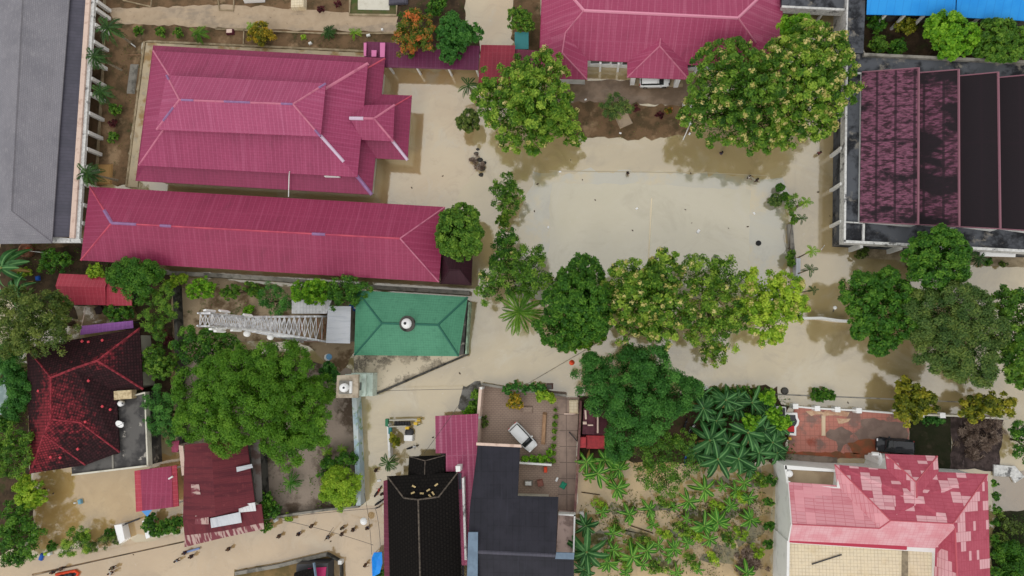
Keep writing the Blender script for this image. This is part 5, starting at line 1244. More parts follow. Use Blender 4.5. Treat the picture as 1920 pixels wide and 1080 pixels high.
def tree(name, label, cat, lobes, z, style, mat, group=None, bloom=0.0, bloom_mat='bloom', lean=None, trunk=True, scale_leaf=1.0):
    """lobes: (x, y, radius[, height]) in survey units."""
    st = dict(STYLE[style]); st['L'] *= scale_leaf; st['W'] *= scale_leaf
    LB = []
    for l in lobes:
        zz = l[3] if len(l) > 3 else z
        zz += random.uniform(-1, 1) * min(1.0, l[2] / 40) if len(lobes) > 3 else 0
        LB.append((P(l[0], l[1], zz), l[2] * MPP(l[0], l[1], zz) * 0.94))
    cx = sum(c.x * r * r for c, r in LB) / sum(r * r for c, r in LB)
    cy = sum(c.y * r * r for c, r in LB) / sum(r * r for c, r in LB)
    t = thing(name, label, cat, (cx, cy, 0), group)
    C, Nn, T, Cl = crown_points([(tuple(c), r) for c, r in LB], st)
    C[:, 2] = np.maximum(C[:, 2], 0.05)
    n = len(C)
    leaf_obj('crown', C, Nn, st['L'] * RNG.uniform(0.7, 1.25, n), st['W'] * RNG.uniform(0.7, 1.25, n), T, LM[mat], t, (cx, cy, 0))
    if bloom > 0:
        m = int(len(Cl) * bloom)
        s = Cl[RNG.permutation(len(Cl))]
        s = s[s[:, 5] > -0.05][:m]
        kk = 26
        q = unit(RNG.normal(size=(len(s) * kk, 3)) + np.array([0, 0, 0.4]))
        pos = np.repeat(s[:, :3], kk, 0) + q * RNG.uniform(0.05, 0.46, len(s) * kk)[:, None]
        leaf_obj('blossoms', pos, q, 0.28, 0.22, np.repeat(RNG.normal(0.5, 0.25, len(s)), kk) + RNG.normal(0, 0.15, len(pos)), LM[bloom_mat], t, (cx, cy, 0))
    if trunk:
        mb = MB()
        top = max(0.6, min(c.z - r * 0.35 for c, r in LB))
        r0 = 0.05 + 0.035 * sum(r for c, r in LB) ** 0.75
        fork = Vector((cx, cy, top * 0.55))
        mb.tube([Vector((cx, cy, -0.45)), Vector((cx + 0.1, cy, top * 0.25)), fork], [r0 * 1.35, r0, r0 * 0.8], 8)
        for c, r in LB:
            mid_ = fork.lerp(c, 0.5) + Vector((random.uniform(-.3, .3), random.uniform(-.3, .3), 0.25))
            mb.tube([fork, mid_, c + Vector((0, 0, r * 0.2))], [r0 * 0.55, r0 * 0.38, r0 * 0.12], 6)
            for k in range(3):
                a = random.uniform(0, 6.28)
                e = c + Vector((math.cos(a) * r * 0.7, math.sin(a) * r * 0.7, r * 0.15))
                mb.tube([mid_.lerp(c, 0.5), e], [r0 * 0.2, r0 * 0.06], 5)
        mb.build('trunk', m_bark, t)
    return t

def frond_strip(V, F, T, base, az, length, width, rise, droop, nseg=8, vfold=0.25, tint=0.5, leaflets=True):
    """A feather frond: leaflets both sides of a curved rib."""
    dirh = Vector((math.cos(az), math.sin(az), 0)); side = Vector((-dirh.y, dirh.x, 0))
    pts = []
    for i in range(nseg + 1):
        s = i / nseg
        pts.append(base + dirh * (length * s * (1 - 0.25 * droop / length * s)) + Vector((0, 0, rise * s - droop * s * s)))
    if leaflets:
        for i in range(nseg * 3):
            s = (i + 0.8) / (nseg * 3)
            k = min(nseg - 1, int(s * nseg)); f = s * nseg - k
            p = pts[k].lerp(pts[k + 1], f)
            ax = (pts[k + 1] - pts[k]).normalized()
            w = width * (math.sin(math.pi * min(1, 0.12 + s * 0.86)) ** 0.7)
            for sg in (-1, 1):
                tip = p + side * sg * w * 0.85 + ax * w * 0.55 + Vector((0, 0, -w * (0.35 + 0.4 * random.random())))
                hw = length / (nseg * 3) * 0.8
                o = len(V)
                V += [p - ax * hw, p.lerp(tip, 0.5) - ax * hw * 0.8 + Vector((0, 0, w * 0.08)), tip, p.lerp(tip, 0.5) + ax * hw * 0.8 + Vector((0, 0, w * 0.08)), ]
                F.append([o, o + 1, o + 2, o + 3] if sg > 0 else [o + 3, o + 2, o + 1, o])
                T.append(tint + random.gauss(0, 0.12))
    else:
        prev = None
        for i in range(nseg + 1):
            s = i / nseg
            w = width * max(0.05, math.sin(math.pi * min(1.0, 0.06 + 0.92 * s)) ** 0.6) * random.uniform(0.78, 1.08)
            p = pts[i]
            lft, rgt = p + side * w + Vector((0, 0, vfold * w)), p - side * w + Vector((0, 0, vfold * w))
            rib = side * 0.045
            o = len(V)
            V += [lft, p + rib, p - rib, rgt]
            if prev is not None:
                a = prev
                F.append([a, a + 1, o + 1, o]); T.append(tint + random.gauss(0, 0.05))
                F.append([a + 1, a + 2, o + 2, o + 1]); T.append(1.0)
                F.append([a + 2, a + 3, o + 3, o + 2]); T.append(tint + random.gauss(0, 0.05) - 0.08)
            prev = o

def plant_mesh(V, F, T, name, mat, parent):
    off = origin(parent)
    me = bpy.data.meshes.new(name)
    me.from_pydata([tuple(v - off) for v in V], [], F)
    a = me.attributes.new('tint', 'FLOAT', 'FACE')
    a.data.foreach_set('value', [max(0.0, min(1.0, x)) for x in T])
    me.materials.append(mat)
    return link_mesh(name, me, parent)

def palm(label, x, y, rpx, z, mat='palm', base=None, group=None, n=12, name='palm_tree', cat='palm', width=0.15, trunk_r=0.14):
    top = P(x, y, z)
    r = rpx * MPP(x, y, z)
    b = P(base[0], base[1], 0) if base else Vector((top.x + random.uniform(-.2, .2), top.y + random.uniform(-.2, .2), 0))
    t = thing(name, label, cat, (b.x, b.y, 0), group)
    if z > 0.9:
        MB().tube([Vector((b.x, b.y, -0.4)), b.lerp(top, 0.5) + Vector((0, 0, 0)), top], [trunk_r * 1.4, trunk_r, trunk_r * 0.85], 8).build('trunk', m_bark_pale, t)
    V, F, T = [], [], []
    for i in range(n):
        az = i * 2.39996 + random.uniform(-0.25, 0.25)
        e = i / n
        frond_strip(V, F, T, top + Vector((0, 0, 0.1)), az, r * random.uniform(0.85, 1.1), r * width * random.uniform(1.1, 1.5), r * (0.75 - 0.6 * e), r * (0.75 + 0.25 * e), 7, tint=random.uniform(0.25, 0.75))
    plant_mesh(V, F, T, 'crown', LM[mat], t)
    return t

def banana_proto(k, mat):
    t = thing('banana_plant', 'x', 'banana plant', (0, 0, 0))
    n = (9, 7, 8, 10)[k % 4] + (4 if mat == 'bananadark' else 0)
    h = 1.5 + 0.25 * (k % 3)
    MB().tube([(0, 0, -0.45), (0, 0, h * 0.6), (0, 0, h)], [0.15, 0.12, 0.08], 7).build('stem', LM_stem, t)
    V, F, T = [], [], []
    for i in range(n):
        az = i * 2.39996 + k * 0.9 + random.uniform(-0.3, 0.3)
        L = random.uniform(1.35, 2.2)
        frond_strip(V, F, T, Vector((0, 0, h - 0.05)), az, L, random.uniform(0.18, 0.27), L * random.uniform(0.15, 0.8), L * random.uniform(0.5, 0.9), 8, 0.3, random.uniform(0.2, 0.7), leaflets=False)
    plant_mesh(V, F, T, 'crown', LM[mat], t)
    V, F, T = [], [], []
    for i in range(1 + k % 2):
        frond_strip(V, F, T, Vector((0, 0, h - 0.25)), random.uniform(0, 6.28), random.uniform(1.2, 1.6), 0.16, 0.1, 1.1, 6, 0.1, 0.5, leaflets=False)
    plant_mesh(V, F, T, 'dry_leaf', LM['straw'], t)
    return t
LM_stem = M('banana_stem', srgb(120, 130, 70), [dict(t='n', c=srgb(90, 70, 44), s=3, f=0.7)], rough=0.7)

random.seed(21)
G_ROW = 'yellow-green flowering trees along the flooded court'
tree('flowering_tree', 'spreading yellow-green flowering tree in front of the red link roof', 'tree', [(958, 170, 52), (1012, 142, 46), (1030, 200, 48), (955, 228, 46), (1000, 245, 42), (925, 190, 38), (1010, 190, 55, 9.5), (1058, 222, 26, 5), (1070, 250, 22, 4)], 8, 'rosette', 'flower', G_ROW, 0.10)
tree('flowering_tree', 'broad flowering tree with cream blossoms overhanging the pink school roof', 'tree', [(1368, 140, 62), (1330, 180, 46), (1352, 220, 55), (1420, 215, 60), (1400, 160, 60, 10), (1440, 255, 30), (1310, 215, 36), (1400, 250, 38)], 8, 'rosette', 'mid', G_ROW, 0.28)
tree('flowering_tree', 'tallest pale-blossomed flowering tree beside the dark corridor block', 'tree', [(1490, 145, 62), (1530, 95, 52), (1560, 115, 40), (1500, 215, 52), (1545, 180, 48), (1470, 250, 30), (1515, 150, 58, 11), (1470, 105, 35), (1540, 235, 26)], 9, 'rosette', 'flower', G_ROW, 0.42)
tree('flowering_tree', 'flowering tree with dense cream heads beside the dark green tree in the road row', 'tree', [(1178, 520, 38), (1240, 515, 40), (1198, 575, 50), (1255, 575, 44), (1215, 545, 46, 9), (1180, 610, 30), (1240, 620, 30)], 7.5, 'rosette', 'flower', G_ROW, 0.4)
tree('flowering_tree', 'sparse straggling flowering tree in the middle of the road row', 'tree', [(1315, 520, 40), (1365, 520, 36), (1330, 570, 46), (1350, 620, 34, 5), (1310, 610, 34, 5), (1340, 665, 22, 3.5), (1385, 590, 26)], 7, 'loose', 'flower', G_ROW, 0.16)
tree('flowering_tree', 'bright lime flowering tree at the end of the road row by the white wall', 'tree', [(1425, 545, 38), (1475, 552, 38), (1440, 595, 40), (1490, 580, 26), (1410, 575, 30), (1455, 570, 40, 8.5), (1450, 630, 16, 4)], 7, 'rosette', 'lime', G_ROW, 0.18)
tree('broadleaf_tree', 'dark green bushy tree beside the large feathery palm in the road row', 'tree', [(1090, 525, 42), (1070, 570, 48), (1045, 615, 36), (1100, 605, 40), (1125, 560, 32), (1085, 565, 48, 8.5), (1065, 640, 20, 4)], 7, 'round', 'dark')
tree('shrub', 'bright green low bush at the foot of the dark green tree', 'bush', [(1104, 628, 24), (1088, 638, 18), (1122, 618, 18)], 2.6, 'shrub', 'bright')
tree('broadleaf_tree', 'mixed green tree left of the dark green tree by the flooded court', 'tree', [(992, 488, 30), (955, 515, 34), (1000, 520, 34), (922, 540, 26), (985, 535, 26)], 5.5, 'loose', 'mid', None, 0.05)
tree('slender_tree', 'slender dark-leaved tree at the corner of the flooded court', 'tree', [(952, 345, 19), (938, 368, 20), (958, 383, 18), (965, 370, 14)], 4, 'loose', 'mid')
tree('slender_tree', 'narrow bushy tree below the court corner tree', 'tree', [(948, 445, 20), (940, 470, 22), (952, 490, 20), (935, 495, 18)], 4, 'loose', 'dark')
tree('shrub', 'small pale shrub between two slender trees beside the court', 'bush', [(943, 415, 12), (948, 405, 9)], 1.6, 'shrub', 'flower')
tree('round_tree', 'rounded glossy green tree at the end of the long rose-pink roof', 'tree', [(862, 435, 40), (850, 420, 26), (880, 448, 30), (845, 450, 26), (870, 410, 26), (866, 465, 24)], 6, 'round', 'mid', scale_leaf=1.1)
tree('round_tree', 'large round dark green tree in front of the saw-tooth building', 'tree', [(1755, 485, 50), (1728, 475, 32), (1780, 470, 34), (1745, 512, 34), (1785, 500, 30), (1755, 448, 26)], 7.5, 'round', 'dark')
tree('broadleaf_tree', 'dark green tree with drooping edges beside the white road wall', 'tree', [(1612, 545, 34), (1660, 535, 32), (1640, 580, 44), (1685, 560, 36), (1612, 612, 22), (1665, 620, 30), (1650, 645, 22), (1690, 600, 34)], 7, 'round', 'dark')
tree('willowy_tree', 'largest grey-green feathery tree over the flooded road', 'tree', [(1740, 590, 50), (1795, 580, 52), (1835, 620, 46), (1780, 635, 56), (1735, 640, 36), (1820, 665, 42), (1780, 690, 28), (1840, 700, 24)], 7.5, 'fine', 'grey')
tree('broadleaf_tree', 'bright-topped green tree cut by the frame beyond the grey-green tree', 'tree', [(1888, 570, 30), (1918, 590, 40), (1900, 640, 38), (1925, 670, 40), (1895, 690, 24), (1925, 720, 20)], 7, 'rosette', 'mid')
tree('citrus_tree', 'olive-yellow small tree leaning over the red patio corner', 'tree', [(1700, 735, 22), (1732, 752, 24), (1704, 770, 26), (1718, 745, 26, 4.5), (1690, 755, 16)], 3.5, 'rosette', 'olive', 'olive-yellow trees along the road')
tree('citrus_tree', 'straggly olive-yellow tree above the brush plot', 'tree', [(1815, 765, 20), (1842, 752, 20), (1882, 758, 20), (1830, 775, 16), (1862, 765, 16)], 3.2, 'rosette', 'olive', 'olive-yellow trees along the road')
tree('mango_tree', 'large deep green tree standing above the small maroon hut', 'tree', [(1108, 700, 30), (1128, 738, 38), (1178, 695, 42), (1222, 692, 36), (1195, 745, 56, 8), (1250, 735, 46), (1288, 740, 28), (1180, 795, 44), (1225, 775, 40), (1160, 838, 24, 5)], 7, 'fine', 'deep')
tree('feathery_tree', 'loose feathery green tree standing in the flooded banana garden', 'tree', [(1235, 838, 38), (1268, 862, 38), (1240, 890, 38), (1208, 848, 28), (1250, 915, 20), (1280, 830, 20)], 5.5, 'loose', 'mid', scale_leaf=0.75)
tree('rain_tree', 'huge spreading feathery tree beside the minaret', 'tree', [(392, 740, 58), (372, 780, 40), (455, 690, 36), (532, 690, 52), (478, 760, 62, 9), (560, 765, 56), (430, 810, 36), (540, 830, 40), (500, 705, 46), (600, 735, 30, 5), (590, 800, 34), (420, 700, 40)], 7.5, 'fine', 'fine')
tree('shrub_tree', 'bushy dark green tree between the lattice tower and plot wall', 'tree', [(368, 655, 30), (400, 665, 26), (350, 640, 22), (390, 640, 24), (425, 645, 22)], 4, 'loose', 'dark')
tree('shade_tree', 'large brownish-green tree overlapping the faded red shed', 'tree', [(85, 580, 40), (48, 598, 44), (68, 632, 40), (105, 612, 34), (30, 565, 30), (110, 575, 24), (20, 640, 30), (75, 605, 50, 8)], 6.5, 'loose', 'brown', scale_leaf=0.95)
tree('shade_tree', 'dark green bushy tree covering the end of the faded red shed', 'tree', [(240, 515, 26), (268, 520, 28), (255, 540, 24), (285, 510, 18), (225, 525, 18)], 5, 'fine', 'dark')
tree('bamboo_clump', 'tall bright green feathery clump beside the dark plot wall', 'clump', [(308, 545, 18), (296, 568, 24), (290, 600, 24), (310, 585, 20), (300, 625, 16)], 4, 'willow', 'mid')
tree('yellow_shrub', 'yellow-green shrub at the top of the dark plot wall', 'bush', [(330, 526, 10), (344, 524, 9), (318, 535, 9)], 2, 'shrub', 'lime')
tree('broadleaf_shrub', 'rounded mid-green shrub tree beside the tile house awning', 'bush', [(290, 668, 20), (305, 690, 22), (283, 690, 16), (320, 680, 16)], 3, 'shrub', 'mid')
tree('broadleaf_shrub', 'grey-green shrub tree over the flat roof edge of the tile house', 'bush', [(298, 752, 24), (318, 785, 22), (292, 795, 20), (310, 762, 22), (322, 815, 14)], 3.2, 'willow', 'deep')
tree('broadleaf_shrub', 'small dark shrub in the yard below the red shed', 'bush', [(216, 586, 16), (240, 583, 14)], 1.8, 'shrub', 'dark')
tree('maroon_shrub', 'small maroon-leaved shrub by the dark plot wall', 'bush', [(308, 628, 10), (316, 640, 8)], 1.5, 'shrub', 'maroonleaf')
tree('broadleaf_tree', 'dark green tree cut by the frame beside the mossy tile house', 'tree', [(22, 825, 30), (35, 855, 26), (12, 870, 28), (40, 825, 18), (30, 880, 16)], 5, 'loose', 'mid')
tree('broadleaf_tree', 'lower green tree rising at the frame between bananas and tile house', 'tree', [(30, 700, 24), (40, 735, 22), (30, 765, 20), (22, 670, 22)], 4, 'fine', 'deep')
tree('lime_tree', 'round bright lime tree at the corner of the flooded yard', 'tree', [(57, 920, 24), (45, 910, 15), (70, 930, 16), (58, 938, 16)], 2.2, 'round', 'lime')
tree('shade_tree', 'tall dark green tree filling the near corner of the flooded yard', 'tree', [(32, 960, 24), (45, 995, 32), (35, 1030, 28), (60, 1020, 22), (25, 1000, 22), (22, 1045, 16)], 2.8, 'loose', 'dark')
tree('willowy_shrub', 'yellow-green weeping shrub beside the flooded street', 'bush', [(135, 1005, 20), (150, 1018, 22), (128, 1025, 16), (160, 1000, 12)], 2.2, 'willow', 'flower')
tree('hedge', 'loose hedge of green shrubs between yard and flooded street', 'hedge', [(180, 1020, 12), (198, 1016, 12), (215, 1010, 9), (165, 1025, 10)], 1.2, 'willow', 'weed', trunk=False)
for x, y, r, la in ((99, 1023, 9, 'round clipped shrub at the dark tree end of the flooded yard'), (159, 1007, 9, 'round clipped shrub behind the yellow-green weeping shrub'), (207, 1001, 9.5, 'round clipped shrub next to the white gate post')):
    tree('clipped_shrub', la, 'bush', [(x, y, r)], 0.7, 'ball', 'dark', 'clipped round shrubs in the flooded yard')
tree('hedge', 'thick dark hedge beside the gate and the rusty house', 'hedge', [(282, 984, 13), (297, 992, 13), (312, 988, 13), (328, 984, 13), (338, 975, 10), (285, 972, 9)], 1.3, 'shrub', 'dark', trunk=False)
tree('lime_bush', 'vivid green vine bush covering the white equipment cabin', 'bush', [(570, 545, 20), (598, 545, 22), (584, 552, 18), (612, 538, 12), (558, 552, 12)], 3.2, 'shrub', 'bright')
tree('broadleaf_shrub', 'dark green bushy tree at the corner of the green roof', 'bush', [(645, 540, 26), (672, 545, 22), (655, 556, 22), (630, 550, 18)], 4, 'loose', 'dark')
tree('broadleaf_shrub', 'bright green shrub under the long rose-pink roof', 'bush', [(378, 538, 18), (365, 545, 14), (392, 545, 14)], 2.4, 'shrub', 'bright')
tree('willowy_shrub', 'grey-green wispy shrub beside the white equipment cabin', 'bush', [(512, 555, 22), (530, 565, 20), (520, 578, 18), (498, 560, 15)], 2.6, 'willow', 'deep')
tree('broadleaf_shrub', 'low green weeds growing under the long pink eave', 'bush', [(440, 545, 12), (470, 542, 12), (425, 550, 10), (488, 548, 10)], 1.2, 'shrub', 'mid')
tree('broadleaf_shrub', 'tiny bright shrub on the sandy soil above the lattice tower', 'bush', [(464, 583, 9), (472, 580, 7)], 0.8, 'shrub', 'bright')
tree('lime_bush', 'large vivid lime feathery bush against the pale blue lane wall', 'bush', [(630, 900, 22), (650, 910, 22), (622, 925, 20), (645, 930, 20), (660, 895, 15), (636, 915, 22, 3.4)], 2.6, 'fine', 'lime')
tree('broadleaf_shrub', 'dark green round shrub in the shade of the minaret', 'bush', [(616, 695, 14), (626, 705, 11)], 2, 'round', 'deep')
tree('broadleaf_shrub', 'dark shrubs in the shade by the lane wall', 'bush', [(625, 870, 18), (655, 860, 16), (610, 880, 14)], 2, 'loose', 'dark')
tree('broadleaf_shrub', 'dark green shrubs against the tin lean-to', 'bush', [(500, 935, 14), (512, 955, 14), (498, 955, 12)], 1.8, 'shrub', 'dark')
tree('broadleaf_shrub', 'shrub growing out of the water below the rusty house corner', 'bush', [(500, 985, 11), (493, 975, 10)], 1.3, 'shrub', 'mid')
tree('lime_bush', 'small lime weed at the foot of the grey plot wall', 'bush', [(541, 971, 7)], 0.7, 'shrub', 'lime')
tree('croton_tree', 'orange and green croton tree over the plum walkway', 'tree', [(778, 55, 30), (790, 80, 28), (762, 78, 22), (772, 40, 22), (800, 60, 20)], 4.5, 'rosette', 'croton', scale_leaf=0.8)
tree('broadleaf_tree', 'deep green lumpy tree next to the orange croton tree', 'tree', [(845, 52, 24), (880, 62, 22), (848, 88, 22), (862, 66, 22), (835, 75, 16), (842, 105, 14)], 4.5, 'round', 'deep')
tree('broadleaf_shrub', 'dark shrub in the soil above the deep green lumpy tree', 'bush', [(815, 16, 16), (828, 6, 14)], 2, 'shrub', 'dark')
tree('broadleaf_shrub', 'round green shrub beside the upper flooded lane', 'bush', [(978, 40, 20), (968, 30, 14), (990, 48, 12)], 2.6, 'shrub', 'mid')
tree('broadleaf_shrub', 'grey-green shrub on a sandy patch facing the portico', 'bush', [(1152, 195, 22), (1165, 205, 18), (1140, 205, 14)], 2.4, 'willow', 'grey')
tree('broadleaf_shrub', 'dark rounded shrub tree beside the small star-shaped palm', 'bush', [(879, 229, 20)], 3, 'round', 'brown')
tree('maroon_shrub', 'dark maroon shrub between the sandy patch and driveway', 'bush', [(1192, 203, 6)], 0.7, 'shrub', 'maroonleaf')
tree('maroon_shrub', 'dark maroon shrub beside the red flowers in the school garden', 'bush', [(1237, 216, 6)], 0.7, 'shrub', 'maroonleaf')
tree('flower_bush', 'low red-flowered plant in the school garden bed', 'bush', [(1253, 208, 6)], 0.5, 'shrub', 'croton')
tree('broadleaf_tree', 'vivid green tree tucked behind the pale-blossomed tree', 'tree', [(1492, 48, 24), (1480, 60, 18), (1505, 55, 18), (1488, 75, 16)], 6, 'rosette', 'bright')
tree('broadleaf_tree', 'bright green lobed tree in the soil below the blue roof', 'tree', [(1768, 52, 28), (1795, 68, 30), (1778, 92, 24), (1750, 62, 18), (1800, 90, 18)], 5, 'round', 'bright', scale_leaf=1.1)
tree('broadleaf_tree', 'olive green tree by the frame below the blue roof', 'tree', [(1868, 65, 30), (1890, 85, 30), (1845, 85, 22), (1870, 98, 22), (1915, 92, 20)], 5, 'round', 'mid', scale_leaf=1.1)
for i, (x, y, r, mt, la) in enumerate(((1642, 46, 15, 'dark', 'dark shrub nearest the blue roof corner'), (1698, 50, 16, 'olive', 'olive shrub with orange tips under the blue roof'), (1646, 84, 15, 'mid', 'round green shrub nearest the mouldy deck corner'), (1681, 88, 15, 'dark', 'round dark green shrub beside the mouldy deck'), (1820, 70, 15, 'grey', 'grey-green shrub between the two trees below the blue roof'))):
    tree('broadleaf_shrub', la, 'bush', [(x, y, r), (x + 5, y + 4, r * 0.7)], 2, 'shrub', mt)
tree('broadleaf_shrub', 'feathery shrub beside the planter wall palms', 'bush', [(1488, 378, 13), (1483, 390, 9)], 2, 'willow', 'mid')
tree('broadleaf_shrub', 'narrow shrub on the grey planter wall by the court', 'bush', [(1484, 480, 9), (1482, 492, 8), (1487, 412, 8)], 1.6, 'shrub', 'mid')
for x, y, r, la in ((1462, 352, 8, 'smallest clipped shrub ball furthest from the palms'), (1453, 376, 12, 'largest grey-green clipped shrub ball beside the court'), (1471, 369, 8, 'dark clipped shrub ball touching the feathery shrub')):
    tree('clipped_shrub', la, 'bush', [(x, y, r)], 0.9, 'ball', 'dark' if r < 10 else 'grey', 'clipped shrub balls beside the court')
tree('broadleaf_shrub', 'small grey-green bush in the planting strip of the saw-tooth building', 'bush', [(1614, 476, 10), (1620, 470, 7)], 1.1, 'shrub', 'weed')
tree('broadleaf_shrub', 'tiny bush in the planting strip beneath the white canopy', 'bush', [(1882, 494, 6)], 0.7, 'shrub', 'weed')
tree('broadleaf_shrub', 'dark bush in the planting strip beside the round dark tree', 'bush', [(1852, 490, 7)], 0.8, 'shrub', 'dark')
tree('island_bush', 'oval bush poking out of the flooded road', 'bush', [(1532, 740, 11), (1544, 741, 12), (1557, 741, 9)], 0.5, 'shrub', 'dark', trunk=False)
tree('broadleaf_shrub', 'dark green bush by the lane wall of the brick-paved courtyard', 'bush', [(893, 742, 10), (890, 760, 9)], 1.4, 'shrub', 'mid')
tree('broadleaf_shrub', 'bright green low bush above the rose shed', 'bush', [(884, 770, 9), (872, 775, 7), (893, 765, 8)], 0.9, 'shrub', 'bright')
tree('hedge', 'row of dark green bushes on the front wall of the brick courtyard', 'hedge', [(952, 730, 9), (968, 724, 8), (985, 730, 7), (1001, 726, 8), (1015, 725, 8)], 1.6, 'shrub', 'deep', trunk=False)
tree('hedge', 'thin strip of grass and weeds between courtyard and slab path', 'hedge', [(1041, 770, 3), (1041, 782, 4), (1040, 795, 4), (1040, 808, 4), (1039, 822, 3.5), (1038, 836, 4), (1038, 850, 3.5), (1037, 864, 4)], 0.35, 'ball', 'flower', trunk=False)
tree('hedge', 'low bright hedge at the foot of the courtyard near the white divider', 'hedge', [(985, 862, 7), (998, 862, 8), (1012, 862, 8), (1024, 858, 8), (1030, 848, 6)], 0.8, 'shrub', 'bright', trunk=False)
tree('broadleaf_shrub', 'small shrub against the courtyard wall beside the white car', 'bush', [(909, 795, 6), (908, 785, 5)], 0.7, 'shrub', 'weed')
tree('broadleaf_shrub', 'yellowing shrub with reddish leaves beside the food cart fence', 'bush', [(738, 820, 9), (742, 832, 7)], 1.2, 'shrub', 'olive')
tree('broadleaf_shrub', 'low dark hedge bush on the lawn wall', 'bush', [(1738, 786, 9), (1752, 788, 9), (1764, 786, 7)], 0.7, 'shrub', 'deep')
tree('broadleaf_shrub', 'dark weeds along the verge of the flooded road', 'hedge', [(1345, 738, 12), (1370, 736, 12), (1395, 736, 12), (1420, 738, 12), (1442, 738, 10)], 0.9, 'shrub', 'dark', trunk=False)
tree('broadleaf_tree', 'dark shaded bush at the frame edge beside the brush plot', 'tree', [(1915, 820, 22), (1925, 845, 22), (1905, 800, 12)], 2.5, 'loose', 'dark')
tree('broadleaf_shrub', 'weedy bush beside the patched pink house wall', 'bush', [(1880, 975, 14), (1895, 990, 16), (1874, 1010, 10)], 1.2, 'loose', 'weed')
tree('broadleaf_shrub', 'dense green ground bush in the far corner beyond the patched house', 'bush', [(1895, 1040, 24), (1915, 1060, 24), (1885, 1075, 18)], 1.2, 'fine', 'dark')
tree('climbing_hedge', 'narrow dark hedge along the outer wall of the patched pink house', 'hedge', [(1866, 905, 6), (1868, 930, 7), (1868, 955, 7), (1866, 980, 7), (1866, 1010, 7), (1864, 1040, 7), (1864, 1070, 8)], 1.6, 'shrub', 'dark', trunk=False)
tree('broadleaf_shrub', 'dark hedge bush between banana garden and patched house', 'hedge', [(1445, 900, 10), (1440, 940, 9), (1442, 985, 9), (1440, 1020, 9)], 1.2, 'shrub', 'dark', trunk=False)
for x, y, r, la in ((260, 58, 8, 'round potted shrub nearest the grey hall in the narrow bed'), (302, 59, 8, 'wide green shrub in the narrow bed above the tiered hall'), (335, 62, 8, 'small bright round shrub in the narrow bed beside the low palms'), (213, 258, 9, 'small shrub low in the yard beside the tiered hall'), (212, 232, 6, 'tiny shrub in the yard midway along the grey hall'), (217, 205, 11, 'leafy shrub near the pale branches beside the grey hall'), (571, 71, 4.5, 'tiny yellow-green ball shrub between croton and cycad'), (602, 18, 6, 'dark round shrub beside the upper lane'), (632, 8, 6, 'dark maroon round shrub above the upper lane')):
    tree('small_shrub', la, 'bush', [(x, y, r)], 0.8, 'shrub', {4.5: 'lime', 6: 'maroonleaf'}.get(r, 'mid'))
tree('yellow_shrub', 'bright yellow-leaved croton shrub beside the sandy lane', 'bush', [(488, 58, 16), (478, 68, 12), (500, 68, 12), (492, 75, 11)], 1.6, 'rosette', 'yellow', scale_leaf=0.8)
tree('yellow_shrub', 'yellow and green curling bush at the courtyard front wall', 'bush', [(962, 748, 11), (970, 755, 10), (958, 758, 8)], 1.2, 'shrub', 'yellow')
tree('yellow_shrub', 'yellow-green broad-leaved bush by the courtyard corner', 'bush', [(1022, 740, 11), (1032, 748, 10), (1015, 742, 9)], 1.4, 'rosette', 'lime')
tree('broadleaf_shrub', 'small shrub by the corner of the tin roof house', 'bush', [(12, 800, 12), (5, 790, 9)], 1.5, 'shrub', 'dark')
tree('broadleaf_shrub', 'dark green low shrubs in the yard under the grey hall end', 'bush', [(95, 480, 14), (118, 490, 16), (85, 498, 13)], 1.8, 'loose', 'dark')
tree('lime_bush', 'lime green shrub leaning on the top of the faded red shed', 'bush', [(180, 505, 11), (174, 512, 8), (188, 512, 8)], 3, 'shrub', 'lime')
tree('lime_bush', 'small yellow-green shrub beside the bananas and blue bowl', 'bush', [(44, 510, 8), (54, 512, 6)], 1, 'shrub', 'lime')
tree('brush_pile', 'leafless grey-brown brush spread over the plot beside the lawn', 'brush', [(1825, 805, 22), (1848, 820, 24), (1855, 800, 18), (1830, 840, 22), (1810, 825, 18)], 0.5, 'willow', 'dry', trunk=False)
tree('brush_pile', 'dead grey branches lying in the far corner of the flooded garden', 'brush', [(1400, 1040, 16), (1420, 1060, 16), (1385, 1062, 12)], 0.3, 'willow', 'dry', trunk=False)

# palms
palm('coconut palm leaning over the grey hall gutter furthest up the yard', 203, 52, 34, 7, base=(245, 80), n=15)
palm('coconut palm with pale trunk crossing the grey hall columns', 177, 106, 30, 6.5, base=(228, 131), n=14)
palm('dark full-crowned palm beside the pale branches by the grey hall', 189, 172, 28, 5, base=(200, 178), n=16)
palm('coconut palm next to the ochre slab above the long rose roof', 164, 325, 32, 6, base=(221, 338), n=14)
palm('small star-shaped palm in the yard between hall and flowering tree', 878, 160, 26, 3.5, n=9, width=0.14)
palm('big feathery oil palm between the green trees of the road row', 974, 585, 58, 7.0, 'mid', n=22, width=0.09, trunk_r=0.35)
palm('short bushy palm in the narrow bed above the tiered hall', 372, 62, 22, 1.5, 'mid', n=16)
palm('green cycad in the brown bed above the tiered hall', 616, 60, 19, 1.0, n=18)
palm('pale yellow-green small palm near the plum walkway', 665, 62, 16, 1.0, 'palmlight', n=10)
palm('yellow-tipped young palm beside the yellow croton shrub', 470, 50, 16, 1.5, 'palmlight', n=10)
palm('bright young palm on the planter wall by the court', 1512, 379, 16, 4, 'palmlight', base=(1496, 386), n=9)
palm('dark skinny palm below the bright young palm by the court', 1503, 409, 15, 3.5, base=(1490, 414), n=6)
palm('tall betel palm at the top of the pale concrete slab wall', 1522, 470, 18, 6, 'palmlight', base=(1499, 482), n=8, trunk_r=0.08)
palm('dark betel palm with six splayed fronds by the pale slab wall', 1518, 505, 18, 6, base=(1491, 515), n=7, trunk_r=0.08)
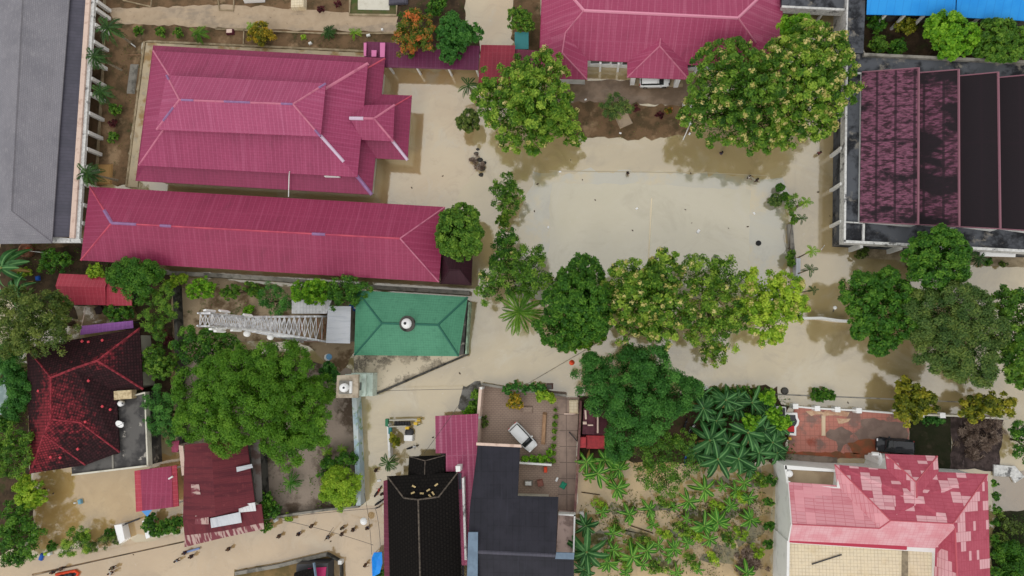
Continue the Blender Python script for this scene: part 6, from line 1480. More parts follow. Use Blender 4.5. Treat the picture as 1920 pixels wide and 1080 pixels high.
palm('last small betel palm below the pale slab wall', 1524, 544, 13, 5, base=(1502, 548), n=7, trunk_r=0.08)
palm('palm squeezed between the round dark tree and white canopy', 1835, 484, 22, 4, n=11)
palm('spiky palm at the end of the white fence by the black roof house', 728, 868, 24, 3, n=11)
palm('rosette palm on the bare soil beside the lime bush', 545, 905, 26, 1.2, 'banana', n=13, width=0.1)
palm('pale cordyline under the rain tree by the lane wall', 612, 848, 16, 1.5, 'palmlight', n=9)
palm('second pale cordyline against the lane wall', 640, 845, 16, 1.5, 'palmlight', n=9)

# bananas
random.seed(5)
protos = [banana_proto(k, 'banana') for k in range(4)] + [banana_proto(k, 'bananadark') for k in range(4)]
used = [False] * 8
def banana(x, y, rpx, label, group, dark=False, z=1.5):
    k = random.randrange(4) + (4 if dark else 0)
    o = protos[k] if not used[k] else copy_tree(protos[k])
    used[k] = True
    p = P(x, y, z)
    s = rpx * MPP(x, y, z) / 1.8 * random.uniform(0.9, 1.4)
    o.location = (p.x, p.y, 0); o.rotation_euler = (0, 0, random.uniform(0, 6.28)); o.scale = (s, s, max(0.7, s))
    o['label'] = label; o['category'] = 'banana plant'; o['group'] = group
    return o
GA = 'bananas in the flooded garden'
for i, (x, y, r, la) in enumerate(((1157, 915, 26, 'banana plant with eight splayed leaves nearest the loose feathery tree'), (1320, 915, 30, 'big banana plant with long star leaves below the dense grove'), (1408, 975, 26, 'banana plant with narrow leaves beside the hedge of the patched house'))):
    banana(x, y, r, la, GA)
for x, y, r in ((1130, 960, 20), (1180, 965, 22), (1218, 955, 18), (1290, 938, 20), (1265, 952, 16), (1355, 912, 20), (1380, 920, 18), (1288, 975, 18), (1320, 985, 24), (1345, 978, 22), (1330, 1010, 18), (1150, 1000, 18),
                (1185, 1042, 28), (1212, 1030, 20), (1235, 1022, 18), (1265, 1030, 20), (1290, 1020, 18), (1255, 1045, 16), (1205, 1060, 18), (1175, 1075, 18), (1150, 1030, 20), (1270, 1075, 18), (1310, 1070, 16), (1400, 1075, 20), (1225, 985, 14), (1370, 950, 16), (1395, 905, 18), (1405, 935, 16), (1140, 1055, 20)):
    banana(x, y, r, 'banana plant with splayed green leaves standing in the muddy garden water', GA)
for x, y, r, la in ((1098, 985, 30, 'dark banana beside the pinkish balcony wall'), (1100, 1030, 40, 'largest dark banana clump by the navy roof corner'), (1095, 1065, 30, 'dark banana cut by the frame beside the navy roof')):
    banana(x, y, r, la, 'dark bananas by the navy roof', True)
for x, y, r in ((1100, 865, 24), (1120, 885, 24), (1135, 862, 22), (1105, 895, 20), (1160, 880, 22), (1145, 895, 18)):
    banana(x, y, r, 'leafy banana below the dark maroon hut at the garden top', 'bananas below the maroon hut')
for x, y, r in ((1318, 765, 28), (1345, 790, 32), (1380, 770, 30), (1410, 755, 28), (1440, 770, 28), (1330, 825, 34), (1365, 830, 32), (1400, 810, 34), (1435, 805, 32), (1460, 800, 26), (1345, 860, 34), (1385, 860, 30), (1425, 850, 36), (1460, 850, 28), (1305, 850, 28), (1360, 750, 26), (1450, 830, 28), (1405, 880, 26), (1320, 740, 22), (1385, 745, 24)):
    banana(x, y, r, 'dark green banana in the dense grove beside the red patio', 'bananas in the dense grove', True, 2.2)
random.seed(31)
for x, y, r in ((1150, 985, 11), (1205, 1012, 12), (1240, 1000, 10), (1275, 990, 12), (1300, 1000, 10), (1360, 1010, 12), (1340, 945, 10), (1385, 1000, 10), (1180, 1020, 9), (1120, 945, 10), (1240, 940, 9), (1415, 1030, 10), (1290, 1050, 12), (1330, 1045, 10), (1230, 1062, 12), (1165, 1050, 11), (1385, 930, 10), (1420, 900, 11)):
    tree('broadleaf_shrub', 'lime-green leafy weed standing in the muddy garden water', 'bush', [(x, y, r), (x + r, y + r * .5, r * .7)], 0.9, 'loose', 'flower' if r != 10 else 'lime', 'leafy weeds in the flooded garden', scale_leaf=0.8)
for x, y, r in ((1440, 745, 14), (1465, 790, 16), (1408, 790, 16), (1450, 775, 14)):
    tree('broadleaf_shrub', 'bright green leafy bush among the dark grove bananas', 'bush', [(x, y, r)], 3.2, 'shrub', 'bright', 'bright bushes in the banana grove')
for x, y, r, la in ((22, 505, 38, 'large dark banana below the end of the grey hall'), (40, 545, 26, 'small dark banana above the brownish-green tree'), (15, 690, 26, 'dark banana at the frame beside the mossy tile roof')):
    banana(x, y, r, la, 'bananas near the frame edge', True, 2)
banana(28, 655, 24, 'light banana with drooping pale leaves near the tile house corner', 'bananas near the frame edge')

# weeds standing in the flooded garden
def weeds(name, label, spots, mat, hmax, n_per, L=0.3, W=0.08):
    C, Nn, T = [], [], []
    for x, y, r in spots:
        p = P(x, y, 0.1); rm = r * MPP(x, y, 0)
        n = int(n_per * rm * rm)
        a = RNG.uniform(0, 6.28, n); q = np.sqrt(RNG.uniform(0, 1, n)) * rm
        C.append(np.stack([p.x + np.cos(a) * q * 1.3, p.y + np.sin(a) * q, RNG.uniform(0.02, hmax, n)], 1))
        Nn.append(unit(RNG.normal(size=(n, 3)) + np.array([0, 0, 0.9]))); T.append(RNG.normal(0.5, 0.28, n))
    C, Nn, T = np.vstack(C), np.vstack(Nn), np.concatenate(T)
    o = leaf_obj(name, C, Nn, L * RNG.uniform(0.6, 1.3, len(C)), W, T, LM[mat], None, (0, 0, 0))
    o['kind'] = 'stuff'; o['label'] = label
    return o
random.seed(9)
sp = [(random.uniform(1095, 1440), random.uniform(925, 1085), random.uniform(6, 16)) for _ in range(60)]
sp += [(x, 958 + random.uniform(-10, 10), random.uniform(8, 16)) for x in range(1130, 1440, 16)]
weeds('undergrowth', 'scattered weeds in the muddy water of the banana garden', sp, 'weed', 0.4, 46, 0.32, 0.1)
sp = [(random.uniform(1300, 1470), random.uniform(740, 870), random.uniform(10, 22)) for _ in range(40)]
sp2 = [(random.uniform(1150, 1430), random.uniform(945, 975), random.uniform(8, 18)) for _ in range(22)] + [(random.uniform(1300, 1430), random.uniform(950, 1080), random.uniform(10, 20)) for _ in range(22)]
weeds('undergrowth', 'dark rotting weeds lying in the muddy garden water', sp2, 'rot', 0.15, 30, 0.22, 0.07)
weeds('undergrowth', 'dark undergrowth beneath the dense banana grove', sp, 'deep', 0.7, 30, 0.4, 0.14)
sp = [(random.uniform(205, 258), random.uniform(50, 340), random.uniform(5, 12)) for _ in range(22)] + [(random.uniform(290, 740), random.uniform(66, 90), random.uniform(4, 9)) for _ in range(26)] + [(random.uniform(1090, 1300), random.uniform(215, 258), random.uniform(4, 10)) for _ in range(22)]
weeds('grass', 'thin grass on the brown yards', sp, 'weed', 0.15, 26, 0.22, 0.06)
sp = [(random.uniform(0, 250), random.uniform(462, 505), random.uniform(8, 16)) for _ in range(16)] + [(random.uniform(335, 560), random.uniform(545, 640), random.uniform(5, 14)) for _ in range(22)] + [(random.uniform(0, 55), random.uniform(640, 800), random.uniform(8, 16)) for _ in range(16)]
sp += [(random.uniform(505, 660), random.uniform(830, 960), random.uniform(4, 11)) for _ in range(34)] + [(random.uniform(335, 400), random.uniform(640, 830), random.uniform(6, 14)) for _ in range(12)] + [(random.uniform(265, 325), random.uniform(580, 830), random.uniform(6, 12)) for _ in range(14)]
weeds('undergrowth', 'mixed undergrowth in the soil plots', sp, 'mid', 0.5, 22, 0.32, 0.12)
sp = [(random.uniform(1866, 1930), random.uniform(965, 1085), random.uniform(10, 20)) for _ in range(24)]
weeds('grass', 'dense dark grass beyond the patched house', sp, 'dark', 0.4, 40, 0.3, 0.08)
sp = [(random.uniform(1625, 1920), random.uniform(40, 105), random.uniform(5, 10)) for _ in range(18)]
weeds('undergrowth', 'low weeds in the soil below the blue roof', sp, 'dark', 0.3, 22)

# ------------------------------------------------------------ vehicles
def car(label, x, y, ang, paint, length=4.3, width=1.8, height=1.5, suv=False, name='parked_car', z0=0.1):
    """Local +X is the nose."""
    p = P(x, y, z0 + 0.9)
    t = thing(name, label, 'car', (p.x, p.y, z0), None, 0.0)
    L2, W2 = length / 2, width / 2
    ca, sa = math.cos(ang), math.sin(ang)
    def tr(v): return Vector((p.x + v[0] * ca - v[1] * sa, p.y + v[0] * sa + v[1] * ca, z0 + v[2]))
    # body: cross-sections along the length: (x, half width, z low, z high)
    secs = [(-L2, W2 * .80, .45, .80), (-L2 + .12, W2 * .93, .3, .95), (-L2 * .6, W2, .22, 1.0), (-.2, W2, .22, .98), (L2 * .45, W2 * .99, .22, .93), (L2 * .75, W2 * .95, .25, .84), (L2 - .12, W2 * .84, .32, .72), (L2, W2 * .62, .42, .60)]
    def loft(secs, name, mat, k=0.86):
        mb = MB(); vs = []
        for (sx, hw, zl, zh) in secs:
            vs += [(sx, -hw, zl), (sx, -hw * 1.0, zl + (zh - zl) * .62), (sx, -hw * k, zh), (sx, hw * k, zh), (sx, hw, zl + (zh - zl) * .62), (sx, hw, zl)]
        fs = []
        for i in range(len(secs) - 1):
            for j in range(6):
                a, b = i * 6 + j, i * 6 + (j + 1) % 6
                fs.append((a, a + 6, b + 6, b))
        n = len(vs)
        fs += [tuple(range(6)), tuple(range(n - 1, n - 7, -1))]
        mb.add([tr(v) for v in vs], fs, 0, True)
        return mb.build(name, mat, t)
    loft(secs, 'body', paint, 0.9)
    rb = -L2 + (.12 if suv else .22)
    loft([(rb, W2 * .80, .88, .95), (rb + .35, W2 * .88, .88, height - .06), (0.1, W2 * .88, .88, height - .03), (L2 * .24, W2 * .86, .88, height - .1), (L2 * .58, W2 * .80, .86, .95)], 'glasshouse', m_glass, 0.8)
    loft([(rb + .12, W2 * .74, height - .3, height - .14), (rb + .4, W2 * .78, height - .12, height), (0.1, W2 * .79, height - .1, height + .03), (L2 * .26, W2 * .76, height - .18, height - .06)], 'roof_panel', paint, 0.94)
    for sx in (-L2 * .62, L2 * .62):
        for sy in (-1, 1):
            mb = MB(); mb.tube([tr((sx, sy * (W2 - .2), .32)), tr((sx, sy * (W2 + .01), .32))], .32, 18)
            w = mb.build('wheel', m_black, t)
            mb = MB(); mb.tube([tr((sx, sy * (W2 + .0), .32)), tr((sx, sy * (W2 + .025), .32))], .19, 12); mb.build('rim', m_chrome, w)
    for sy in (-1, 1):
        mb = MB(); mb.box(tr((L2 * .36, sy * (W2 + .1), 1.0)), (.16, .22, .14), ang); mb.build('mirror', paint, t)
        mb = MB(); mb.box(tr((L2 - .13, sy * W2 * .62, .68)), (.2, .32, .12), ang); mb.build('headlight', m_chrome, t)
        mb = MB(); mb.box(tr((-L2 + .03, sy * W2 * .66, .8)), (.1, .3, .14), ang); mb.build('tail_light', m_red, t)
    return t
car('white hatchback parked askew in the brick-paved courtyard', 980, 820, math.radians(-46), m_car_white, 4.2, 1.8)
car('black van parked across the corner of the red patio', 1679, 836, math.radians(176), m_car_black, 4.5, 1.85, 1.75, True)
car('white car standing under the pink portico roof', 1228, 150, math.radians(-1), m_car_white, 4.1, 1.8, 1.5, True, z0=0.14)

def motorbike(label, x, y, ang, paint, group=None):
    p = P(x, y, 0.6)
    t = thing('motorbike', label, 'motorbike', (p.x, p.y, -0.2), group)
    ca, sa = math.cos(ang), math.sin(ang)
    def tr(v): return Vector((p.x + v[0] * ca - v[1] * sa, p.y + v[0] * sa + v[1] * ca, v[2] - 0.2))
    for sx in (-.62, .62):
        mb = MB(); mb.tube([tr((sx, -.06, .3)), tr((sx, .06, .3))], .3, 16); mb.build('wheel', m_black, t)
    MB().tube([tr((-.75, 0, .68)), tr((-.3, 0, .55)), tr((.2, 0, .5)), tr((.5, 0, .75)), tr((.55, 0, .95))], [.1, .17, .12, .14, .08], 8).build('fairing', paint, t)
    MB().tube([tr((-.7, 0, .8)), tr((-.3, 0, .78)), tr((.1, 0, .74))], [.1, .15, .12], 8).build('saddle', m_black, t)
    MB().tube([tr((.42, -.34, 1.02)), tr((.52, 0, 1.0)), tr((.42, .34, 1.02))], .03, 6).build('handlebar', m_dark, t)
    MB().tube([tr((.62, 0, .3)), tr((.5, 0, .95))], .04, 6).build('fork', m_chrome, t)
    return t
motorbike('white and blue motorbike standing near the white cool box by the food cart', 772, 839, 0.3, m_car_white)
motorbike('black motorbike with white fairing beside the big deep green tree', 1285, 797, 1.2, m_car_black)
motorbike('second white-topped motorbike parked by the dense grove', 1298, 804, 1.0, m_car_white)
motorbike('blue and white motorbike half under the feathery tree', 1286, 862, 1.5, m_bluep)
motorbike('red and black motorbike being pushed along the maroon awning', 707, 923, 1.0, m_red)
motorbike('dark motorbike beside the maroon awning at the lane corner', 711, 942, 0.6, m_dark)

# ------------------------------------------------------------ people
def skin_mesh(name, verts, edges, radii, mat, sub=1):
    me = bpy.data.meshes.new(name); me.from_pydata(verts, edges, [])
    o = bpy.data.objects.new(name, me); COL.objects.link(o)
    md = o.modifiers.new('Skin', 'SKIN'); md.use_smooth_shade = True
    for i, r in enumerate(radii):
        me.skin_vertices[0].data[i].radius = (r, r)
    me.skin_vertices[0].data[0].use_root = True
    s = o.modifiers.new('Sub', 'SUBSURF'); s.levels = sub; s.render_levels = sub
    dg = bpy.context.evaluated_depsgraph_get()
    m2 = bpy.data.meshes.new_from_object(o.evaluated_get(dg))
    bpy.data.objects.remove(o); bpy.data.meshes.remove(me)
    m2.name = name
    m2.materials.clear(); m2.materials.append(mat)
    return m2

def cloth(c): 
    nm = 'cloth_%02d%02d%02d' % tuple(int(v * 99) for v in c)
    return bpy.data.materials.get(nm) or M(nm, c, rough=0.85)

def person_meshes(arm, stride):
    """Standing or wading figure about 1.65 m tall, facing +X. arm: (left, right) = forward reach 0..1."""
    v = [(0, 0, .92), (0, 0, 1.12), (0, 0, 1.34), (.01, 0, 1.45), (.03, 0, 1.56), (.02, 0, 1.64)]
    r = [.125, .12, .135, .055, .095, .06]
    e = [(0, 1), (1, 2), (2, 3), (3, 4), (4, 5)]
    for s, a, st in ((1, arm[0], stride), (-1, arm[1], -stride)):
        k = len(v)
        v += [(0, s * .18, 1.37), (.10 * a, s * .24, 1.12), (.10 * a + .26 * a + .02, s * .22, .88 + .28 * a), (.12 * a + .34 * a + .03, s * .21, .80 + .34 * a)]
        r += [.06, .047, .036, .03]; e += [(2, k), (k, k + 1), (k + 1, k + 2), (k + 2, k + 3)]
        # hand: palm, four fingers and a thumb
        hx, hy, hz = v[-1]
        for f, (dy, ln) in enumerate(((-.03, .075), (-.01, .09), (.012, .085), (.032, .065))):
            q = len(v)
            v += [(hx + .02 + .03 * a, hy + dy, hz - .04 + .02 * a), (hx + .03 + ln * (.3 + .6 * a), hy + dy * 1.15, hz - .04 - ln * (1 - .6 * a))]
            r += [.011, .008]; e += [(k + 3, q), (q, q + 1)]
        q = len(v)
        v += [(hx + .04, hy - s * .045, hz - .02)]; r += [.011]; e += [(k + 3, q)]
        k = len(v)
        v += [(0.0, s * .09, .86), (.16 * st + .03, s * .10, .47), (.24 * st - .02, s * .10, .08), (.24 * st + .13, s * .11, .035)]
        r += [.085, .06, .042, .035]; e += [(0, k), (k, k + 1), (k + 1, k + 2), (k + 2, k + 3)]
    body = skin_mesh('person', v, e, r, m_skin)
    hv = [(.01, 0, 1.57), (.0, 0, 1.64), (-.05, 0, 1.56), (.07, 0, 1.66)]
    hair = skin_mesh('hair', hv, [(0, 1), (0, 2), (1, 3)], [.10, .09, .085, .05], m_hair)
    sv = [(0, 0, .90), (0, 0, 1.12), (0, 0, 1.33), (0, .0, 1.40)]; sr = [.14, .135, .15, .08]; se = [(0, 1), (1, 2), (2, 3)]
    for s, a in ((1, arm[0]), (-1, arm[1])):
        k = len(sv); sv += [(0, s * .18, 1.37), (.07 * a, s * .235, 1.18)]; sr += [.075, .065]; se += [(2, k), (k, k + 1)]
    shirt = skin_mesh('shirt', sv, se, sr, m_skin)
    tv = [(0, 0, .93)]; tr_ = [.14]; te = []
    for s, st in ((1, stride), (-1, -stride)):
        k = len(tv); tv += [(0, s * .09, .85), (.15 * st + .03, s * .10, .50)]; tr_ += [.10, .08]; te += [(0, k), (k, k + 1)]
    tro = skin_mesh('trousers', tv, te, tr_, m_skin)
    return body, hair, shirt, tro
POSES = [person_meshes((.25, .1), .6), person_meshes((1.0, .9), .4), person_meshes((.1, .7), .9)]
def person(label, x, y, ang, shirt, trousers, pose=0, group='people wading in the floodwater', z=-0.35):
    p = P(x, y, z + 1.2)
    body, hair, sh, tr = POSES[pose]
    o = bpy.data.objects.new('person', body.copy()); COL.objects.link(o)
    o.location = (p.x, p.y, z); o.rotation_euler = (0, 0, ang)
    tag(o, label, 'person', group)
    for nm, me, c in (('hair', hair, None), ('shirt', sh, shirt), ('trousers', tr, trousers)):
        m = me.copy()
        if c is not None: m.materials.clear(); m.materials.append(cloth(c))
        link_mesh(nm, m, o)
    return o
DK, BL, GR, WH, RD, BR, NV = (.02, .02, .025), (.04, .10, .28), (.22, .24, .26), (.7, .7, .68), (.4, .04, .05), (.12, .08, .05), (.03, .04, .09)
person('person in a dark shirt wading alone furthest left of the group in the street', 522, 1006, 0.4, BR, DK, 0)
person('person in black wading behind the leftmost wader in the street', 559, 1002, 0.8, DK, NV, 2)
person('person in a brown shirt wading nearest the grey plot wall', 583, 987, 0.2, (.16, .12, .08), DK, 0)
person('person in grey holding a long thin pole in the street', 614, 1008, 0.7, GR, DK, 1)
person('person in an olive shirt wading beside another in black mid street', 641, 991, 1.4, (.14, .14, .08), DK, 2)
person('person in black wading just below the olive-shirted person', 640, 1002, 0.3, DK, BR, 0)
person('person in black wading between the pair and the white umbrella', 661, 994, 0.5, DK, DK, 2)
person('person in dark clothes walking behind the white umbrella', 688, 991, 1.1, DK, NV, 0)
person('person in brown wading near the bright blue tarpaulin', 684, 1060, 0.2, BR, DK, 1)
person('person in black standing against the maroon awning by the motorbikes', 716, 927, 1.5, DK, DK, 0)
person('person in dark clothes at the end of the blue pole by the rusty eave', 345, 1037, 0.3, NV, DK, 1)
person('person in black wading below the blue pole', 357, 1044, 0.3, DK, DK, 0)
person('person in a grey-blue shirt wading in the street below the rusty house', 330, 1052, 1.4, (.3, .36, .42), DK, 2)
person('person in brown wading alone past the corroded eave', 427, 1030, 0.3, BR, DK, 0)
person('person in black and white at the foot of the street', 206, 1075, 0.2, WH, DK, 1)
person('person in olive at the foot of the street beside the one in white', 209, 1066, 0.6, (.15, .15, .1), DK, 2)
person('person in black standing behind the orange raft', 98, 1073, 0.0, DK, DK, 0)
person('person in brown walking above the orange raft', 113, 1067, 0.3, BR, DK, 2)
person('person in black wading on the road beside the orange umbrella', 1096, 679, 1.2, DK, DK, 0)
person('person in dark clothes standing in the flooded court near its upper edge', 1177, 324, 1.0, DK, BR, 0)
person('person in white bending on the far side of the flooded court', 1405, 331, -0.5, WH, DK, 1)
person('person in black beside the one in white on the court', 1420, 337, -0.3, DK, DK, 2)
person('person in dark clothes standing in the shade of the blossoming trees', 1353, 286, 1.5, DK, NV, 0)
person('person in maroon wading between the trees and saw-tooth building', 1537, 286, 1.5, (.2, .05, .06), DK, 0)
person('person in dark clothes wading alone up the narrow lane by the food cart', 704, 882, 0.2, DK, DK, 2)

# ------------------------------------------------------------ boats, tarps, umbrellas and small things
def umbrella(label, x, y, r, c, group=None):
    p = P(x, y, 1.9)
    t = thing('umbrella', label, 'umbrella', (p.x, p.y, 0), group)
    MB().lathe((p.x, p.y, 1.7), [(r, 0), (r * .98, .03), (r * .75, .16), (r * .4, .27), (r * .06, .32)], 16).build('canopy', c, t)
    MB().tube([(p.x, p.y, 0.6), (p.x, p.y, 2.1)], 0.02, 6).build('shaft', m_dark, t)
umbrella('round white umbrella held over the waders in the street', 681, 978, 0.5, m_white_clean)
umbrella('orange umbrella on the flooded road beside the big green tree', 1072, 680, 0.36, m_orange)
t = thing('raft', 'orange inflatable raft with dark bags on the flooded street', 'raft', P(124, 1077, 0))
pts = []
A, B_ = P(106, 1084, .2), P(142, 1076, .2); ax = (B_ - A).normalized(); sd = Vector((-ax.y, ax.x, 0))
MB().tube([A + sd * .5, B_ + sd * .42, B_ + ax * .4, B_ - sd * .42, A - sd * .5], .2, 10).build('side_tube', m_orange, t)
MB().prism([A + sd * .5, B_ + sd * .45, B_ - sd * .45, A - sd * .5], -.02, .12).build('floor', m_dark, t)
for k in (0.3, 0.55, 0.75):
    q = A.lerp(B_, k); MB().lathe((q.x, q.y, .1), [(.3, 0), (.36, .2), (.3, .45), (.1, .55)], 10).build('bag', m_dark, t)
t = thing('tarpaulin', 'large bright blue tarpaulin hung beside the maroon awning', 'tarpaulin', P(708, 1060, 0))
roof(t, [(697, 1046, 1.6), (701, 1036, 1.7), (716, 1035, 2.4), (717, 1056, 2.4), (712, 1075, 2.2), (698, 1082, 1.5), (706, 1050, 2.35), (706, 1066, 2.2)], [(0, 1, 6), (1, 2, 6), (2, 3, 6), (3, 7, 6), (3, 4, 7), (4, 5, 7), (5, 0, 7), (0, 6, 7)], m_bluetarp, 0.04, 'sheet')
for x, y in ((700, 1040), (715, 1038), (713, 1073), (699, 1078)):
    q = P(x, y, 1.55); MB().tube([(q.x, q.y, -.4), q], .04, 6).build('pole', m_wood, t)
tree('broadleaf_shrub', 'dark shrub at the frame under the blue tarpaulin', 'bush', [(715, 1080, 10), (722, 1076, 8)], 1.0, 'shrub', 'dark')
def debris(name, label, cat, x, y, size, mat, rz=0.0, z=0.0, parts=None):
    p = P(x, y, z)
    t = thing(name, label, cat, p)
    MB().box((p.x, p.y, z + size[2] / 2), size, rz, taper=0.86).build('body', mat, t)
    MB().box((p.x, p.y, z + size[2] + 0.02), (size[0] * .7, size[1] * .7, 0.05), rz).build('lid', mat if not parts else parts, t)
    return t
debris('cool_box', 'white cool box standing by the food cart', 'box', 768, 820, (1.35, 0.9, .8), m_white_clean, 0, 0)
debris('floating_crate', 'white crate floating on the flooded court', 'crate', 1309, 434, (0.35, 0.6, .2), m_white_clean, -0.6)
debris('jerrycan', 'blue can under the tree by the flooded street', 'can', 79, 1044, (0.5, 1.0, .3), m_bluep, -0.3)
debris('jerrycan', 'lime-yellow can beside the blue can on the street edge', 'can', 87, 1038, (0.4, 0.4, .35), M('lime_plastic', srgb(170, 206, 60), rough=0.5))
debris('white_sack', 'white sack lying beside the lime-yellow can', 'sack', 95, 1038, (0.6, 0.45, .35), m_white, 0.4)
debris('toy_float', 'pale blue plastic chair floating in the flooded yard', 'chair', 152, 940, (0.55, 0.7, .35), M('pale_blue_plastic', srgb(120, 168, 190), rough=0.5), 0.3)
debris('white_box', 'little white box beside the floating pale blue chair', 'box', 141, 943, (0.4, 0.2, .15), m_white, 0.1)
debris('bowl', 'blue bowl with red base among the dark bananas', 'bowl', 73, 522, (0.6, 0.7, .4), m_bluep, 0.2)
debris('utility_box', 'small brown roofed box on the courtyard front wall', 'box', 1031, 724, (0.9, 0.8, 1.5), M('brown_box', srgb(96, 66, 62), rough=0.7), 0, 0.0, m_wall_dark)
debris('orange_chair', 'orange plastic chair in the courtyard nook', 'chair', 1023, 880, (0.45, 0.8, .5), m_orange)
debris('green_mat', 'green mat draped on the slab path', 'mat', 1056, 910, (0.75, 0.9, .12), M('green_mat', srgb(44, 140, 110), rough=0.8), -0.5, 0.15)
debris('bench', 'grey bench with cushions in the courtyard nook', 'bench', 991, 905, (1.1, 0.7, .5), m_wall_grey, 0, 0.1, m_white)
debris('armchair', 'worn brown armchair beside the grey bench in the nook', 'armchair', 1013, 905, (0.8, 0.9, .55), M('worn_brown', srgb(140, 92, 82), rough=0.8), 0.2, 0.1)
debris('concrete_step', 'low brick step on the paved courtyard near the hedge', 'step', 989, 768, (1.5, 0.9, .2), m_paver, 0, 0.1)
debris('timber_bench', 'long timber bench on the brick-paved courtyard', 'bench', 1020, 803, (0.55, 4.3, .4), m_wood, -0.06, 0.1)
debris('sand_heap', 'pale sand-coloured board pile at the top of the slab path', 'pile', 1076, 762, (1.3, 1.9, .25), m_cream_tile, 0, 0.14)
debris('stone_slab', 'pale sandy stone slab beside the grey-green shrub', 'stone', 1168, 222, (1.9, 2.4, .3), m_path, 0.4, 0.07)
debris('ochre_slab', 'square ochre slab beside the coconut palm', 'slab', 197, 327, (2.4, 3.1, .25), M('ochre_slab', srgb(158, 124, 78), rough=0.9), 0, 0.06)
debris('grey_slab', 'grey concrete slab beside the plinth of the tiered hall', 'slab', 249, 148, (1.3, 4.6, .2), m_wall_grey, -0.08, 0.06)
debris('white_tank', 'white flat-topped tank beside the upper lane', 'tank', 562, 6, (2.2, 2.4, .9), m_cream_tile, 0, 0.06)
debris('dark_sheet', 'dark panel lying above the concrete pad', 'panel', 747, 2, (2.9, 1.2, .3), m_grey_dark, 0, 0.3)
debris('white_shutter', 'white sheet roof edge above the upper lane', 'shed', 478, 0, (3.2, 0.9, .9), m_white_clean, 0, 0.1)
debris('garden_bench', 'maroon bench with cream seat in the narrow bed', 'bench', 433, 61, (1.2, 0.8, .5), M('maroon_plastic', srgb(90, 40, 54), rough=0.6), 0, 0.06, m_cream)
debris('white_bag', 'white bag lying on the bed above the walkway', 'bag', 691, 67, (0.6, 0.35, .25), m_white, 0.2, 0.06)
debris('white_bag', 'white bag left on the sandy lane', 'bag', 717, 56, (0.35, 0.35, .2), m_white, 0.1, 0.1)
debris('white_bag', 'crumpled pale bag beside the cycad', 'bag', 582, 82, (0.5, 0.4, .25), m_white, 0.5, 0.06)
debris('white_bag', 'white paper caught on the slab path by the navy roof', 'bag', 1044, 899, (0.3, 0.6, .12), m_white_clean, -0.4, 0.14)
debris('white_bag', 'white sack by the dark bananas and balcony', 'sack', 1091, 964, (0.6, 0.9, .5), m_white_clean, 0.2)
debris('white_bag', 'white bird-like bag lying in the lane by the awning', 'bag', 711, 901, (0.55, 0.3, .12), m_white_clean, 0.2)
debris('white_bag', 'white sacks by the road verge near the grove', 'sack', 1321, 728, (0.9, 0.5, .3), m_white_clean, 0.3)
debris('white_bag', 'white sack beside the lean-to shrubs on the street', 'sack', 518, 975, (0.7, 0.4, .3), m_white, 0.5)
debris('board', 'pale board lying on the slab path', 'board', 1068, 776, (1.5, 0.2, .08), m_cream, 0, 0.15)
debris('yellow_bucket', 'yellow bucket at the edge of the red patio', 'bucket', 1480, 822, (0.4, 0.4, .35), m_yellow, 0, 0.1)
debris('paving_strip', 'pale paving strip laid on the red patio', 'slab', 1544, 798, (0.5, 2.6, .08), M('pale_slab', srgb(216, 196, 168), rough=0.9), -0.04, 0.1)
t = thing('tyre', 'black tyre lying in the flooded court', 'tyre', P(1422, 456, 0))
MB().lathe(P(1422, 456, 0), [(.18, .02), (.32, 0), (.36, .1), (.32, .2), (.18, .18)], 18).build('casing', m_black, t)
MB().lathe(P(1422, 456, 0), [(.05, .03), (.18, .06), (.16, .1)], 14).build('hub', m_dark, t)
t = thing('tyre', 'grey-brown tyre lying by the upper end of the lower road', 'tyre', P(1471, 733, 0))
MB().lathe(P(1471, 733, 0), [(.28, .02), (.42, 0), (.48, .14), (.4, .28), (.24, .26)], 18).build('casing', m_wall_dark, t)
t = thing('well', 'round terracotta well with an orange cover at the end of the grey hall', 'well', P(55, 470, 0))
MB().lathe(P(55, 470, 0), [(1.05, -.3), (1.05, .9), (.8, .95), (.8, .6)], 22).build('well_ring', m_clay, t)
MB().lathe(P(53, 468, .9), [(.4, 0), (.36, .12), (.05, .16)], 16).build('cover', M('rust_orange', srgb(190, 84, 60), rough=0.8), t)
t = thing('steel_pipe', 'thin white pipe lying from the terracotta well', 'pipe', P(85, 474, 0))
MB().tube([P(51, 470, 1.1), P(85, 474, .8), P(117, 478, .5)], [.06, .05, .04], 6).build('pipe_run', m_white, t)
# food cart
t = thing('food_cart', 'green-framed stall rack with black crates and yellow ends by the lane', 'stall', P(755, 797, 0))
for x, y in ((727, 791), (727, 800), (785, 787), (782, 798)):
    q = P(x, y, 1.6); MB().tube([(q.x, q.y, -.4), q], .06, 6).build('post', m_greenp, t)
mb = MB(); strip_between(mb, P(730, 788, 1.6), P(782, 786.5, 1.6), .25, .08); strip_between(mb, P(730, 800, 1.6), P(762, 799, 1.6), .2, .08); mb.build('rail', M('dull_white', srgb(176, 172, 160), rough=0.7), t)
for k in range(6):
    q = P(742 + k * 5, 794, 1.2); MB().box(q, (.3, .6, .5), .15 * (k % 2)).build('crate', m_black, t)
for x, y, m in ((785, 787, m_yellow), (780, 794, m_yellow), (764, 802, m_yellow), (732, 806, m_teal), (726, 792, m_greenp)):
    q = P(x, y, 1.1); MB().box(q, (.5 if m is m_yellow else .4, .35 if m is m_yellow else 1.0, .6)).build('panel', m, t)
q = P(767, 811, .6); MB().lathe((q.x, q.y, 0), [(.55, 0), (.6, .6), (.5, .75), (.1, .8)], 14).build('drum', m_dark, t)
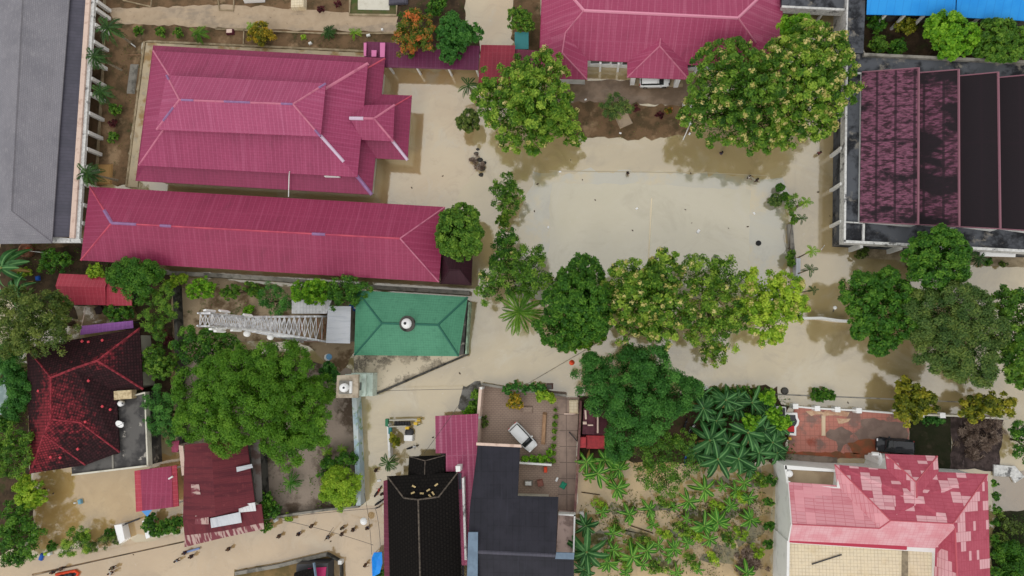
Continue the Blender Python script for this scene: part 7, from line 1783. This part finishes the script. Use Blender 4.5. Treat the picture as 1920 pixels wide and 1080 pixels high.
# loose poles, pipes and lamp posts
def pole(name, label, cat, a, b, r, mat, head=None, hm=None):
    t = thing(name, label, cat, (P(*a).x, P(*a).y, 0))
    MB().tube([P(*a), P(*b)], r, 6).build('shaft', mat, t)
    if head:
        q = P(*b); MB().lathe(q, [(head * .6, 0), (head, .1), (head * .8, .3), (.03, .38)], 10).build('lamp_head', hm or m_white_clean, t)
    return t
pole('street_lamp', 'white-headed lamp post on the court side of the school garden', 'lamp', (1281, 262, 0), (1294, 232, 4.2), .07, m_white, .28)
pole('street_lamp', 'lamp post with small white head above the white road wall', 'lamp', (1562, 584, 0), (1565, 577, 3.2), .06, m_dark, .24)
pole('street_lamp', 'lamp post with white head beside the low garden wall under the dark tree', 'lamp', (1756, 552, 0), (1761, 549, 2.6), .06, m_dark, .24)
pole('blue_pole', 'long pale blue pole floating below the corroded eave', 'pole', (346, 1036, .25), (374, 1028, .25), .14, M('faded_blue', srgb(130, 150, 196), rough=0.6))
pole('white_pole', 'short white pole standing by the betel palms', 'pole', (1540, 468, 0), (1546, 460, 1.5), .05, m_white)
pole('grey_rod', 'thin grey rod beside the metal crate below the red shed', 'rod', (150, 626, .3), (161, 574, 1.5), .06, m_cream)
pole('cut_branch', 'fallen pale branch in the yard above the tiered hall', 'branch', (235, 73, .2), (254, 88, .2), .09, m_white)
pole('cut_branch', 'thin pale branch lying beside the plinth of the tiered hall', 'branch', (240, 103, .2), (266, 103, .2), .07, m_wood)
pole('cut_branch', 'dark branch lying across the lower flooded garden', 'branch', (1180, 985, .15), (1225, 1000, .15), .06, m_bark)
pole('cut_branch', 'dark stick floating at the garden top beside the bananas', 'branch', (1090, 923, .1), (1125, 928, .1), .06, m_bark)
pole('dark_pole', 'dark pole leaning on the slab path', 'pole', (1067, 810, .2), (1082, 827, .6), .07, m_dark)
pole('wader_pole', 'thin pole held by the person in grey in the street', 'pole', (608, 1014, .1), (625, 989, 1.6), .03, m_bark)
def cable(label, pts, sag=0.5, r=0.028):
    W = [P(*p) for p in pts]
    t = thing('overhead_cable', label, 'cable', (W[0].x, W[0].y, 0), 'sagging cables over the flooded streets')
    V = []
    for a, b in zip(W, W[1:]):
        for i in range(9):
            s = i / 8
            V.append(a.lerp(b, s) - Vector((0, 0, sag * 4 * s * (1 - s))))
    MB().tube(V, r, 5, caps=False).build('wire', m_cables, t)
cable('cable running from the grey plot wall to the lane corner', [(490, 975, 5), (705, 953, 5)])
cable('cable running down the lane beside the white umbrella', [(683, 925, 5), (697, 1040, 5)])
cable('cable dropping along the maroon awning', [(704, 953, 5), (713, 1030, 5)])
cable('slack cable crossing the street over the waders', [(530, 975, 5), (700, 1022, 5)])
cable('long cable across the road from the terrace to the courtyard', [(705, 733, 5), (900, 729, 5)])
cable('diagonal cable above the rose shed', [(795, 850, 5), (870, 745, 5)])
cable('cable rising from the courtyard to the orange umbrella', [(985, 722, 5), (1125, 640, 5)])
cable('cable along the lower street to the rusty house', [(60, 1080, 5), (344, 1017, 5)])
pole('utility_pole', 'concrete utility pole at the lane corner by the motorbikes', 'pole', (712, 950, -.4), (704, 953, 5.2), .12, m_wall_grey)
def rock(label, x, y, r, mat, z=0.0):
    p = P(x, y, z)
    o = MB().lathe((p.x, p.y, z), [(r, -.05), (r * 1.05, r * .25), (r * .7, r * .6), (r * .2, r * .75)], 7, smooth=False, sx=1.2, sy=.85).build('rock', mat)
    for v in o.data.vertices: v.co += Vector((random.gauss(0, r * .1), random.gauss(0, r * .1), random.gauss(0, r * .06)))
    return tag(o, label, 'rock', 'rocks beside the court')
random.seed(13)
for x, y, r in ((893, 288, .3), (900, 300, .35), (904, 316, .4), (902, 328, .3), (896, 280, .22), (908, 305, .3)):
    rock('grey rock half sunk in mud between the yard and court', x, y, r, m_wall_dark)
tree('broadleaf_shrub', 'dry scraggly bush among the rocks at the yard edge', 'bush', [(900, 312, 9), (888, 298, 7)], 0.5, 'willow', 'dry', trunk=False)
for i, (x, y, la) in enumerate(((1050, 322, 'white litter near the upper court line'), (1194, 391, 'white litter floating left of the court centre line'), (1028, 426, 'pale litter at the court edge band'), (1414, 400, 'bluish litter in the far court band'), (1163, 250, 'white litter in the school garden'), (1098, 187, 'white litter by the driveway edge'), (1293, 251, 'white litter at the foot of the lamp post'))):
    debris('litter', la, 'litter', x, y, (.35, .25, .08), m_white_clean, i * .7)

random.seed(41)
scrap = None
for x, y in ((1070, 300), (1110, 330), (1008, 345), (1004, 372), (1002, 396), (1000, 440), (1092, 337), (1145, 328), (1116, 375), (1064, 395), (1186, 432), (1110, 452), (1285, 393), (1280, 421), (1297, 418), (1362, 372), (1366, 428), (1357, 330), (1295, 325), (1330, 320), (1402, 425), (1446, 430), (1534, 360), (1537, 335), (1556, 405), (820, 250), (772, 352), (896, 362), (830, 330), (700, 800), (812, 820), (1090, 665), (862, 700), (1340, 685), (1345, 690), (1360, 696), (1590, 755), (1626, 752), (100, 925), (180, 935), (250, 1040), (300, 1035), (620, 1015), (480, 1030))[::2]:
    p = P(x, y, 0.02)
    if scrap is None:
        mb = MB(); mb.lathe((0, 0, 0), [(0.16, -0.03), (0.2, 0.02), (0.12, 0.06), (0.03, 0.08)], 7, sx=1.5, sy=0.8, smooth=False)
        scrap = mb.build('floating_scrap', m_bark); o = scrap
    else:
        o = scrap.copy(); COL.objects.link(o)
    o.location = p; o.rotation_euler = (0, 0, random.uniform(0, 3.1)); k = random.uniform(0.3, 0.65); o.scale = (k, k, k)
    tag(o, 'small dark scrap of debris floating on the muddy floodwater', 'debris', 'scraps floating on the floodwater')
